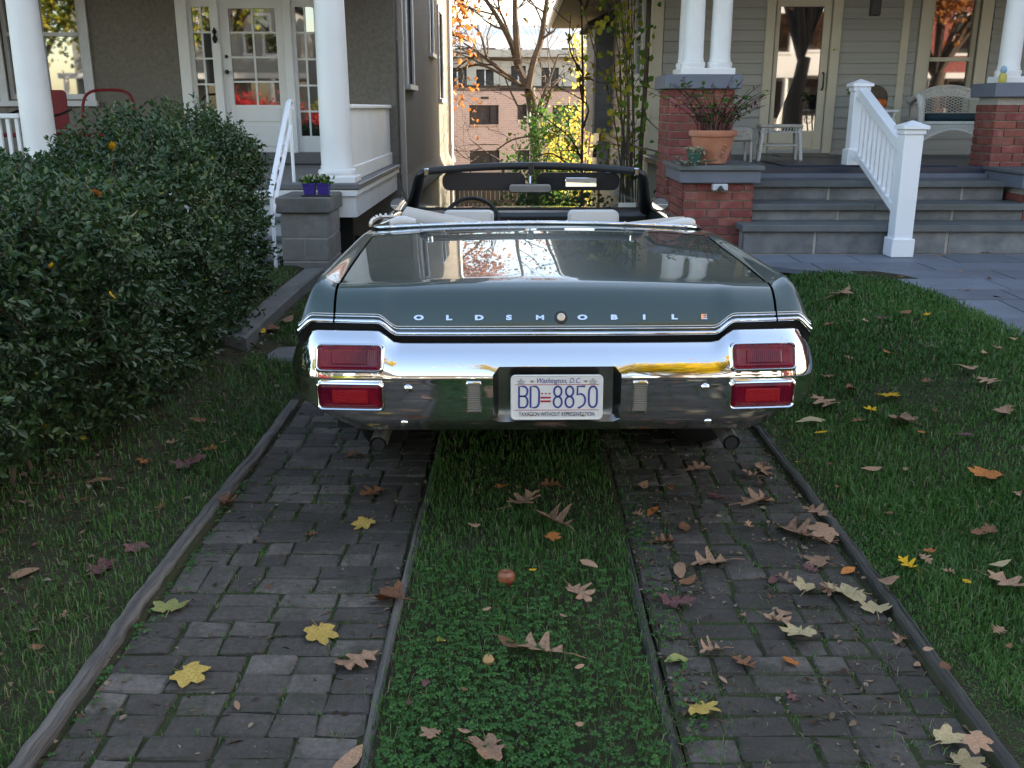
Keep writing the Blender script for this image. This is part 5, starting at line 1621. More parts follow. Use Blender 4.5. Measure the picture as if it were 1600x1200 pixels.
# utility boxes and pipe
mt = thing('meter_box', 'grey utility meter box on the side of the clapboard house', 'meter', (1.50, 17.4, .75))
MB().bbox(-.10, .09, -.17, .17, -.28, .28, .01).build('box', M['meter'], mt)
MB().lathe([(.08, 0), (.08, .06), (.05, .08)], 14).xf(Matrix.Translation((-.10, 0, .08)) @ Matrix.Rotation(rad(-90), 4, 'Y')).build('dial', M['win_dark'], mt, True)
tag(MB().tube([(1.50, 17.9, -1.4), (1.50, 17.9, 1.2)], .025, 8).build('conduit_pipe', M['copper'], None, True), 'copper-coloured vertical pipe below the shingled bay', 'pipe')
tag(MB().tube(catmull([(1.52, 12.0, 1.27), (1.30, 11.0, 1.20), (1.44, 9.85, 1.17)], 6), .010, 6).build('cable', M['black_metal'], None, True), 'lower black cable running from the house corner to the brick pier', 'cable')
tag(MB().tube(catmull([(1.52, 11.9, 1.52), (1.45, 10.8, 1.44), (1.44, 9.85, 1.36)], 6), .008, 6).build('cable', M['black_metal'], None, True), 'upper black cable running from the house corner to the brick pier', 'cable')

# ---- brickwork: one mesh for each brick shape, shared
STR = MB().bbox(-.100, .100, -.02, .02, -.0325, .0325, .003).mesh('brick', False, M['brick'])
HED = MB().bbox(-.046, .046, -.02, .02, -.0325, .0325, .003).mesh('brick', False, M['brick'])
def brick_face(root, inv, p0, dirv, length, z0, n, out, odd=0):
    """rows of bricks on a face; p0 start corner, dirv along, out outward normal (all in plan)"""
    ang = math.atan2(dirv[1], dirv[0])
    for r in range(n):
        z = z0+.0375+r*.0755
        x = 0.0
        pat = 'H' if (r+odd) % 2 else 'S'
        while x < length-.02:
            w = .200 if pat == 'S' else .092
            pat = 'S'
            rest = length-x
            if w > rest+.002:
                w = rest
            if rest-w < .05 and rest-w > .0: w = rest
            me = STR if w > .15 else HED
            sc = w/(.200 if w > .15 else .092)
            cx = p0[0]+dirv[0]*(x+w/2)+out[0]*(-.012); cy = p0[1]+dirv[1]*(x+w/2)+out[1]*(-.012)
            o = link('brick', me, root, (cx, cy, z), (0, 0, ang), (sc, 1, 1))
            if inv is not None: at_house(o, inv)
            x += w+.011
def brick_pier(name, x0, x1, y0, y1, z0, z1, faces='FLR'):
    core = R_(MB().box(x0+.012, x1-.012, y0+.012, y1, z0, z1), name, M['mortar'])
    n = int((z1-z0)/.0755)
    if 'F' in faces: brick_face(core, None, (x0, y0), (1, 0), x1-x0, z0, n, (0, -1))
    if 'L' in faces: brick_face(core, None, (x0, y1), (0, -1), y1-y0-.045, z0, n, (-1, 0), 1)
    if 'R' in faces: brick_face(core, None, (x1, y0+.045), (0, 1), y1-y0-.045, z0, n, (1, 0), 1)
    return core
def cap(x0, x1, y0, y1, z0, z1, mat=M['cap_grey']):
    return R_(MB().bbox(x0, x1, y0, y1, z0, z1, .008), 'pier_cap', mat)
# left: tall pier carrying the paired columns, and low pier in front
brick_pier('brick_pier', 1.43, 2.035, 9.40, 10.0, -.047, 1.765)
cap(1.375, 2.09, 9.34, 10.06, 1.766, 1.895)
brick_pier('brick_pier', 1.465, 2.07, 8.56, 9.385, -.092, .965, 'FLR')
cap(1.42, 2.115, 8.50, 9.388, .966, 1.075)
R_(MB().bbox(1.39, 2.14, 8.47, 9.39, 1.076, 1.115, .006), 'pier_slab', M['bluestone_tread'])
column(R_, 1.665, 9.60, 1.896, 3.28, .096)
column(R_, 1.92, 9.60, 1.896, 3.28, .096)
column(R_, 1.665, 9.86, 1.896, 3.28, .096)
# right: the same pair, partly in frame
brick_pier('brick_pier', 4.50, 5.12, 9.40, 9.80, .95, 1.69)
cap(4.445, 5.175, 9.34, 9.86, 1.691, 1.82)
brick_pier('brick_pier', 4.52, 5.13, 8.70, 9.385, .25, .905, 'FL')
cap(4.45, 5.18, 8.62, 9.388, .906, 1.03)
R_(MB().bbox(4.43, 5.20, 8.60, 9.39, 1.031, 1.062, .006), 'pier_slab', M['bluestone_tread'])
column(R_, 4.66, 9.60, 1.821, 3.28, .096)
column(R_, 4.93, 9.60, 1.821, 3.28, .096)
# small vent light on the low pier
vl = R_(MB().bbox(1.70, 1.83, 8.475, 8.56, .905, .962, .006), 'step_light', M['white_grey'])
R_(MB().lathe([(.034, -.022), (.012, .012), (.010, .018)], 12, (1.765, 8.468, .93)), 'light_shade', M['black_metal'], vl, True)
# ---- stone steps
STEPS = [(8.27, .380, .575, .632, 1.95, 4.60), (8.60, .632, .722, .780, 2.085, 4.51), (8.93, .780, .898, .952, 2.085, 4.48)]
for i, (yf, zb, zr, zt, xa, xb) in enumerate(STEPS):
    mr = R_(MB().box(xa+.02, xb-.02, yf+.052, 9.41, zb-.5 if i == 0 else zb-.02, zr-.001), 'stone_step', M['mortar'])
    x = xa
    while x < xb-.02:
        w = random.uniform(.42, .80)
        if xb-(x+w) < .3: w = xb-x
        R_(MB().bbox(x+.006, x+w-.016, yf+.045, yf+.10, zb+.002, zr-.004, .004), 'riser_block', M['riser_block'], mr)
        x += w
    xs_ = [xa-.025, (xa+xb)/2+random.uniform(-.3, .3), xb+.02]
    for a, b in zip(xs_[:-1], xs_[1:]):
        R_(MB().bbox(a+.002, b-.002, yf, yf+.42, zr, zt, .006), 'tread_slab', M['bluestone_tread'], mr)
R_(MB().box(2.09, 4.44, 9.28, 9.38, .955, 1.0), 'top_riser', M['cap_grey'])
tag(MB().bbox(2.55, 4.2, 9.38, 10.4, FZ+.002, FZ+.012, .004).build('door_mat', M['porch_navy']), 'dark blue runner mat on the right porch', 'mat')
tag(MB().bbox(2.98, 3.60, 11.2, 11.6, FZ+.002, FZ+.018, .004).build('door_mat', M['soffit']), 'brown doormat in front of the glass door', 'mat')

# ---- white stair railing
SR = thing('stair_railing', 'white wooden stair railing with two capped newel posts on the stone steps', 'railing', (3.30, 8.26, .38))
S_ = Pt(SR)
def newel(x, y, z0, z1, w=.155):
    h = w/2
    p = S_(MB().bbox(x-h, x+h, y-h, y+h, z0, z1-.10, .006), 'newel_post', M['white_new'])
    S_(MB().bbox(x-h-.018, x+h+.018, y-h-.018, y+h+.018, z0, z0+.155, .006), 'post_base', M['white_new'], p)
    S_(MB().bbox(x-h-.012, x+h+.012, y-h-.012, y+h+.012, z1-.115, z1-.07, .008), 'post_collar', M['white_new'], p)
    k = h+.03
    v = [(x-k, y-k, z1-.07), (x+k, y-k, z1-.07), (x+k, y+k, z1-.07), (x-k, y+k, z1-.07), (x-k, y-k, z1-.045), (x+k, y-k, z1-.045), (x+k, y+k, z1-.045), (x-k, y+k, z1-.045), (x, y, z1)]
    S_(MB().add(v, [(0, 3, 2, 1), (0, 1, 5, 4), (1, 2, 6, 5), (2, 3, 7, 6), (3, 0, 4, 7), (4, 5, 8), (5, 6, 8), (6, 7, 8), (7, 4, 8)]), 'post_cap', M['white_new'], p)
newel(3.245, 8.18, .384, 1.50)
newel(3.245, 9.52, 1.062, 1.86, .135)
def rail(nm, za, zb, h, w):
    y0, y1 = 8.25, 9.455
    v = []
    for y, z, x in ((y0, za, 3.245), (y1, zb, 3.245)):
        v += [(x-w, y, z), (x+w, y, z), (x+w, y, z+h), (x-w, y, z+h)]
    S_(MB().add(v, [(0, 1, 2, 3), (7, 6, 5, 4), (0, 4, 5, 1), (1, 5, 6, 2), (2, 6, 7, 3), (3, 7, 4, 0)]), nm, M['white_new'])
rail('handrail', 1.215, 1.70, .085, .045)
rail('bottom_rail', .695, 1.155, .06, .028)
for k in range(10):
    t = (k+.7)/10.6
    y = 8.25+1.205*t; x = 3.245
    S_(MB().box(x-.017, x+.017, y-.017, y+.017, .725+.46*t, 1.24+.485*t), 'baluster', M['white_new'])

# ---- things on the right porch
def plant(root, n, r, h, lean, mat_leaf, mat_stem, ll, lw, leaf_n, z0, spread=1.0):
    P, D, Nn = [], [], []
    for i in range(n):
        a = random.uniform(0, 2*math.pi); rr = r*math.sqrt(random.random())
        b = Vector((rr*math.cos(a), rr*math.sin(a), z0)); hh = h*random.uniform(.55, 1.1); ln = lean*random.uniform(.3, 1.2)
        dirv = Vector((math.cos(a), math.sin(a), 0))*ln*spread
        pts = [b + dirv*hh*t*t + Vector((random.uniform(-.01, .01), random.uniform(-.01, .01), hh*t*(1-.12*ln*t))) for t in np.linspace(0, 1, 6)]
        MB().tube(pts, [.006, .0055, .005, .004, .003, .002], 5).build('stem', mat_stem, root, True)
        for k in range(leaf_n):
            t = random.uniform(.25, 1); j = min(int(t*5), 4); f = t*5-j
            p = pts[j].lerp(pts[j+1], f)
            P.append(p); D.append((random.gauss(0, 1), random.gauss(0, 1), random.gauss(-.1, .6))); Nn.append((random.gauss(0, .6), random.gauss(0, .6), 1))
    P = np.array([tuple(p) for p in P]); n2 = len(P)
    link('foliage', leaves_mesh('foliage', P, np.array(D), np.array(Nn), ll*(.6+.8*RNG.random(n2)), lw*(.6+.8*RNG.random(n2)), mat_leaf), root)
TP = thing('terracotta_pot', 'large terracotta pot of purple-brown twiggy plants on the low brick pier', 'plant pot', (1.735, 8.80, 1.116))
MB().lathe([(.112, 0), (.128, .008), (.135, .03), (.158, .10), (.178, .18), (.190, .235), (.205, .24), (.212, .262), (.208, .285), (.196, .292), (.182, .286), (.178, .255)], 40).build('pot', M['terracotta'], TP, True, 40)
MB().lathe([(.178, .25), (.10, .262), (.01, .265)], 20).build('potting_soil', M['soil'], TP)
for k in range(9):
    a = rad(-62)+.10*math.cos(k*.7*2); z = .12+.052*math.sin(k*.7*2)
    MB().lathe([(.012, -.004), (.014, .004), (.006, .009)], 7, (.172*math.cos(a), .172*math.sin(a), z)).build('relief_petal', M['terracotta'], TP, True)
plant(TP, 30, .15, .50, 1.05, M['pot_leaf'], M['rust_stem'], .045, .018, 9, .26)
plant(TP, 9, .13, .46, 1.0, M['green_bush'], M['twig'], .05, .03, 9, .26)
GP = thing('green_pot', 'small green plastic pot of pale succulents beside the terracotta pot', 'plant pot', (1.555, 8.62, 1.116))
MB().lathe([(.046, 0), (.060, .085), (.066, .087), (.066, .105), (.058, .105), (.055, .085), (.01, .085)], 20).build('pot', M['green_pot'], GP, True, 40)
plant(GP, 14, .045, .07, .9, M['pale_flower'], M['rust_stem'], .035, .02, 8, .085)
DV = thing('dried_sprig', 'dry trailing sprig hanging over the edge of the low brick pier', 'plant', (1.46, 8.50, 1.116))
plant(DV, 9, .04, .10, 2.2, M['pale_flower'], M['twig'], .03, .014, 6, 0.0, 1.6)

def stool(name, label, x, y, rz, w, d, h, group=None):
    s = thing(name, label, 'stool', (x, y, FZ), rz, group)
    MB().bbox(-w/2, w/2, -d/2, d/2, h-.035, h, .012).build('seat', M['wicker_worn'], s)
    MB().bbox(-w/2+.01, w/2-.01, -d/2+.01, d/2-.01, h-.085, h-.072, .004).build('apron_rim', M['wicker'], s)
    for k in range(15):
        x0 = -w/2+.015+k*(w-.03)/14
        MB().tube([(x0-.01, -d/2+.012, h-.078), (x0+.01, -d/2+.012, h-.034)], .005, 5).build('apron_weave', M['wicker'], s)
    for sx in (-1, 1):
        for sy in (-1, 1):
            MB().tube([(sx*(w/2-.035), sy*(d/2-.035), h-.04), (sx*(w/2-.005), sy*(d/2-.005), 0)], [.022, .019], 10).build('leg', M['wicker'], s, True)
    for sy in (-1, 1):
        MB().tube([(-w/2+.03, sy*(d/2-.02), h*.42), (w/2-.03, sy*(d/2-.02), h*.42)], .008, 6).build('stretcher', M['wicker_worn'], s, True)
    MB().bbox(-w/2+.06, w/2-.06, -d/2+.03, d/2-.03, h*.43, h*.46, .003).build('shelf', M['wicker_worn'], s)
    return s
stool('wicker_stool', 'white wicker stool with lattice apron in front of the glass door', 2.755, 10.45, rad(-6), .44, .34, .37)
s2 = thing('wicker_planter_stand', 'grey wicker stand half hidden behind the terracotta pot', 'stand', (2.27, 10.3, FZ))
MB().bbox(-.16, .14, -.15, .15, .20, .34, .02).build('basket', M['wicker_worn'], s2)
for sx in (-1, 1):
    for sy in (-1, 1):
        MB().tube([(sx*.13, sy*.12, .2), (sx*.14, sy*.13, 0)], .014, 8).build('leg', M['wicker'], s2, True)
# wicker armchair
WC = thing('wicker_armchair', 'white wicker armchair with a rounded latticed back on the right porch', 'chair', (4.66, 10.75, FZ), rad(-14))
def lattice(nm, f, nu, nv, parent, r=.0045, mat=M['wicker_worn']):
    for k in range(nu+nv):
        pts = []
        for t in np.linspace(0, 1, 14):
            u = k/nu - 1 + t*1.0 if False else (k-nv)/nu + t*nv/nu
            if 0 <= u <= 1: pts.append(f(u, t))
        if len(pts) > 1: MB().tube(pts, r, 4, False).build(nm, mat, parent)
        pts = []
        for t in np.linspace(0, 1, 14):
            u = k/nu - t*nv/nu
            if 0 <= u <= 1: pts.append(f(u, t))
        if len(pts) > 1: MB().tube(pts, r, 4, False).build(nm, mat, parent)
# back: half-ellipse shell with an open woven panel inside a solid rim
def bk(u, t, k=1.0):
    a = math.pi*(1-u)
    R = .36*k
    x = R*math.cos(a); z = .40+.36*t*max(math.sin(a), .0)**.55*k
    return Vector((x, .16+.10*math.sin(a)-.06*t+.10*t, z))
G = []
for t in (.72, .80, .9, 1.0):
    G.append([tuple(bk(u, t)) for u in np.linspace(.02, .98, 33)])
MB().grid(G).build('back_rim', M['wicker_worn'], WC, True)
G2 = [[tuple(bk(u, t)+Vector((0, .025, 0))) for u in np.linspace(.02, .98, 33)] for t in (.72, .8, .9, 1.0)]
MB().grid(G2).build('back_rim', M['wicker_worn'], WC, True)
lattice('back_weave', lambda u, t: bk(.04+.92*u, .02+.74*t), 18, 9, WC)
MB().tube([bk(u, 1.0)+Vector((0, .012, 0)) for u in np.linspace(0.0, 1.0, 33)], .022, 8).build('back_roll', M['wicker_worn'], WC, True)
MB().bbox(-.32, .32, -.30, .20, .36, .40, .012).build('seat', M['wicker'], WC)
MB().bbox(-.29, .29, -.27, .16, .402, .48, .03).build('seat_cushion', M['cushion'], WC, True)
for sx in (-1, 1):
    arm = catmull([(sx*.37, .20, .62), (sx*.41, .05, .60), (sx*.40, -.12, .63), (sx*.37, -.26, .655), (sx*.345, -.325, .58), (sx*.335, -.325, .45), (sx*.33, -.32, .30), (sx*.335, -.33, 0)], 5)
    MB().tube(arm, [.042]*22+[.034]*(len(arm)-22), 10, True, .8).build('arm', M['wicker'], WC, True)
    MB().tube([(sx*.31, .16, .36), (sx*.36, .30, 0)], .017, 8).build('leg', M['wicker'], WC, True)
    MB().tube([(sx*.33, -.30, .14), (sx*.345, .24, .14)], .010, 6).build('stretcher', M['wicker'], WC, True)
def apr(u, t):
    x = -.31+.62*u
    return Vector((x, -.31, .36-.17*t*(1-.75*math.sin(math.pi*u))))
lattice('apron_weave', apr, 18, 5, WC, .0055, M['wicker'])
MB().tube([apr(u, 1.0) for u in np.linspace(0, 1, 17)], .012, 6).build('apron_edge', M['wicker'], WC, True)
# small table with pumpkin
ST = thing('side_table', 'small white wire-legged table holding a pumpkin by the window', 'table', (3.90, 10.95, FZ))
MB().bbox(-.22, .22, -.16, .16, .49, .515, .006).build('table_top', M['white_new'], ST)
for sx in (-1, 1):
    for sy in (-1, 1):
        MB().tube([(sx*.19, sy*.13, .49), (sx*.15, sy*.10, .25), (sx*.20, sy*.14, 0)], .009, 6).build('leg', M['white_new'], ST, True)
    pts = [(sx*(.16-.012*a*math.cos(a)), -.135, .40+.012*a*math.sin(a)) for a in np.linspace(.5, 7, 20)]
    MB().tube(pts, .006, 5).build('scroll', M['white_new'], ST, True)
MB().bbox(-.17, .17, -.12, .12, .15, .165, .003).build('shelf', M['white_new'], ST)
pk = thing('pumpkin', 'orange pumpkin on the small white table', 'pumpkin', (3.93, 10.88, FZ+.515))
mb = MB(); G = []
for i in range(13):
    ph = math.pi*i/12; row = []
    for k in range(49):
        a = 2*math.pi*k/48; r = (.085*math.sin(ph)**.8)*(1-.10*abs(math.cos(a*5))**3)
        row.append((r*math.cos(a), r*math.sin(a), .065-.062*math.cos(ph)*(1-.25*math.exp(-(ph if ph < 1.57 else math.pi-ph)**2*6))))
    G.append(row)
mb.grid(G); mb.build('flesh', M['pumpkin'], pk, True)
MB().tube([(0, 0, .10), (.006, 0, .125), (.02, 0, .14)], [.012, .009, .008], 7).build('stalk', M['twig'], pk, True)
bs = thing('wicker_basket', 'dark round basket standing behind the pumpkin', 'basket', (3.95, 11.02, FZ+.515))
mb = MB(); mb.lathe([(.02, .02), (.09, .0), (.13, -.02), (.14, -.05), (.13, -.045), (.085, -.02), (.02, .0)], 24).xf(Matrix.Translation((0, 0, .135)) @ Matrix.Rotation(rad(80), 4, 'X'))
mb.build('bowl', M['twig'], bs, True)
hp = thing('potted_herb', 'small potted green plant at the left end of the white table', 'plant pot', (3.75, 10.95, FZ+.515))
MB().lathe([(.04, 0), (.055, .08), (.05, .08), (.01, .075)], 16).build('pot', M['black_metal'], hp, True)
plant(hp, 12, .04, .12, .9, M['green_bush'], M['twig'], .06, .035, 6, .075)
sm = thing('garden_figurine', 'tiny yellow and blue figurine on the right brick pier cap', 'figurine', (4.52, 9.40, 1.821))
MB().lathe([(.03, 0), (.036, .02), (.034, .06), (.024, .085)], 14).build('body', pbr('figurine_yellow', (.5, .42, .08), .5), sm, True)
MB().lathe([(.014, .084), (.026, .095), (.030, .115), (.022, .14), (.006, .15)], 14).build('head', pbr('figurine_blue', (.25, .38, .5), .5), sm, True)

# ------------------------------------------------------------------ hedge
def hedge():
    root = thing('hedge', 'tall clipped evergreen hedge of small dark glossy leaves left of the driveway', 'hedge', (-2.7, 5.0, .1))
    lo = np.array([-4.2, 2.35, .12]); hi = np.array([-1.88, 7.55, 1.40]); rr = .30
    def sample(n, wts):
        f = RNG.choice(5, n, p=wts)
        q = lo + RNG.random((n, 3))*(hi-lo)
        q[f == 0, 0] = hi[0]; q[f == 1, 2] = hi[2]; q[f == 2, 1] = hi[1]; q[f == 3, 1] = lo[1]; q[f == 4, 0] = lo[0]
        a = lo+rr; b = hi-rr; a[2] = lo[2]+.05
        pin = np.clip(q, a, b)
        nn = unit(q-pin+1e-6)
        p = pin+nn*rr
        amp = .07*np.sin(p[:, 1]*2.7+p[:, 2]*2.1)*np.sin(p[:, 1]*1.3+p[:, 0]*2.3+1)+.04*np.sin(p[:, 1]*6.1+p[:, 2]*5.3)*np.sin(p[:, 2]*7.1+p[:, 0]*6)
        p = p+nn*amp[:, None]
        return p, nn
    def shape(p):
        p = p.copy()
        f = smooth01(5.0, 6.1, p[:, 1])*smooth01(2.95, 2.55, -p[:, 0])
        p[:, 2] = p[:, 2]*(1+.085*f*smooth01(1.75, 2.3, -p[:, 0])-.125*(1-f))
        p[:, 0] += -.16*smooth01(.7, .1, p[:, 2])*smooth01(4.8, 3.2, p[:, 1]) - .22*smooth01(3.6, 2.4, p[:, 1]) + .04*np.sin(p[:, 1]*1.6)
        return p
    nt = 7600
    p, nn = sample(nt, [.46, .34, .08, .10, .02])
    keep = RNG.random(nt) < np.clip(.28+p[:, 2]*1.5, 0, 1)
    p, nn = p[keep], nn[keep]
    nt = len(p)
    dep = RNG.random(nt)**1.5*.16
    d = unit(nn*.75+np.array([[0, 0, .45]])+RNG.normal(0, .45, (nt, 3)))
    ln = .09+.09*RNG.random(nt)
    st = p-nn*(dep+.05)[:, None]
    k = 11
    P, D, N_, R = [], [], [], []
    ax1 = unit(np.cross(d, RNG.normal(0, 1, (nt, 3)))); ax2 = np.cross(d, ax1)
    tone = np.clip(RNG.normal(.42, .2, nt) - dep*1.0 + .22*np.sin(p[:, 1]*3.1+p[:, 2]*2.3)*np.sin(p[:, 1]*1.7-p[:, 2]*4.1+p[:, 0]*2), 0, .96)  # tone falls with depth, painting shade into the leaf colour
    for j in range(k):
        t = (j+.3)/k
        a = j*2.4+RNG.random(nt)*.6
        o = ax1*np.cos(a)[:, None]+ax2*np.sin(a)[:, None]
        P.append(st+d*(ln*t)[:, None]); D.append(o*.8+d*(.45+.6*t)+RNG.normal(0, .15, (nt, 3))); N_.append(d*.8-o*.4+np.array([[0, 0, .5]])+RNG.normal(0, .25, (nt, 3)))
        R.append(np.clip(tone+RNG.normal(0, .12, nt), 0, .97))
    P = shape(np.concatenate(P)); D = np.concatenate(D); N_ = np.concatenate(N_); R = np.concatenate(R)
    R = np.where(RNG.random(len(R)) < .004, 1.0, R)
    L = .026+.020*RNG.random(len(P)); big = RNG.random(len(P)) < .12; L = np.where(big, L*1.3, L)
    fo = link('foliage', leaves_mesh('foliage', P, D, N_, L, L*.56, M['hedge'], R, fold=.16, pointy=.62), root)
    fo.matrix_parent_inverse = Matrix.Translation(root.location).inverted(); fo['kind'] = 'stuff'
    nw = min(1300, nt)
    tw = link('surface_twigs', leaves_mesh('surface_twigs', shape(st[:nw]-nn[:nw]*.05), d[:nw], RNG.normal(0, 1, (nw, 3)), ln[:nw]+.10, .0045, M['litter'], RNG.random(nw)*.6, fold=.4, droop=0), root)
    tw.matrix_parent_inverse = Matrix.Translation(root.location).inverted(); tw['kind'] = 'stuff'
    # inner leaves, interior shade put into their darker colours
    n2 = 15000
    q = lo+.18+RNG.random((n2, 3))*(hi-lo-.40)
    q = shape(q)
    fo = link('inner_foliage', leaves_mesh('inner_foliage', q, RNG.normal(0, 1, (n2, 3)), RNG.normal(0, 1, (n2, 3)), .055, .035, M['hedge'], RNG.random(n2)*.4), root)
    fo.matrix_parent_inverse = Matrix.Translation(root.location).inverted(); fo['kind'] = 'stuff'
    for i in range(46):
        x = random.uniform(-2.7, -2.08); y = random.uniform(2.6, 7.5); z = float(gz(x, y))
        dx, dy = random.uniform(-.1, .2), random.uniform(-.3, .3)
        pts = [(x+dx*t**1.5+random.uniform(-.015, .015), y+dy*t, z-.03+(1.0+.3*random.random())*t) for t in np.linspace(0, 1, 6)]
        o = MB().tube(pts, [.012, .010, .008, .006, .005, .003], 6).build('branch', M['twig'], root, True)
        o.matrix_parent_inverse = Matrix.Translation(root.location).inverted()
    nl = 130     # dry litter caught under the hedge
hedge()

# ------------------------------------------------------------------ trees
def grow(p, d, length, r, depth, segs, tips, kink=.18, up=.12, split=(2, 3), shrink=.72):
    pts = [Vector(p)]; dv = Vector(d).normalized(); n = 5
    rs = [r]
    for i in range(n):
        dv = (dv+Vector((random.gauss(0, kink), random.gauss(0, kink), random.gauss(up*.5, kink)))).normalized()
        pts.append(pts[-1]+dv*length/n); rs.append(r*(1-.45*(i+1)/n))
    segs.append((pts, rs))
    if depth == 0:
        tips.append((pts, 1)); return
    tips.append((pts[2:], .4))
    for k in range(random.randint(*split)):
        t = random.randint(2, n)
        a = dv.orthogonal().normalized(); a.rotate(Matrix.Rotation(random.uniform(0, 6.28), 3, dv))
        nd = dv*random.uniform(.5, .9)+a*random.uniform(.45, .85)
        grow(pts[t], nd, length*random.uniform(.6, .85)*shrink/.72, rs[t]*.72, depth-1, segs, tips, kink, up, split, shrink)

def tree_from(name, label, cat, root_loc, limbs, leafmat, n_leaves, size, spread, barkmat=M['bark'], group=None, depth=2, twig_len=1.0, leaf_filter=None, hang=.4, twigs=True, trunk_n=1, rnd=None):
    """limbs: list of (points, radii) in world coordinates; the first trunk_n are the trunk"""
    root = thing(name, label, cat, root_loc, 0, group)
    inv = Matrix.Translation(Vector(root_loc)).inverted()
    segs, tips = [], []
    mt = MB()
    for i, (pts, rs) in enumerate(limbs):
        P = catmull([(*p, r) for p, r in zip(pts, rs)], 4)
        (mt if i < trunk_n else None) 
        if i < trunk_n: mt.tube([p[:3] for p in P], [p[3] for p in P], 10)
        else:
            segs.append(([Vector(p[:3]) for p in P], [p[3] for p in P]))
            tips.append(([Vector(p[:3]) for p in P[len(P)//3:]], .5))
            if twigs:
                for k in range(len(P)//3, len(P), 2):
                    dv = (Vector(P[k][:3])-Vector(P[k-1][:3])).normalized()
                    a = dv.orthogonal().normalized(); a.rotate(Matrix.Rotation(random.uniform(0, 6.28), 3, dv))
                    grow(P[k][:3], dv*.6+a*.8, twig_len*random.uniform(.5, 1.1), max(P[k][3]*.45, .008), depth, segs, tips, .22)
    t = mt.build('trunk', barkmat, root, True); t.matrix_parent_inverse = inv
    ml = MB()
    for pts, rs in segs: ml.tube(pts, rs, 6 if rs[0] > .03 else 4, False)
    o = ml.build('limbs', barkmat, root, True); o.matrix_parent_inverse = inv; o['kind'] = 'stuff'
    if n_leaves:
        W = np.array([w*len(t_) for t_, w in tips]); ch = RNG.choice(len(tips), n_leaves, p=W/W.sum())
        P = np.empty((n_leaves, 3))
        for i, c in enumerate(ch):
            pts = tips[c][0]; k = random.randint(0, len(pts)-1); P[i] = pts[k]
        P += RNG.normal(0, spread, (n_leaves, 3))
        D = RNG.normal(0, 1, (n_leaves, 3)); D[:, 2] -= hang
        if leaf_filter is not None:
            kf = leaf_filter(P); P, D = P[kf], D[kf]
        n = len(P)
        rn = RNG.random(n) if rnd is None else rnd(P)
        s = size*(.6+.7*RNG.random(n))
        o = link('crown', leaves_mesh('crown', P, D, RNG.normal(0, 1, (n, 3)), s, s*.72, leafmat, rn), root); o.matrix_parent_inverse = inv; o['kind'] = 'stuff'
    return root

limbs = [
    ([(0.56, 25.79, -3.08), (0.54, 26.29, -0.9), (0.5, 26.08, 0.72), (0.41, 26.18, 1.6), (0.3, 25.9, 2.08)], [0.24, 0.2, 0.155, 0.145, 0.13]),
    ([(0.3, 25.82, 2.03), (0.0, 26.29, 2.7), (-0.14, 26.04, 3.16), (-0.53, 25.78, 3.83), (-1.12, 26.24, 4.68), (-1.91, 25.95, 5.86), (-2.77, 25.8, 7.69)], [0.11, 0.1, 0.085, 0.06, 0.05, 0.04, 0.02]),
    ([(0.04, 25.92, 2.68), (-0.03, 25.74, 3.42), (-0.05, 25.95, 4.18), (0.0, 25.78, 5.28), (0.12, 26.25, 6.85), (-0.14, 26.07, 8.88)], [0.09, 0.08, 0.065, 0.05, 0.04, 0.02]),
    ([(0.28, 25.8, 2.03), (0.42, 26.01, 2.69), (0.61, 26.28, 3.26), (0.71, 26.11, 3.91), (0.84, 25.89, 4.73), (1.13, 25.86, 6.03), (1.45, 25.98, 8.11)], [0.1, 0.09, 0.08, 0.06, 0.05, 0.04, 0.02]),
    ([(0.07, 26.24, 2.17), (-0.58, 25.77, 2.64), (-0.94, 26.19, 2.92), (-1.38, 26.02, 3.19)], [0.06, 0.05, 0.04, 0.02]),
    ([(-0.79, 25.81, 2.86), (-0.95, 26.26, 3.42), (-1.25, 26.22, 3.7)], [0.035, 0.028, 0.015]),
    ([(0.0, 25.81, 2.77), (-0.67, 26.0, 2.8), (-1.11, 26.01, 2.87), (-1.7, 26.03, 2.46)], [0.045, 0.04, 0.03, 0.02]),
    ([(0.12, 26.0, 2.12), (-0.84, 25.74, 2.62), (-1.39, 26.18, 2.58), (-1.81, 25.91, 2.38)], [0.04, 0.035, 0.03, 0.02]),
    ([(0.46, 26.05, 1.37), (0.65, 25.72, 1.84), (0.88, 25.88, 2.4), (1.06, 26.04, 2.91)], [0.05, 0.045, 0.035, 0.02]),
    ([(0.53, 26.1, 1.15), (0.78, 26.2, 1.66), (0.91, 25.86, 2.12), (1.22, 26.29, 2.36)], [0.04, 0.03, 0.025, 0.015]),
    ([(0.25, 26.13, 1.19), (-0.14, 26.27, 1.94), (-0.32, 25.9, 2.35)], [0.03, 0.025, 0.015]),
    ([(0.47, 25.81, 0.17), (-0.32, 26.21, 0.11), (-1.2, 25.98, 0.01), (-1.78, 26.16, -0.08)], [0.045, 0.04, 0.035, 0.02]),
    ([(0.53, 25.9, 0.91), (-0.14, 25.86, 0.78), (-0.67, 25.87, 0.45), (-1.29, 26.0, 0.33)], [0.025, 0.02, 0.018, 0.012]),
]
tree_from('maple_tree', 'bare-limbed tree with a forked trunk in the gap between the houses', 'tree', (0.57, 26.0, -3.0), limbs, M['orange_leaf'], 2200, .12, .28, twig_len=1.3,
          leaf_filter=lambda P: (P[:, 2] > 3.6+.0*P[:, 0]) & (RNG.random(len(P)) < np.clip((P[:, 2]-3.0)/5+.05*(P[:, 0] < -.8), 0.05, .8)), depth=2)
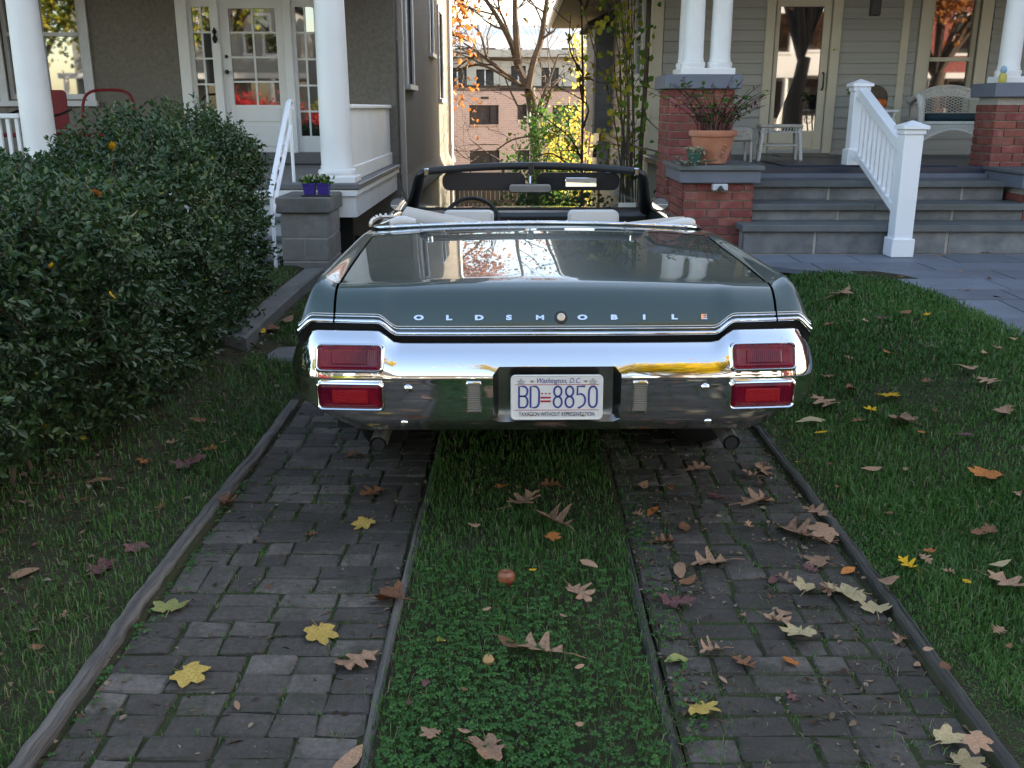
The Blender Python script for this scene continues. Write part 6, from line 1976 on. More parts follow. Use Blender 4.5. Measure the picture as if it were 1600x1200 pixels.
# orange-leaved tree behind the left house: branches reach into the gap
limbs = [([(-4.6, 27.0, -2.3), (-4.5, 27.0, 1.5), (-4.3, 26.8, 4.0)], [.22, .18, .15])]
for k in range(9):
    a = random.uniform(-.9, .9); e = (2.4, 26.4, random.uniform(6, 13))
    x1 = -4.3+random.uniform(.6, 5.5); z1 = random.uniform(5.5, 12)
    limbs.append(([(-4.3, 26.8, 3.6), (-4.3+(x1+4.3)*.4, 26.5+a*.5, 3.6+(z1-3.6)*.55), (x1, 26.2+a*2, z1)], [.09, .06, .02]))
limbs.append(([(-4.3, 26.8, 3.6), (-3.0, 25.5, 3.9), (-1.9, 24.5, 4.1), (-1.25, 24, 4.0)], [.08, .06, .04, .015]))
limbs.append(([(-4.3, 26.8, 3.2), (-2.8, 25.5, 3.2), (-1.7, 24.6, 3.3), (-1.15, 24, 3.1)], [.07, .05, .035, .015]))
tree_from('oak_tree', 'orange-leaved tree reaching out from behind the stucco house', 'tree', (-4.6, 27.0, -2.3), limbs, M['orange_leaf'], 15000, .13, .25, twig_len=1.3, depth=2,
          leaf_filter=lambda P: (P[:, 2] > 5.0) | ((P[:, 0] < -.95) & (RNG.random(len(P)) < .16)))
# yellow shrubs at the back right
def bush(name, label, cat, c, rx, ry, z0, z1, mat, n, size, stems=8, group=None, yshade=None, clump=26):
    root = thing(name, label, cat, (c[0], c[1], z0), 0, group)
    cl = np.stack([RNG.normal(0, .5, clump)*rx, RNG.normal(0, .5, clump)*ry, (z1-z0)*(.12+.83*RNG.random(clump))], 1)
    for i in range(stems):
        t = cl[i % clump]
        pts = [(0, 0, -.05), tuple(t*np.array([.35, .35, .55])), tuple(t)]
        MB().tube(catmull(pts, 4), np.linspace(.03, .006, 9).tolist(), 6).build('stem', M['twig'], root, True)
    i = RNG.integers(0, clump, n)
    P = cl[i]+RNG.normal(0, 1, (n, 3))*np.array([[rx*.22, ry*.22, (z1-z0)*.08]])
    P[:, 2] = np.clip(P[:, 2], .02, z1-z0+.3)
    s = size*(.6+.7*RNG.random(n)); cv = RNG.random(clump)
    o = link('foliage', leaves_mesh('foliage', P, RNG.normal(0, 1, (n, 3))-np.array([[0, 0, .3]]), RNG.normal(0, 1, (n, 3)), s, s*.65, mat, np.clip(cv[i]*.7+RNG.random(n)*.3, 0, 1)), root)
    o['kind'] = 'stuff'
    return root
bush('yellow_shrub', 'tall bright yellow-leaved shrub beside the clapboard house', 'shrub', (1.52, 22.5), .62, .9, -1.8, 3.3, M['pale_yellow_leaf'], 1500, .10, 10)
bush('golden_shrub', 'golden brown cypress-like shrub below the yellow leaves', 'shrub', (.85, 21.6), .32, .4, -1.8, .95, M['pale_yellow_leaf'], 900, .08, 5)
bush('green_shrub', 'fresh green shrub growing in front of the forked trunk', 'shrub', (.42, 21.0), .75, .5, -1.7, .72, M['green_bush'], 2200, .09, 8)
bush('dark_shrub', 'dark green shrub between the forked tree and the yellow leaves', 'shrub', (.95, 24.2), .7, .6, -2.0, 1.75, M['green_bush'], 1900, .11, 8)
bush('fern_shrub', 'feathery green shrub seen through the car windshield', 'shrub', (.85, 16.5), .75, .6, -1.25, .30, M['green_bush'], 1700, .10, 8)

# climbing vine stems on the corner of the right house
def vine():
    root = thing('climbing_vine', 'tangle of upright vine stems with yellow-green leaves at the clapboard house corner', 'vine', (1.30, 11.6, -.1))
    inv = Matrix.Translation(root.location).inverted()
    segs, tips = [], []
    for i in range(12):
        bx = random.uniform(1.18, 1.42); by = random.uniform(11.2, 11.9)
        tx = random.choice((.62, .75, .9, 1.0, 1.1, 1.2, 1.3, 1.42)); ty = by+random.uniform(-.1, .7); h = random.uniform(3.2, 4.6)
        r0 = random.uniform(.007, .015)
        pts = [(bx+(tx-bx)*t**1.8+random.uniform(-.03, .03), by+(ty-by)*t, -.1+h*t) for t in np.linspace(0, 1, 8)]
        P = catmull([(*p, r0*(1-.7*k/7)) for k, p in enumerate(pts)], 3)
        segs.append(([Vector(p[:3]) for p in P], [p[3] for p in P])); tips.append([Vector(p[:3]) for p in P[4:]])
        for k in range(6, len(P), 3):
            dv = Vector((random.gauss(-.3, .5), random.gauss(-.1, .4), random.uniform(.2, 1)))
            tp = []
            grow(P[k][:3], dv, random.uniform(.25, .6), .005, 0, segs, tp, .3); tips += [t[0] for t in tp]
    for s_, r_ in segs:
        o = MB().tube(s_, r_, 6 if r_[0] > .008 else 4, False).build('stem', M['bark'], root, True); o.matrix_parent_inverse = inv
    o = MB().tube(catmull([(1.45, 11.5, -.3), (1.44, 11.5, 1.0), (1.47, 11.48, 2.2), (1.46, 11.45, 4.2)], 5), .027, 10).build('main_stem', M['bark'], root, True); o.matrix_parent_inverse = inv
    n = 330
    P = np.array([tuple(random.choice(random.choice(tips))) for _ in range(n)])+RNG.normal(0, .05, (n, 3))
    # a leafy band up the main stem
    m = 95
    P2 = np.stack([1.46+RNG.normal(0, .07, m), 11.42+RNG.normal(0, .05, m), .3+RNG.random(m)*3.6], 1)
    P = np.concatenate([P, P2]); n += m
    D = RNG.normal(0, .5, (n, 3)); D[:, 2] -= 1.0
    s = .05+.045*RNG.random(n)
    rn = np.clip(np.where(P[:, 0] > 1.35, RNG.normal(.22, .2, n), RNG.normal(.65, .28, n)), 0, 1)
    Nn = RNG.normal(0, .7, (n, 3)); Nn[:, 1] -= 1
    o = link('leaves', leaves_mesh('leaves', P, D, Nn, s, s*.8, M['vine_leaf'], rn, fold=.1, pointy=.5), root); o.matrix_parent_inverse = inv; o['kind'] = 'stuff'
vine()
limbs = [([(1.05, 15.2, -1.0), (1.0, 15.1, .5), (.98, 15.0, 2.0), (.9, 14.9, 3.6)], [.024, .02, .017, .012])]
for k in range(8):
    z = random.uniform(.5, 3.2); limbs.append(([(.99, 15.0, z), (.99+random.uniform(-.5, .35), 14.9, z+.35), (.99+random.uniform(-.9, .6), 14.8, z+random.uniform(.2, .9))], [.018, .012, .006]))
tree_from('sapling', 'thin dark sapling with a few yellow leaves beside the shingled bay', 'tree', (1.05, 15.2, -1.0), limbs, M['vine_leaf'], 130, .09, .07, depth=1, twig_len=.5, rnd=lambda P: .6+.4*RNG.random(len(P)))

# stockade fence across the back
FE = thing('stockade_fence', 'dark weathered picket stockade fence across the back garden', 'fence', (-.2, 23.2, -2.0))
pk_me = MB().prism([(-.048, 0), (.048, 0), (.048, 1.62), (0, 1.70), (-.048, 1.62)], -.01, .01, 'xz').mesh('picket', False, M['fence'])
for k in range(58):
    link('picket', pk_me, FE, (-3.0+k*.105, random.uniform(-.006, .006), .1+random.uniform(-.02, .02)))
for z in (.5, 1.4): MB().box(-3.05, 3.05, .012, .06, z, z+.08).build('fence_rail', M['fence'], FE)

# ------------------------------------------------------------------ buildings behind
AP = thing('brick_apartments', 'pinkish brick apartment building with wide dark windows far behind the car', 'building', (-1.0, 45.0, -9.0), rad(28))
W_AP = [(-2.0+.02, .0, 1)]
AW = [(-1.27, .20, 0.86, 1.70), (1.15, 1.66, 1.06, 1.72), (-1.27, .24, -.93, -.28), (1.15, 1.8, -.93, -.30), (-4.6, -3.0, .86, 1.70), (-4.6, -3.0, -.93, -.28), (3.0, 4.5, .86, 1.70), (3.0, 4.5, -.93, -.28), (5.6, 7.1, .86, 1.70)]
put = lambda a, d_, z: (a, d_, z+9.0)
mb = MB(); wall_holes(mb, -9, 9, -9.0, 2.45, AW, put, .12)
mb.build('brick_wall', M['apt_brick'], AP)
MB().box(-9, 9, .3, 14, 0, 11.3).build('core', M['dark'], AP)
MB().box(-9.02, 9.02, -.03, .35, 11.45, 11.55).build('parapet_coping', M['black_metal'], AP)
MB().box(-9.0, 9.0, .0, 14.0, 11.30, 11.44).build('flat_roof', M['roof'], AP)
for (a, b, c, d_) in AW:
    g = MB().add([put(a, .09, c), put(b, .09, c), put(b, .09, d_), put(a, .09, d_)], [(0, 1, 2, 3)]).build('window', M['win_far'], AP)
    MB().box(a, b, .06, .088, c+9, c+9.035).build('window_frame', M['black_metal'], g)
    for f in ((0, .04), (.72, .75), (.97, 1.0)):
        MB().box(a+(b-a)*f[0], a+(b-a)*f[1]+.01, .055, .085, c+9.036, d_+9).build('window_frame', M['black_metal'], g)
    MB().box(a-.02, b+.02, -.04, .05, c+9-.07, c+8.998).build('sill', M['apt_brick'], g)
MB().box(-.70, -.32, -.025, .02, 10.97, 11.06).build('wall_vent', M['black_metal'], AP)
for z in (-.40+9-.0, ):
    MB().box(-1.27, .24, -.02, .01, 8.98, 9.0).build('lintel_shadow_course', M['black_metal'], AP)
# stepped-back storeys
UP = thing('upper_terrace_block', 'sand-coloured upper storey block behind the brick apartments', 'building', (-.8, 58.0, -8.0))
hol = [(-1.55, -.55, 10.45, 11.7), (-3.2, -2.1, 10.5, 11.8), (.45, 1.3, 10.6, 11.9), (2.2, 3.2, 10.6, 11.8)]
mb = MB(); wall_holes(mb, -10, 10, 0, 12.35, hol, lambda a, d_, z: (a, d_, z), .25); mb.build('wall', M['sand_wall'], UP)
for (a, b, c, d_) in hol:
    g = MB().add([(a, .2, c), (b, .2, c), (b, .2, d_), (a, .2, d_)], [(0, 1, 2, 3)]).build('window', M['win_far'], UP)
    MB().box((a+b)/2-.04, (a+b)/2+.04, .15, .19, c, d_).build('mullion', M['white'], g)
MB().box(-10.2, 10.2, -.5, .4, 12.36, 12.75).build('balcony_slab', M['sand_wall'], UP)
MB().box(-10, 10, .3, 12, 0, 12.3).build('core', M['sand_wall'], UP)
UP2 = thing('white_apartment_tower', 'pale white apartment block with balcony rails against the sky', 'building', (0.5, 80.0, -8.0))
hol = []
for r in range(2):
    for c in range(9):
        hol.append((-9.6+c*2.1, -8.5+c*2.1, 10.6+r*2.2, 11.9+r*2.2))
mb = MB(); wall_holes(mb, -12, 12, 0, 15.1, hol, lambda a, d_, z: (a, d_, z), .3); mb.build('wall', M['pale_wall'], UP2)
for (a, b, c, d_) in hol:
    g = MB().add([(a, .25, c), (b, .25, c), (b, .25, d_), (a, .25, d_)], [(0, 1, 2, 3)]).build('window', M['win_far'], UP2)
    MB().box(a-.06, b+.06, -.1, .05, c-.10, c-.001).build('sill', M['white'], g)
for z in (10.2, 12.4):
    MB().box(-12.2, 12.2, -.9, -.001, z, z+.18).build('balcony_slab', M['white'], UP2)
    MB().box(-12.2, 12.2, -.90, -.86, z+1.0, z+1.06).build('balcony_rail', M['white'], UP2)
    for k in range(60):
        MB().box(-12.1+k*.41, -12.05+k*.41, -.89, -.87, z+.18, z+1.0).build('rail_bar', M['white'], UP2)
MB().box(-12, 12, .3, 10, 0, 15.0).build('core', M['pale_wall'], UP2)
MB().box(-7, 5, 1, 7, 15.1, 15.9).build('penthouse', M['pale_wall'], UP2)

# ------------------------------------------------------------------ added building at right to shade the yard; street behind, mirrored in chrome and glass
NB = thing('added_shade_building', 'unseen tall brick block added beyond the right house to shade the yard', 'building', (27, 13, 0))
MB().box(-13, 17, -7.5, 8, -1, 13.5).build('brick_wall', M['brick'], NB)
MB().box(-13.3, 17.3, -7.8, 8.3, 13.5, 13.9).build('cornice', M['white_grey'], NB)
for r in range(4):
    for c in range(9):
        x = -11.5+c*3.1; z = 1.2+r*3.1
        g = MB().box(x, x+1.1, -7.54, -7.51, z, z+1.7).build('window', M['win_dark'], NB)
        MB().box(x-.1, x+1.2, -7.62, -7.545, z-.14, z-.02).build('sill', M['white_grey'], g)
def far_house(x, y, w, d_, h, wallm, label):
    o = thing('row_house', label, 'house', (x, y, -.1))
    hol = []
    for r in range(2):
        for c in range(4):
            a = -w/2+.8+c*(w-1.6)/4; hol.append((a, a+1.0, 1.2+r*3.0, 2.9+r*3.0))
    mb = MB(); wall_holes(mb, -w/2, w/2, 0, h, hol, lambda a, dd, z: (-a, -dd, z), .15); mb.build('front_wall', wallm, o)
    MB().box(-w/2, w/2, -d_, -.2, 0, h).build('body', wallm, o)
    MB().prism([(-w/2-.5, h), (w/2+.5, h), (0, h+3.2)], -d_-.3, .4, 'xz').build('roof', M['roof'], o)
    for (a, b, c, e) in hol:
        g = MB().add([(-a, -.12, c), (-b, -.12, c), (-b, -.12, e), (-a, -.12, e)], [(0, 1, 2, 3)]).build('window', M['win_dark'], o)
        for (p, q_, r_, s_) in ((-b-.1, -b, c, e), (-a, -a+.1, c, e), (-b-.1, -a+.1, e, e+.12), (-b-.15, -a+.15, c-.12, c)):
            MB().box(p, q_, -.02, .05, r_, s_).build('casing', M['white'], g)
    MB().box(-w/2, w/2, 1.7, 1.9, 3.0, 3.25).build('porch_roof_edge', M['white'], o)
    MB().box(-w/2, w/2, .06, 1.7, 3.05, 3.2).build('porch_roof', M['roof'], o)
    for k in range(4):
        MB().lathe([(.14, 0), (.12, 3.0)], 14, (-w/2+.3+k*(w-.6)/3, 1.75, 0)).build('porch_column', M['white'], o, True)
far_house(10.5, -24, 10, 9, 6.6, M['white'], 'white frame house across the street')
far_house(-2.5, -25, 10, 9, 6.4, M['stucco'], 'grey stucco house across the street')
far_house(-16, -24, 11, 9, 6.6, M['siding'], 'taupe frame house across the street')
far_house(24, -25, 10, 9, 6.6, M['brick'], 'brick house across the street')
def street_tree(x, y, h, cr, mat, n, label, size=.2, bare=1.0):
    tr = h*.26
    limbs = [([(x, y, -.15), (x+random.uniform(-.1, .1), y, tr*.6), (x+random.uniform(-.2, .2), y, tr)], [.34, .27, .24])]
    for k in range(9):
        a = k*2.4+random.uniform(-.3, .3); e = random.uniform(.35, 1.0)
        x1 = x+math.cos(a)*cr*e*.85; y1 = y+math.sin(a)*cr*e*.85; z1 = h*(1-.5*e*random.uniform(.6, 1))
        limbs.append(([(x, y, tr*.95), (x+(x1-x)*.45, y+(y1-y)*.45, tr+(z1-tr)*.5), (x1, y1, z1)], [.13, .08, .025]))
    tree_from('street_tree', label, 'tree', (x, y, -.15), limbs, mat, n, size, .45, twig_len=1.7, depth=2)
street_tree(4.4, -13.8, 15.0, 5.2, M['yellow_leaf'], 16000, 'bright yellow street tree opposite the driveway')
street_tree(-11.2, -13.8, 12.0, 4.0, M['yellowgreen'], 6500, 'yellow-green street tree opposite the stucco house')
street_tree(15.5, -13.6, 11.0, 4.2, M['orange_leaf'], 5000, 'orange street tree opposite the clapboard house')
street_tree(7.6, -3.5, 11.0, 3.0, M['orange_leaf'], 900, 'nearly bare street tree by the near sidewalk')
street_tree(-18.5, -13.6, 11.0, 4.5, M['yellowgreen'], 8000, 'dense yellow-green street tree far left across the street')
bush('burning_bush', 'crimson bush in the garden across the street', 'shrub', (-9.6, -15.4), 2.6, 1.0, -.1, 2.6, M['red_bush'], 5000, .12, 10)
bush('garden_shrub', 'yellow-green shrub beside the crimson bush across the street', 'shrub', (-5.8, -15.4), 1.4, 1.0, -.1, 1.9, M['yellowgreen'], 2500, .12, 10)

# ------------------------------------------------------------------ fallen leaves: x, y, z, size, shape, colour, label, group
FALLEN = [
    (-1.145, 2.835, 0.012, 0.101, 'maple', 'green', 'olive-yellow maple leaf lying flat on the left paver strip', None),
    (-0.959, 2.452, 0.012, 0.116, 'maple', 'yellow', 'yellow maple leaf with a long stem low on the left paver strip', None),
    (-1.207, 3.703, 0.012, 0.091, 'oak', 'brown', 'brown crumpled leaf against the left timber edging', None),
    (-1.509, 4.138, 0.023, 0.118, 'oak', 'purple', 'dusky pink leaf on the verge close to the left timber', None),
    (-1.824, 3.906, 0.035, 0.09, 'plain', 'brown', 'brown curled leaf just under the hedge foot', None),
    (-1.424, 3.273, 0.02, 0.091, 'maple', 'purple', 'dusky purple maple leaf on the verge beside a larger one', None),
    (-1.472, 3.107, 0.02, 0.105, 'maple', 'purple', 'broad dusky brown leaf on the verge left of the timber', None),
    (-1.741, 3.066, 0.02, 0.077, 'plain', 'tan', 'tan leaf on the verge at the far left', None),
    (-0.602, 3.52, 0.012, 0.087, 'maple', 'yellow', 'small golden maple leaf midway up the left paver strip', None),
    (-0.62, 3.838, 0.012, 0.105, 'oak', 'brown', 'dark brown leaf on the left strip behind the exhaust shadow', None),
    (-0.622, 2.697, 0.012, 0.109, 'maple', 'yellow', 'mustard maple leaf with a bent stem on the left strip', None),
    (-0.414, 2.89, 0.012, 0.129, 'maple', 'brown', 'large rust-brown folded leaf against the median timber', None),
    (-0.475, 2.522, 0.012, 0.107, 'oak', 'tan', 'pinkish oak leaf lying beside the median timber on the left strip', None),
    (-0.426, 2.067, 0.012, 0.091, 'plain', 'tan', 'broad tan leaf at the bottom end of the left strip', None),
    (0.029, 3.677, 0.04, 0.127, 'oak', 'tan', 'pinkish oak leaf at the head of the grass median', None),
    (0.148, 3.474, 0.04, 0.141, 'oak', 'tan', 'wide pinkish oak leaf on the median right below another', None),
    (0.148, 3.846, 0.04, 0.077, 'oak', 'brown', 'small brown oak leaf on the median closest to the bumper', None),
    (0.131, 3.333, 0.04, 0.063, 'maple', 'orange', 'little rust-orange leaf under the wide oak leaf', None),
    (0.21, 2.899, 0.04, 0.09, 'oak', 'tan', 'tan curled leaf near the right median timber', None),
    (0.258, 3.111, 0.04, 0.055, 'plain', 'tan', 'small tan leaf above the curled one by the right median timber', None),
    (0.073, 2.543, 0.04, 0.123, 'oak', 'tan', 'large greyish oak leaf in the middle of the median', None),
    (-0.019, 2.578, 0.04, 0.078, 'plain', 'brown', 'brown rolled leaf left of the large greyish oak leaf', None),
    (-0.228, 2.595, 0.04, 0.039, 'plain', 'gold', 'small golden leaf near the left median timber', None),
    (-0.218, 2.135, 0.04, 0.053, 'maple', 'tan', 'tan starry leaf low in the clover', None),
    (-0.067, 2.074, 0.04, 0.12, 'maple', 'tan', 'largest tan maple leaf in the clover at the bottom', None),
    (0.056, 3.06, 0.04, 0.031, 'plain', 'gold', 'tiny yellow leaf beside the red apple', None),
    (-0.256, 2.374, 0.04, 0.036, 'plain', 'purple', 'grey-brown leaf standing in the clover', None),
    (1.008, 3.735, 0.012, 0.139, 'oak', 'tan', 'tan leaf pair on the right strip midway to the exhaust', None),
    (1.128, 4.121, 0.012, 0.1, 'oak', 'tan', 'tan curled leaf just behind the right exhaust', None),
    (0.83, 4.128, 0.012, 0.1, 'oak', 'tan', 'tan starry leaf on the right strip close under the bumper', None),
    (1.19, 3.533, 0.06, 0.092, 'oak', 'tan', 'tan leaf against the right timber above the oak cluster', None),
    (1.091, 3.427, 0.012, 0.164, 'oak', 'tan', 'widest oak leaf in the cluster by the right timber', None),
    (1.169, 3.341, 0.06, 0.102, 'maple', 'tan', 'pinkish maple leaf right of the widest oak leaf', None),
    (1.11, 3.186, 0.012, 0.107, 'maple', 'tan', 'pinkish crumpled leaf below the oak cluster', None),
    (0.71, 3.179, 0.012, 0.121, 'oak', 'tan', 'tan three-armed oak leaf in the middle of the right strip', None),
    (0.582, 3.108, 0.012, 0.082, 'plain', 'tan', 'tan curled leaf by the grass tuft on the right strip', None),
    (0.53, 2.878, 0.012, 0.098, 'oak', 'purple', 'purple-brown leaf leaning on the tuft by the median timber', None),
    (0.663, 3.484, 0.012, 0.066, 'plain', 'brown', 'small brown leaf high on the right strip near its inner edge', None),
    (0.559, 3.639, 0.012, 0.068, 'plain', 'orange', 'orange-brown leaf near the upper end of the right median timber', None),
    (0.993, 2.968, 0.012, 0.092, 'maple', 'straw', 'straw maple leaf above the pale pair on the right strip', None),
    (1.133, 2.942, 0.012, 0.13, 'maple', 'straw', 'large straw maple leaf, upper one of the pale pair by the right timber', None),
    (1.181, 2.834, 0.012, 0.101, 'maple', 'straw', 'straw maple leaf, lower one of the pale pair by the right timber', None),
    (1.248, 2.943, 0.06, 0.074, 'plain', 'tan', 'tan leaf folded over the right timber', None),
    (0.895, 2.693, 0.012, 0.121, 'maple', 'straw', 'straw maple leaf with a stem pointing back on the right strip', None),
    (0.812, 2.529, 0.012, 0.05, 'maple', 'orange', 'small orange leaf below the stemmed straw maple leaf', None),
    (0.502, 2.289, 0.012, 0.095, 'maple', 'yellow', 'yellow maple leaf beside the right median timber', None),
    (0.479, 2.534, 0.012, 0.065, 'plain', 'green', 'dried olive leaf standing on edge by the right median timber', None),
    (1.122, 2.156, 0.012, 0.084, 'maple', 'straw', 'pale yellow maple leaf at the bottom right corner pavers', None),
    (1.16, 2.094, 0.06, 0.068, 'maple', 'tan', 'brown maple leaf touching the pale yellow one, bottom right', None),
    (1.132, 2.067, 0.012, 0.094, 'maple', 'straw', 'straw maple leaf cut by the bottom edge at right', None),
    (2.224, 6.536, 0.363, 0.15, 'oak', 'tan', 'tan leaf high on the lawn just right of the fender', None),
    (1.904, 4.719, 0.185, 0.092, 'maple', 'gold', 'bright golden leaf on the lawn right of the lower tail light', None),
    (1.632, 4.875, 0.099, 0.129, 'oak', 'tan', 'tan oak leaf on the lawn touching the bumper end', None),
    (1.863, 4.387, 0.16, 0.141, 'maple', 'tan', 'tan leaf with an orange tip on the lawn below the golden leaf', None),
    (1.501, 4.662, 0.065, 0.104, 'plain', 'straw', 'straw leaf on the lawn just under the bumper corner', None),
    (1.497, 4.477, 0.064, 0.076, 'plain', 'gold', 'thin yellow leaf on the lawn below the bumper corner', None),
    (2.338, 4.592, 0.3, 0.108, 'oak', 'tan', 'long tan leaf high on the lawn towards the walk', None),
    (2.24, 4.24, 0.259, 0.083, 'maple', 'tan', 'tan starry leaf near the right side of the lawn', None),
    (1.931, 3.701, 0.153, 0.126, 'maple', 'orange', 'big rust-orange curled leaf on the right part of the lawn', None),
    (1.675, 3.034, 0.08, 0.071, 'plain', 'straw', 'pale yellow-green leaf with a stem on the lower lawn', None),
    (1.649, 2.91, 0.073, 0.12, 'oak', 'tan', 'large pinkish oak leaf on the lower lawn at the far right', None),
    (1.528, 2.947, 0.058, 0.039, 'plain', 'gold', 'small golden leaf left of the large pinkish oak leaf', None),
    (2.324, 4.804, 0.312, 0.086, 'plain', 'tan', 'flat tan leaf high on the lawn above the long tan one', None),
    (1.788, 4.941, 0.151, 0.089, 'plain', 'brown', 'brown leaf on the lawn between bumper end and golden leaf', None),
    (1.232, 2.431, 0.06, 0.044, 'plain', 'brown', 'brown leaf leaning on the inner side of the right timber', None),
    (-1.711, 6.549, 0.121, 0.134, 'plain', 'brown', 'brown leaf below the concrete curb', None),
    (-1.745, 6.387, 0.13, 0.087, 'plain', 'gold', 'yellow leaf below the concrete curb', None),
    (-1.676, 6.841, 0.112, 0.121, 'plain', 'tan', 'tan leaf lying between the curb and the car', None),
    (-0.8, 3.417, 0.012, 0.035, 'oak', 'brown', 'small dry leaf scrap on the driveway strips or median', 'leaf scraps on the driveway'),
    (-0.766, 4.28, 0.012, 0.079, 'oak', 'brown', 'small dry leaf scrap on the driveway strips or median', 'leaf scraps on the driveway'),
    (-0.058, 3.83, 0.04, 0.049, 'oak', 'orange', 'small dry leaf scrap on the driveway strips or median', 'leaf scraps on the driveway'),
    (0.964, 3.357, 0.012, 0.044, 'oak', 'tan', 'small dry leaf scrap on the driveway strips or median', 'leaf scraps on the driveway'),
    (0.901, 3.052, 0.012, 0.045, 'plain', 'purple', 'small dry leaf scrap on the driveway strips or median', 'leaf scraps on the driveway'),
    (1.186, 3.121, 0.012, 0.055, 'plain', 'orange', 'small dry leaf scrap on the driveway strips or median', 'leaf scraps on the driveway'),
    (0.699, 4.487, 0.012, 0.063, 'plain', 'tan', 'small dry leaf scrap on the driveway strips or median', 'leaf scraps on the driveway'),
    (0.664, 3.903, 0.012, 0.05, 'plain', 'brown', 'small dry leaf scrap on the driveway strips or median', 'leaf scraps on the driveway'),
    (1.019, 2.433, 0.012, 0.022, 'plain', 'tan', 'small dry leaf scrap on the driveway strips or median', 'leaf scraps on the driveway'),
    (1.22, 2.523, 0.06, 0.027, 'plain', 'tan', 'small dry leaf scrap on the driveway strips or median', 'leaf scraps on the driveway'),
    (1.19, 2.513, 0.012, 0.034, 'plain', 'tan', 'small dry leaf scrap on the driveway strips or median', 'leaf scraps on the driveway'),
    (0.599, 2.437, 0.012, 0.026, 'plain', 'tan', 'small dry leaf scrap on the driveway strips or median', 'leaf scraps on the driveway'),
    (0.737, 2.803, 0.012, 0.025, 'oak', 'tan', 'small dry leaf scrap on the driveway strips or median', 'leaf scraps on the driveway'),
    (-0.856, 2.991, 0.012, 0.027, 'plain', 'brown', 'small dry leaf scrap on the driveway strips or median', 'leaf scraps on the driveway'),
    (-0.958, 2.676, 0.012, 0.024, 'plain', 'purple', 'small dry leaf scrap on the driveway strips or median', 'leaf scraps on the driveway'),
    (-0.774, 2.306, 0.012, 0.025, 'plain', 'tan', 'small dry leaf scrap on the driveway strips or median', 'leaf scraps on the driveway'),
    (-0.136, 2.157, 0.04, 0.03, 'plain', 'tan', 'small dry leaf scrap on the driveway strips or median', 'leaf scraps on the driveway'),
    (-0.291, 2.274, 0.04, 0.021, 'oak', 'purple', 'small dry leaf scrap on the driveway strips or median', 'leaf scraps on the driveway'),
    (-0.167, 3.436, 0.04, 0.035, 'plain', 'tan', 'small dry leaf scrap on the driveway strips or median', 'leaf scraps on the driveway'),
    (-0.097, 2.79, 0.04, 0.025, 'plain', 'tan', 'small dry leaf scrap on the driveway strips or median', 'leaf scraps on the driveway'),
    (0.183, 2.457, 0.04, 0.026, 'plain', 'tan', 'small dry leaf scrap on the driveway strips or median', 'leaf scraps on the driveway'),
    (0.15, 2.751, 0.04, 0.025, 'plain', 'tan', 'small dry leaf scrap on the driveway strips or median', 'leaf scraps on the driveway'),
    (-0.146, 2.344, 0.04, 0.021, 'plain', 'brown', 'small dry leaf scrap on the driveway strips or median', 'leaf scraps on the driveway'),
    (0.166, 2.185, 0.04, 0.024, 'plain', 'tan', 'small dry leaf scrap on the driveway strips or median', 'leaf scraps on the driveway'),
    (-1.473, 4.356, 0.022, 0.062, 'oak', 'orange', 'small dry brown leaf lying on the verge by the hedge', 'small leaves by the hedge'),
    (-1.679, 3.409, 0.022, 0.035, 'plain', 'tan', 'small dry brown leaf lying on the verge by the hedge', 'small leaves by the hedge'),
    (-1.467, 2.778, 0.02, 0.033, 'oak', 'tan', 'small dry brown leaf lying on the verge by the hedge', 'small leaves by the hedge'),
    (-1.472, 3.662, 0.02, 0.037, 'plain', 'brown', 'small dry brown leaf lying on the verge by the hedge', 'small leaves by the hedge'),
    (-1.458, 2.585, 0.02, 0.035, 'plain', 'brown', 'small dry brown leaf lying on the verge by the hedge', 'small leaves by the hedge'),
    (-1.245, 2.636, 0.012, 0.028, 'plain', 'tan', 'small dry leaf scrap on the driveway strips or median', 'leaf scraps on the driveway'),
    (-1.31, 2.352, 0.02, 0.022, 'plain', 'brown', 'small dry brown leaf lying on the verge by the hedge', 'small leaves by the hedge'),
    (-1.653, 4.733, 0.044, 0.06, 'plain', 'brown', 'small dry brown leaf lying on the verge by the hedge', 'small leaves by the hedge'),
    (-1.454, 4.451, 0.021, 0.05, 'plain', 'tan', 'small dry brown leaf lying on the verge by the hedge', 'small leaves by the hedge'),
    (-1.672, 4.4, 0.039, 0.056, 'oak', 'tan', 'small dry brown leaf lying on the verge by the hedge', 'small leaves by the hedge'),
    (-1.716, 4.142, 0.036, 0.059, 'oak', 'orange', 'small dry brown leaf lying on the verge by the hedge', 'small leaves by the hedge'),
    (-1.808, 3.707, 0.029, 0.043, 'oak', 'brown', 'small dry brown leaf lying on the verge by the hedge', 'small leaves by the hedge'),
    (2.411, 5.856, 0.383, 0.071, 'plain', 'brown', 'small dry leaf scattered on the right lawn', 'small leaves on the right lawn'),
    (2.501, 5.757, 0.384, 0.047, 'oak', 'gold', 'small dry leaf scattered on the right lawn', 'small leaves on the right lawn'),
    (2.26, 5.824, 0.354, 0.071, 'oak', 'purple', 'small dry leaf scattered on the right lawn', 'small leaves on the right lawn'),
    (1.999, 6.001, 0.274, 0.057, 'maple', 'brown', 'small dry leaf scattered on the right lawn', 'small leaves on the right lawn'),
    (2.512, 5.427, 0.367, 0.052, 'plain', 'purple', 'small dry leaf scattered on the right lawn', 'small leaves on the right lawn'),
    (2.093, 5.238, 0.281, 0.054, 'oak', 'orange', 'small dry leaf scattered on the right lawn', 'small leaves on the right lawn'),
    (2.506, 4.989, 0.341, 0.062, 'plain', 'tan', 'small dry leaf scattered on the right lawn', 'small leaves on the right lawn'),
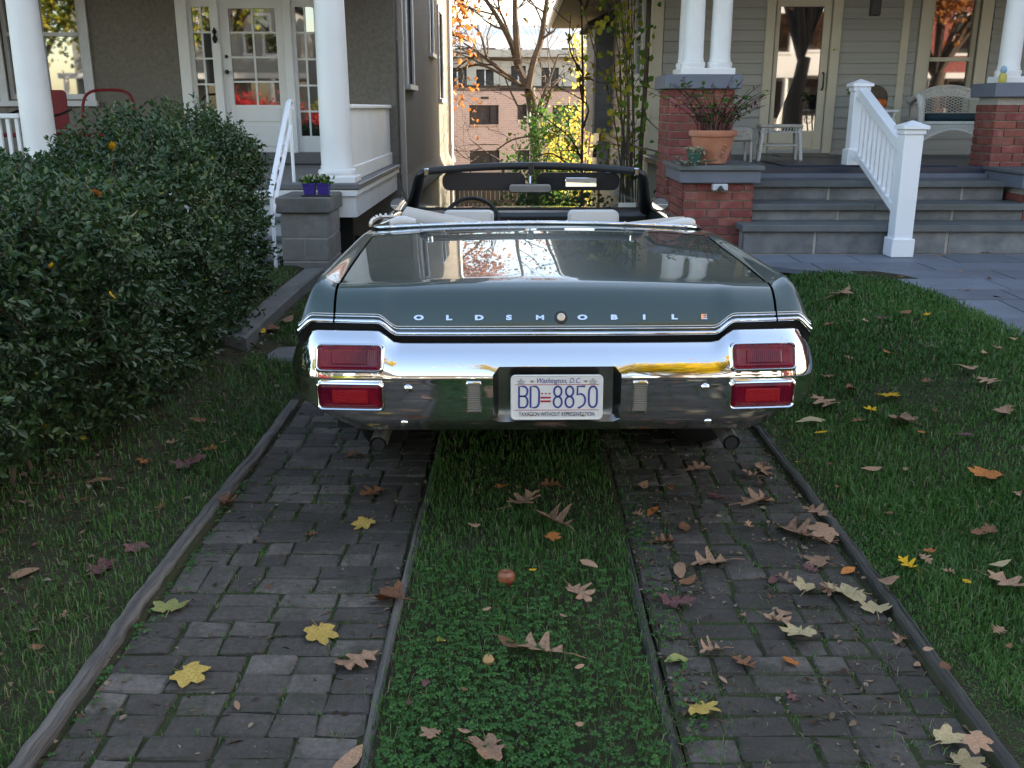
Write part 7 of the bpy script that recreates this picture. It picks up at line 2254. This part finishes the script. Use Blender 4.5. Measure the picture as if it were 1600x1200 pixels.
    (2.61, 5.08, 0.347, 0.049, 'oak', 'tan', 'small dry leaf scattered on the right lawn', 'small leaves on the right lawn'),
    (2.098, 4.751, 0.255, 0.053, 'maple', 'brown', 'small dry leaf scattered on the right lawn', 'small leaves on the right lawn'),
    (1.757, 5.226, 0.146, 0.065, 'oak', 'tan', 'small dry leaf scattered on the right lawn', 'small leaves on the right lawn'),
    (1.779, 4.613, 0.14, 0.064, 'maple', 'gold', 'small dry leaf scattered on the right lawn', 'small leaves on the right lawn'),
    (1.701, 4.527, 0.114, 0.063, 'oak', 'brown', 'small dry leaf scattered on the right lawn', 'small leaves on the right lawn'),
    (2.293, 4.255, 0.27, 0.036, 'oak', 'tan', 'small dry leaf scattered on the right lawn', 'small leaves on the right lawn'),
    (2.008, 4.09, 0.192, 0.057, 'plain', 'purple', 'small dry leaf scattered on the right lawn', 'small leaves on the right lawn'),
    (1.878, 4.211, 0.159, 0.047, 'plain', 'orange', 'small dry leaf scattered on the right lawn', 'small leaves on the right lawn'),
    (1.566, 3.973, 0.073, 0.068, 'plain', 'tan', 'small dry leaf scattered on the right lawn', 'small leaves on the right lawn'),
    (1.685, 3.902, 0.098, 0.033, 'plain', 'tan', 'small dry leaf scattered on the right lawn', 'small leaves on the right lawn'),
    (1.296, 4.126, 0.045, 0.041, 'plain', 'gold', 'small dry leaf scattered on the right lawn', 'small leaves on the right lawn'),
    (1.42, 4.085, 0.051, 0.029, 'oak', 'brown', 'small dry leaf scattered on the right lawn', 'small leaves on the right lawn'),
    (1.705, 3.28, 0.089, 0.052, 'maple', 'brown', 'small dry leaf scattered on the right lawn', 'small leaves on the right lawn'),
    (1.754, 3.271, 0.099, 0.057, 'maple', 'brown', 'small dry leaf scattered on the right lawn', 'small leaves on the right lawn'),
    (1.463, 3.136, 0.053, 0.05, 'oak', 'tan', 'small dry leaf scattered on the right lawn', 'small leaves on the right lawn'),
    (1.497, 3.186, 0.057, 0.042, 'maple', 'orange', 'small dry leaf scattered on the right lawn', 'small leaves on the right lawn'),
    (1.387, 3.097, 0.047, 0.063, 'oak', 'gold', 'small dry leaf scattered on the right lawn', 'small leaves on the right lawn'),
    (1.5, 3.027, 0.056, 0.031, 'oak', 'tan', 'small dry leaf scattered on the right lawn', 'small leaves on the right lawn'),
    (1.488, 2.645, 0.053, 0.047, 'oak', 'tan', 'small dry leaf scattered on the right lawn', 'small leaves on the right lawn'),
    (1.477, 2.556, 0.052, 0.027, 'plain', 'brown', 'small dry leaf scattered on the right lawn', 'small leaves on the right lawn'),
    (2.77, 5.26, 0.358, 0.057, 'maple', 'tan', 'small dry leaf scattered on the right lawn', 'small leaves on the right lawn'),
    (1.921, 5.348, 0.215, 0.051, 'oak', 'tan', 'small dry leaf scattered on the right lawn', 'small leaves on the right lawn'),
    (2.005, 4.404, 0.206, 0.037, 'oak', 'brown', 'small dry leaf scattered on the right lawn', 'small leaves on the right lawn'),
    (2.16, 5.86, 0.329, 0.048, 'maple', 'tan', 'small dry leaf scattered on the right lawn', 'small leaves on the right lawn'),
    (1.373, 3.82, 0.047, 0.038, 'plain', 'brown', 'small dry leaf scattered on the right lawn', 'small leaves on the right lawn'),
    (1.481, 3.53, 0.057, 0.03, 'maple', 'brown', 'small dry leaf scattered on the right lawn', 'small leaves on the right lawn'),
    (1.96, 3.501, 0.151, 0.04, 'oak', 'tan', 'small dry leaf scattered on the right lawn', 'small leaves on the right lawn'),
    (3.611, 8.216, 0.384, 0.077, 'plain', 'tan', 'small dry leaf on the bluestone walk', 'leaves on the bluestone walk'),
    (4.035, 8.33, 0.384, 0.089, 'oak', 'brown', 'small dry leaf on the bluestone walk', 'leaves on the bluestone walk'),
    (3.422, 7.38, 0.384, 0.04, 'plain', 'tan', 'small dry leaf on the bluestone walk', 'leaves on the bluestone walk'),
    (3.104, 6.612, 0.381, 0.071, 'plain', 'brown', 'small dry leaf on the bluestone walk', 'leaves on the bluestone walk'),
    (3.247, 6.4, 0.376, 0.06, 'plain', 'tan', 'small dry leaf on the bluestone walk', 'leaves on the bluestone walk'),
    (3.494, 7.063, 0.384, 0.047, 'oak', 'brown', 'small dry leaf on the bluestone walk', 'leaves on the bluestone walk'),
    (2.863, 7.144, 0.384, 0.057, 'oak', 'brown', 'small dry leaf on the bluestone walk', 'leaves on the bluestone walk'),
]
APPLE, FRUIT = (-0.035, 2.99, .022), (-0.082, 2.49, .024)
def outline(kind):
    if kind == 'maple':
        tips = [(-68, .52), (-50, .44), (-28, .68), (-8, .80), (6, .60), (24, .84), (38, .98), (52, .82), (64, .58), (76, .86), (90, 1.06)]
        pol = tips + [(180-a, r) for a, r in reversed(tips[:-1])]
        pts = [(r*math.cos(rad(a))*.5, r*math.sin(rad(a))*.5) for a, r in pol]
        return pts + [(-.03, -.12), (.03, -.12)]
    if kind == 'oak':
        half = [(.02, -.5), (.06, -.36), (.26, -.30), (.10, -.18), (.12, -.12), (.40, -.02), (.37, .06), (.13, .08), (.11, .14), (.33, .30), (.25, .34), (.08, .34), (.10, .44), (.0, .54)]
        return half + [(-x*.95, y+.015) for x, y in reversed(half[:-1])]
    return [(.02, -.5), (.13, -.36), (.22, -.15), (.24, .05), (.17, .28), (.07, .42), (0, .5), (-.07, .42), (-.17, .28), (-.23, .05), (-.22, -.15), (-.12, -.36), (-.02, -.5)]
def leaf_me(kind, mat, seed):
    r = random.Random(seed)
    out = outline(kind); n = len(out)
    k1, k2, k3 = r.uniform(-.15, .95), r.uniform(-.15, .7), r.uniform(-.5, .5)
    ph = r.uniform(0, 6.28)
    def Z(x, y): return k1*x*x*1.2+k2*y*y+k3*x*y+.025*math.sin(9*x+ph)+.03*math.sin(7*y+ph*2)+.02*abs(x)**.5*math.sin(ph)
    v = [(0, 0, Z(0, 0)-.012)]
    for s in (.5, 1.0):
        for x, y in out:
            jx, jy = (x+r.uniform(-.012, .012))*s, (y+r.uniform(-.012, .012))*s
            v.append((jx, jy, Z(jx, jy)+(.0 if s < 1 else r.uniform(-.012, .02))))
    f = [(0, 1+i, 1+(i+1) % n) for i in range(n)] + [(1+i, 1+n+i, 1+n+(i+1) % n, 1+(i+1) % n) for i in range(n)]
    mb = MB().add(v, f)
    m0 = min(p[2] for p in mb.v); mb.v = [(p[0], p[1], p[2]-m0) for p in mb.v]
    if kind != 'plain':
        z0 = mb.v[0][2]; y0 = -.12 if kind == 'maple' else -.48
        mb.tube([(0, y0+.1, z0), (.01, y0-.05, z0*.5+.02), (r.uniform(-.12, .12), y0-.32, .012)], [.010, .010, .008], 4)
    me = mb.mesh('fallen_leaf', True, mat)
    return me
LEAFM = {}
def put_leaf(x, y, z, s, kind, colr, label, group, tilt=None):
    key = (kind, colr); lst = LEAFM.setdefault(key, [])
    if len(lst) < 5: lst.append(leaf_me(kind, M['leaf_'+colr], hash((kind, colr, len(lst))) % 1000 if False else len(lst)*17+len(kind)*5+len(colr)))
    me = lst[random.randint(0, len(lst)-1)]
    big = s > .06
    t = 7 if big else 14
    rx, ry = (rad(random.uniform(-t, t)), rad(random.uniform(-t, t))) if tilt is None else tilt
    o = link('fallen_leaf', me, None, (x, y, z-.004), (rx, ry, random.uniform(0, 6.28)), (s*1.35*random.uniform(.8, 1.12), s*1.35*random.uniform(.85, 1.12), s*1.35*random.uniform(.6, 1.7)))
    tag(o, label, 'leaf', group)
    return o
for rec in FALLEN: put_leaf(*rec)
_r = random.Random(21)
for k in range(20):
    x = _r.choice((1.14, 1.08, .95, .8, .62, .5))+_r.uniform(-.08, .06); y = _r.uniform(2.3, 4.3)
    put_leaf(x, y, .012, _r.uniform(.035, .085), _r.choice(('oak', 'plain', 'oak')), _r.choice(('tan', 'tan', 'brown', 'purple')),
             'tan or brown dry leaf strewn on the right paver strip among the larger ones', 'dry leaves strewn on the right strip')
# leaves caught in the hedge top
for (x, y, z, s, k, c, lab) in ((-2.15, 5.25, 1.40, .07, 'plain', 'gold', 'golden leaf caught on top of the hedge'),
                                (-1.98, 3.62, 1.335, .08, 'plain', 'tan', 'pale tan leaf resting on the hedge top by the left column'),
                                (-1.86, 4.3, 1.24, .05, 'plain', 'orange', 'orange-brown leaf stuck upright in the hedge shoulder'),
                                (-1.80, 4.55, 1.12, .045, 'plain', 'straw', 'cream leaf stuck in the hedge face below its shoulder'),
                                (-1.83, 3.75, 1.0, .045, 'plain', 'gold', 'yellow-green leaf in the upper face of the hedge'),
                                (-1.80, 4.2, .80, .04, 'plain', 'gold', 'yellow leaf midway up the hedge face')):
    o = put_leaf(x, y, z, s, k, c, lab, None, (rad(40), rad(25)))
ap = thing('apple', 'small red windfall apple in the grass median', 'apple', APPLE)
mb = MB().lathe([(.004, .004), (.016, .0), (.026, .008), (.031, .022), (.029, .038), (.018, .047), (.006, .043)], 20)
mb.build('flesh', M['apple'], ap, True)
MB().tube([(0, 0, .042), (.004, 0, .058)], .0018, 5).build('stalk', M['twig'], ap)
cr = thing('crab_apple', 'tiny brown windfall fruit in the clover', 'fruit', FRUIT)
MB().lathe([(.003, .0), (.014, .004), (.018, .014), (.012, .026), (.004, .027)], 14).build('flesh', M['acorn'], cr, True)
MB().tube([(0, 0, .025), (.003, 0, .036)], .0014, 5).build('stalk', M['twig'], cr)
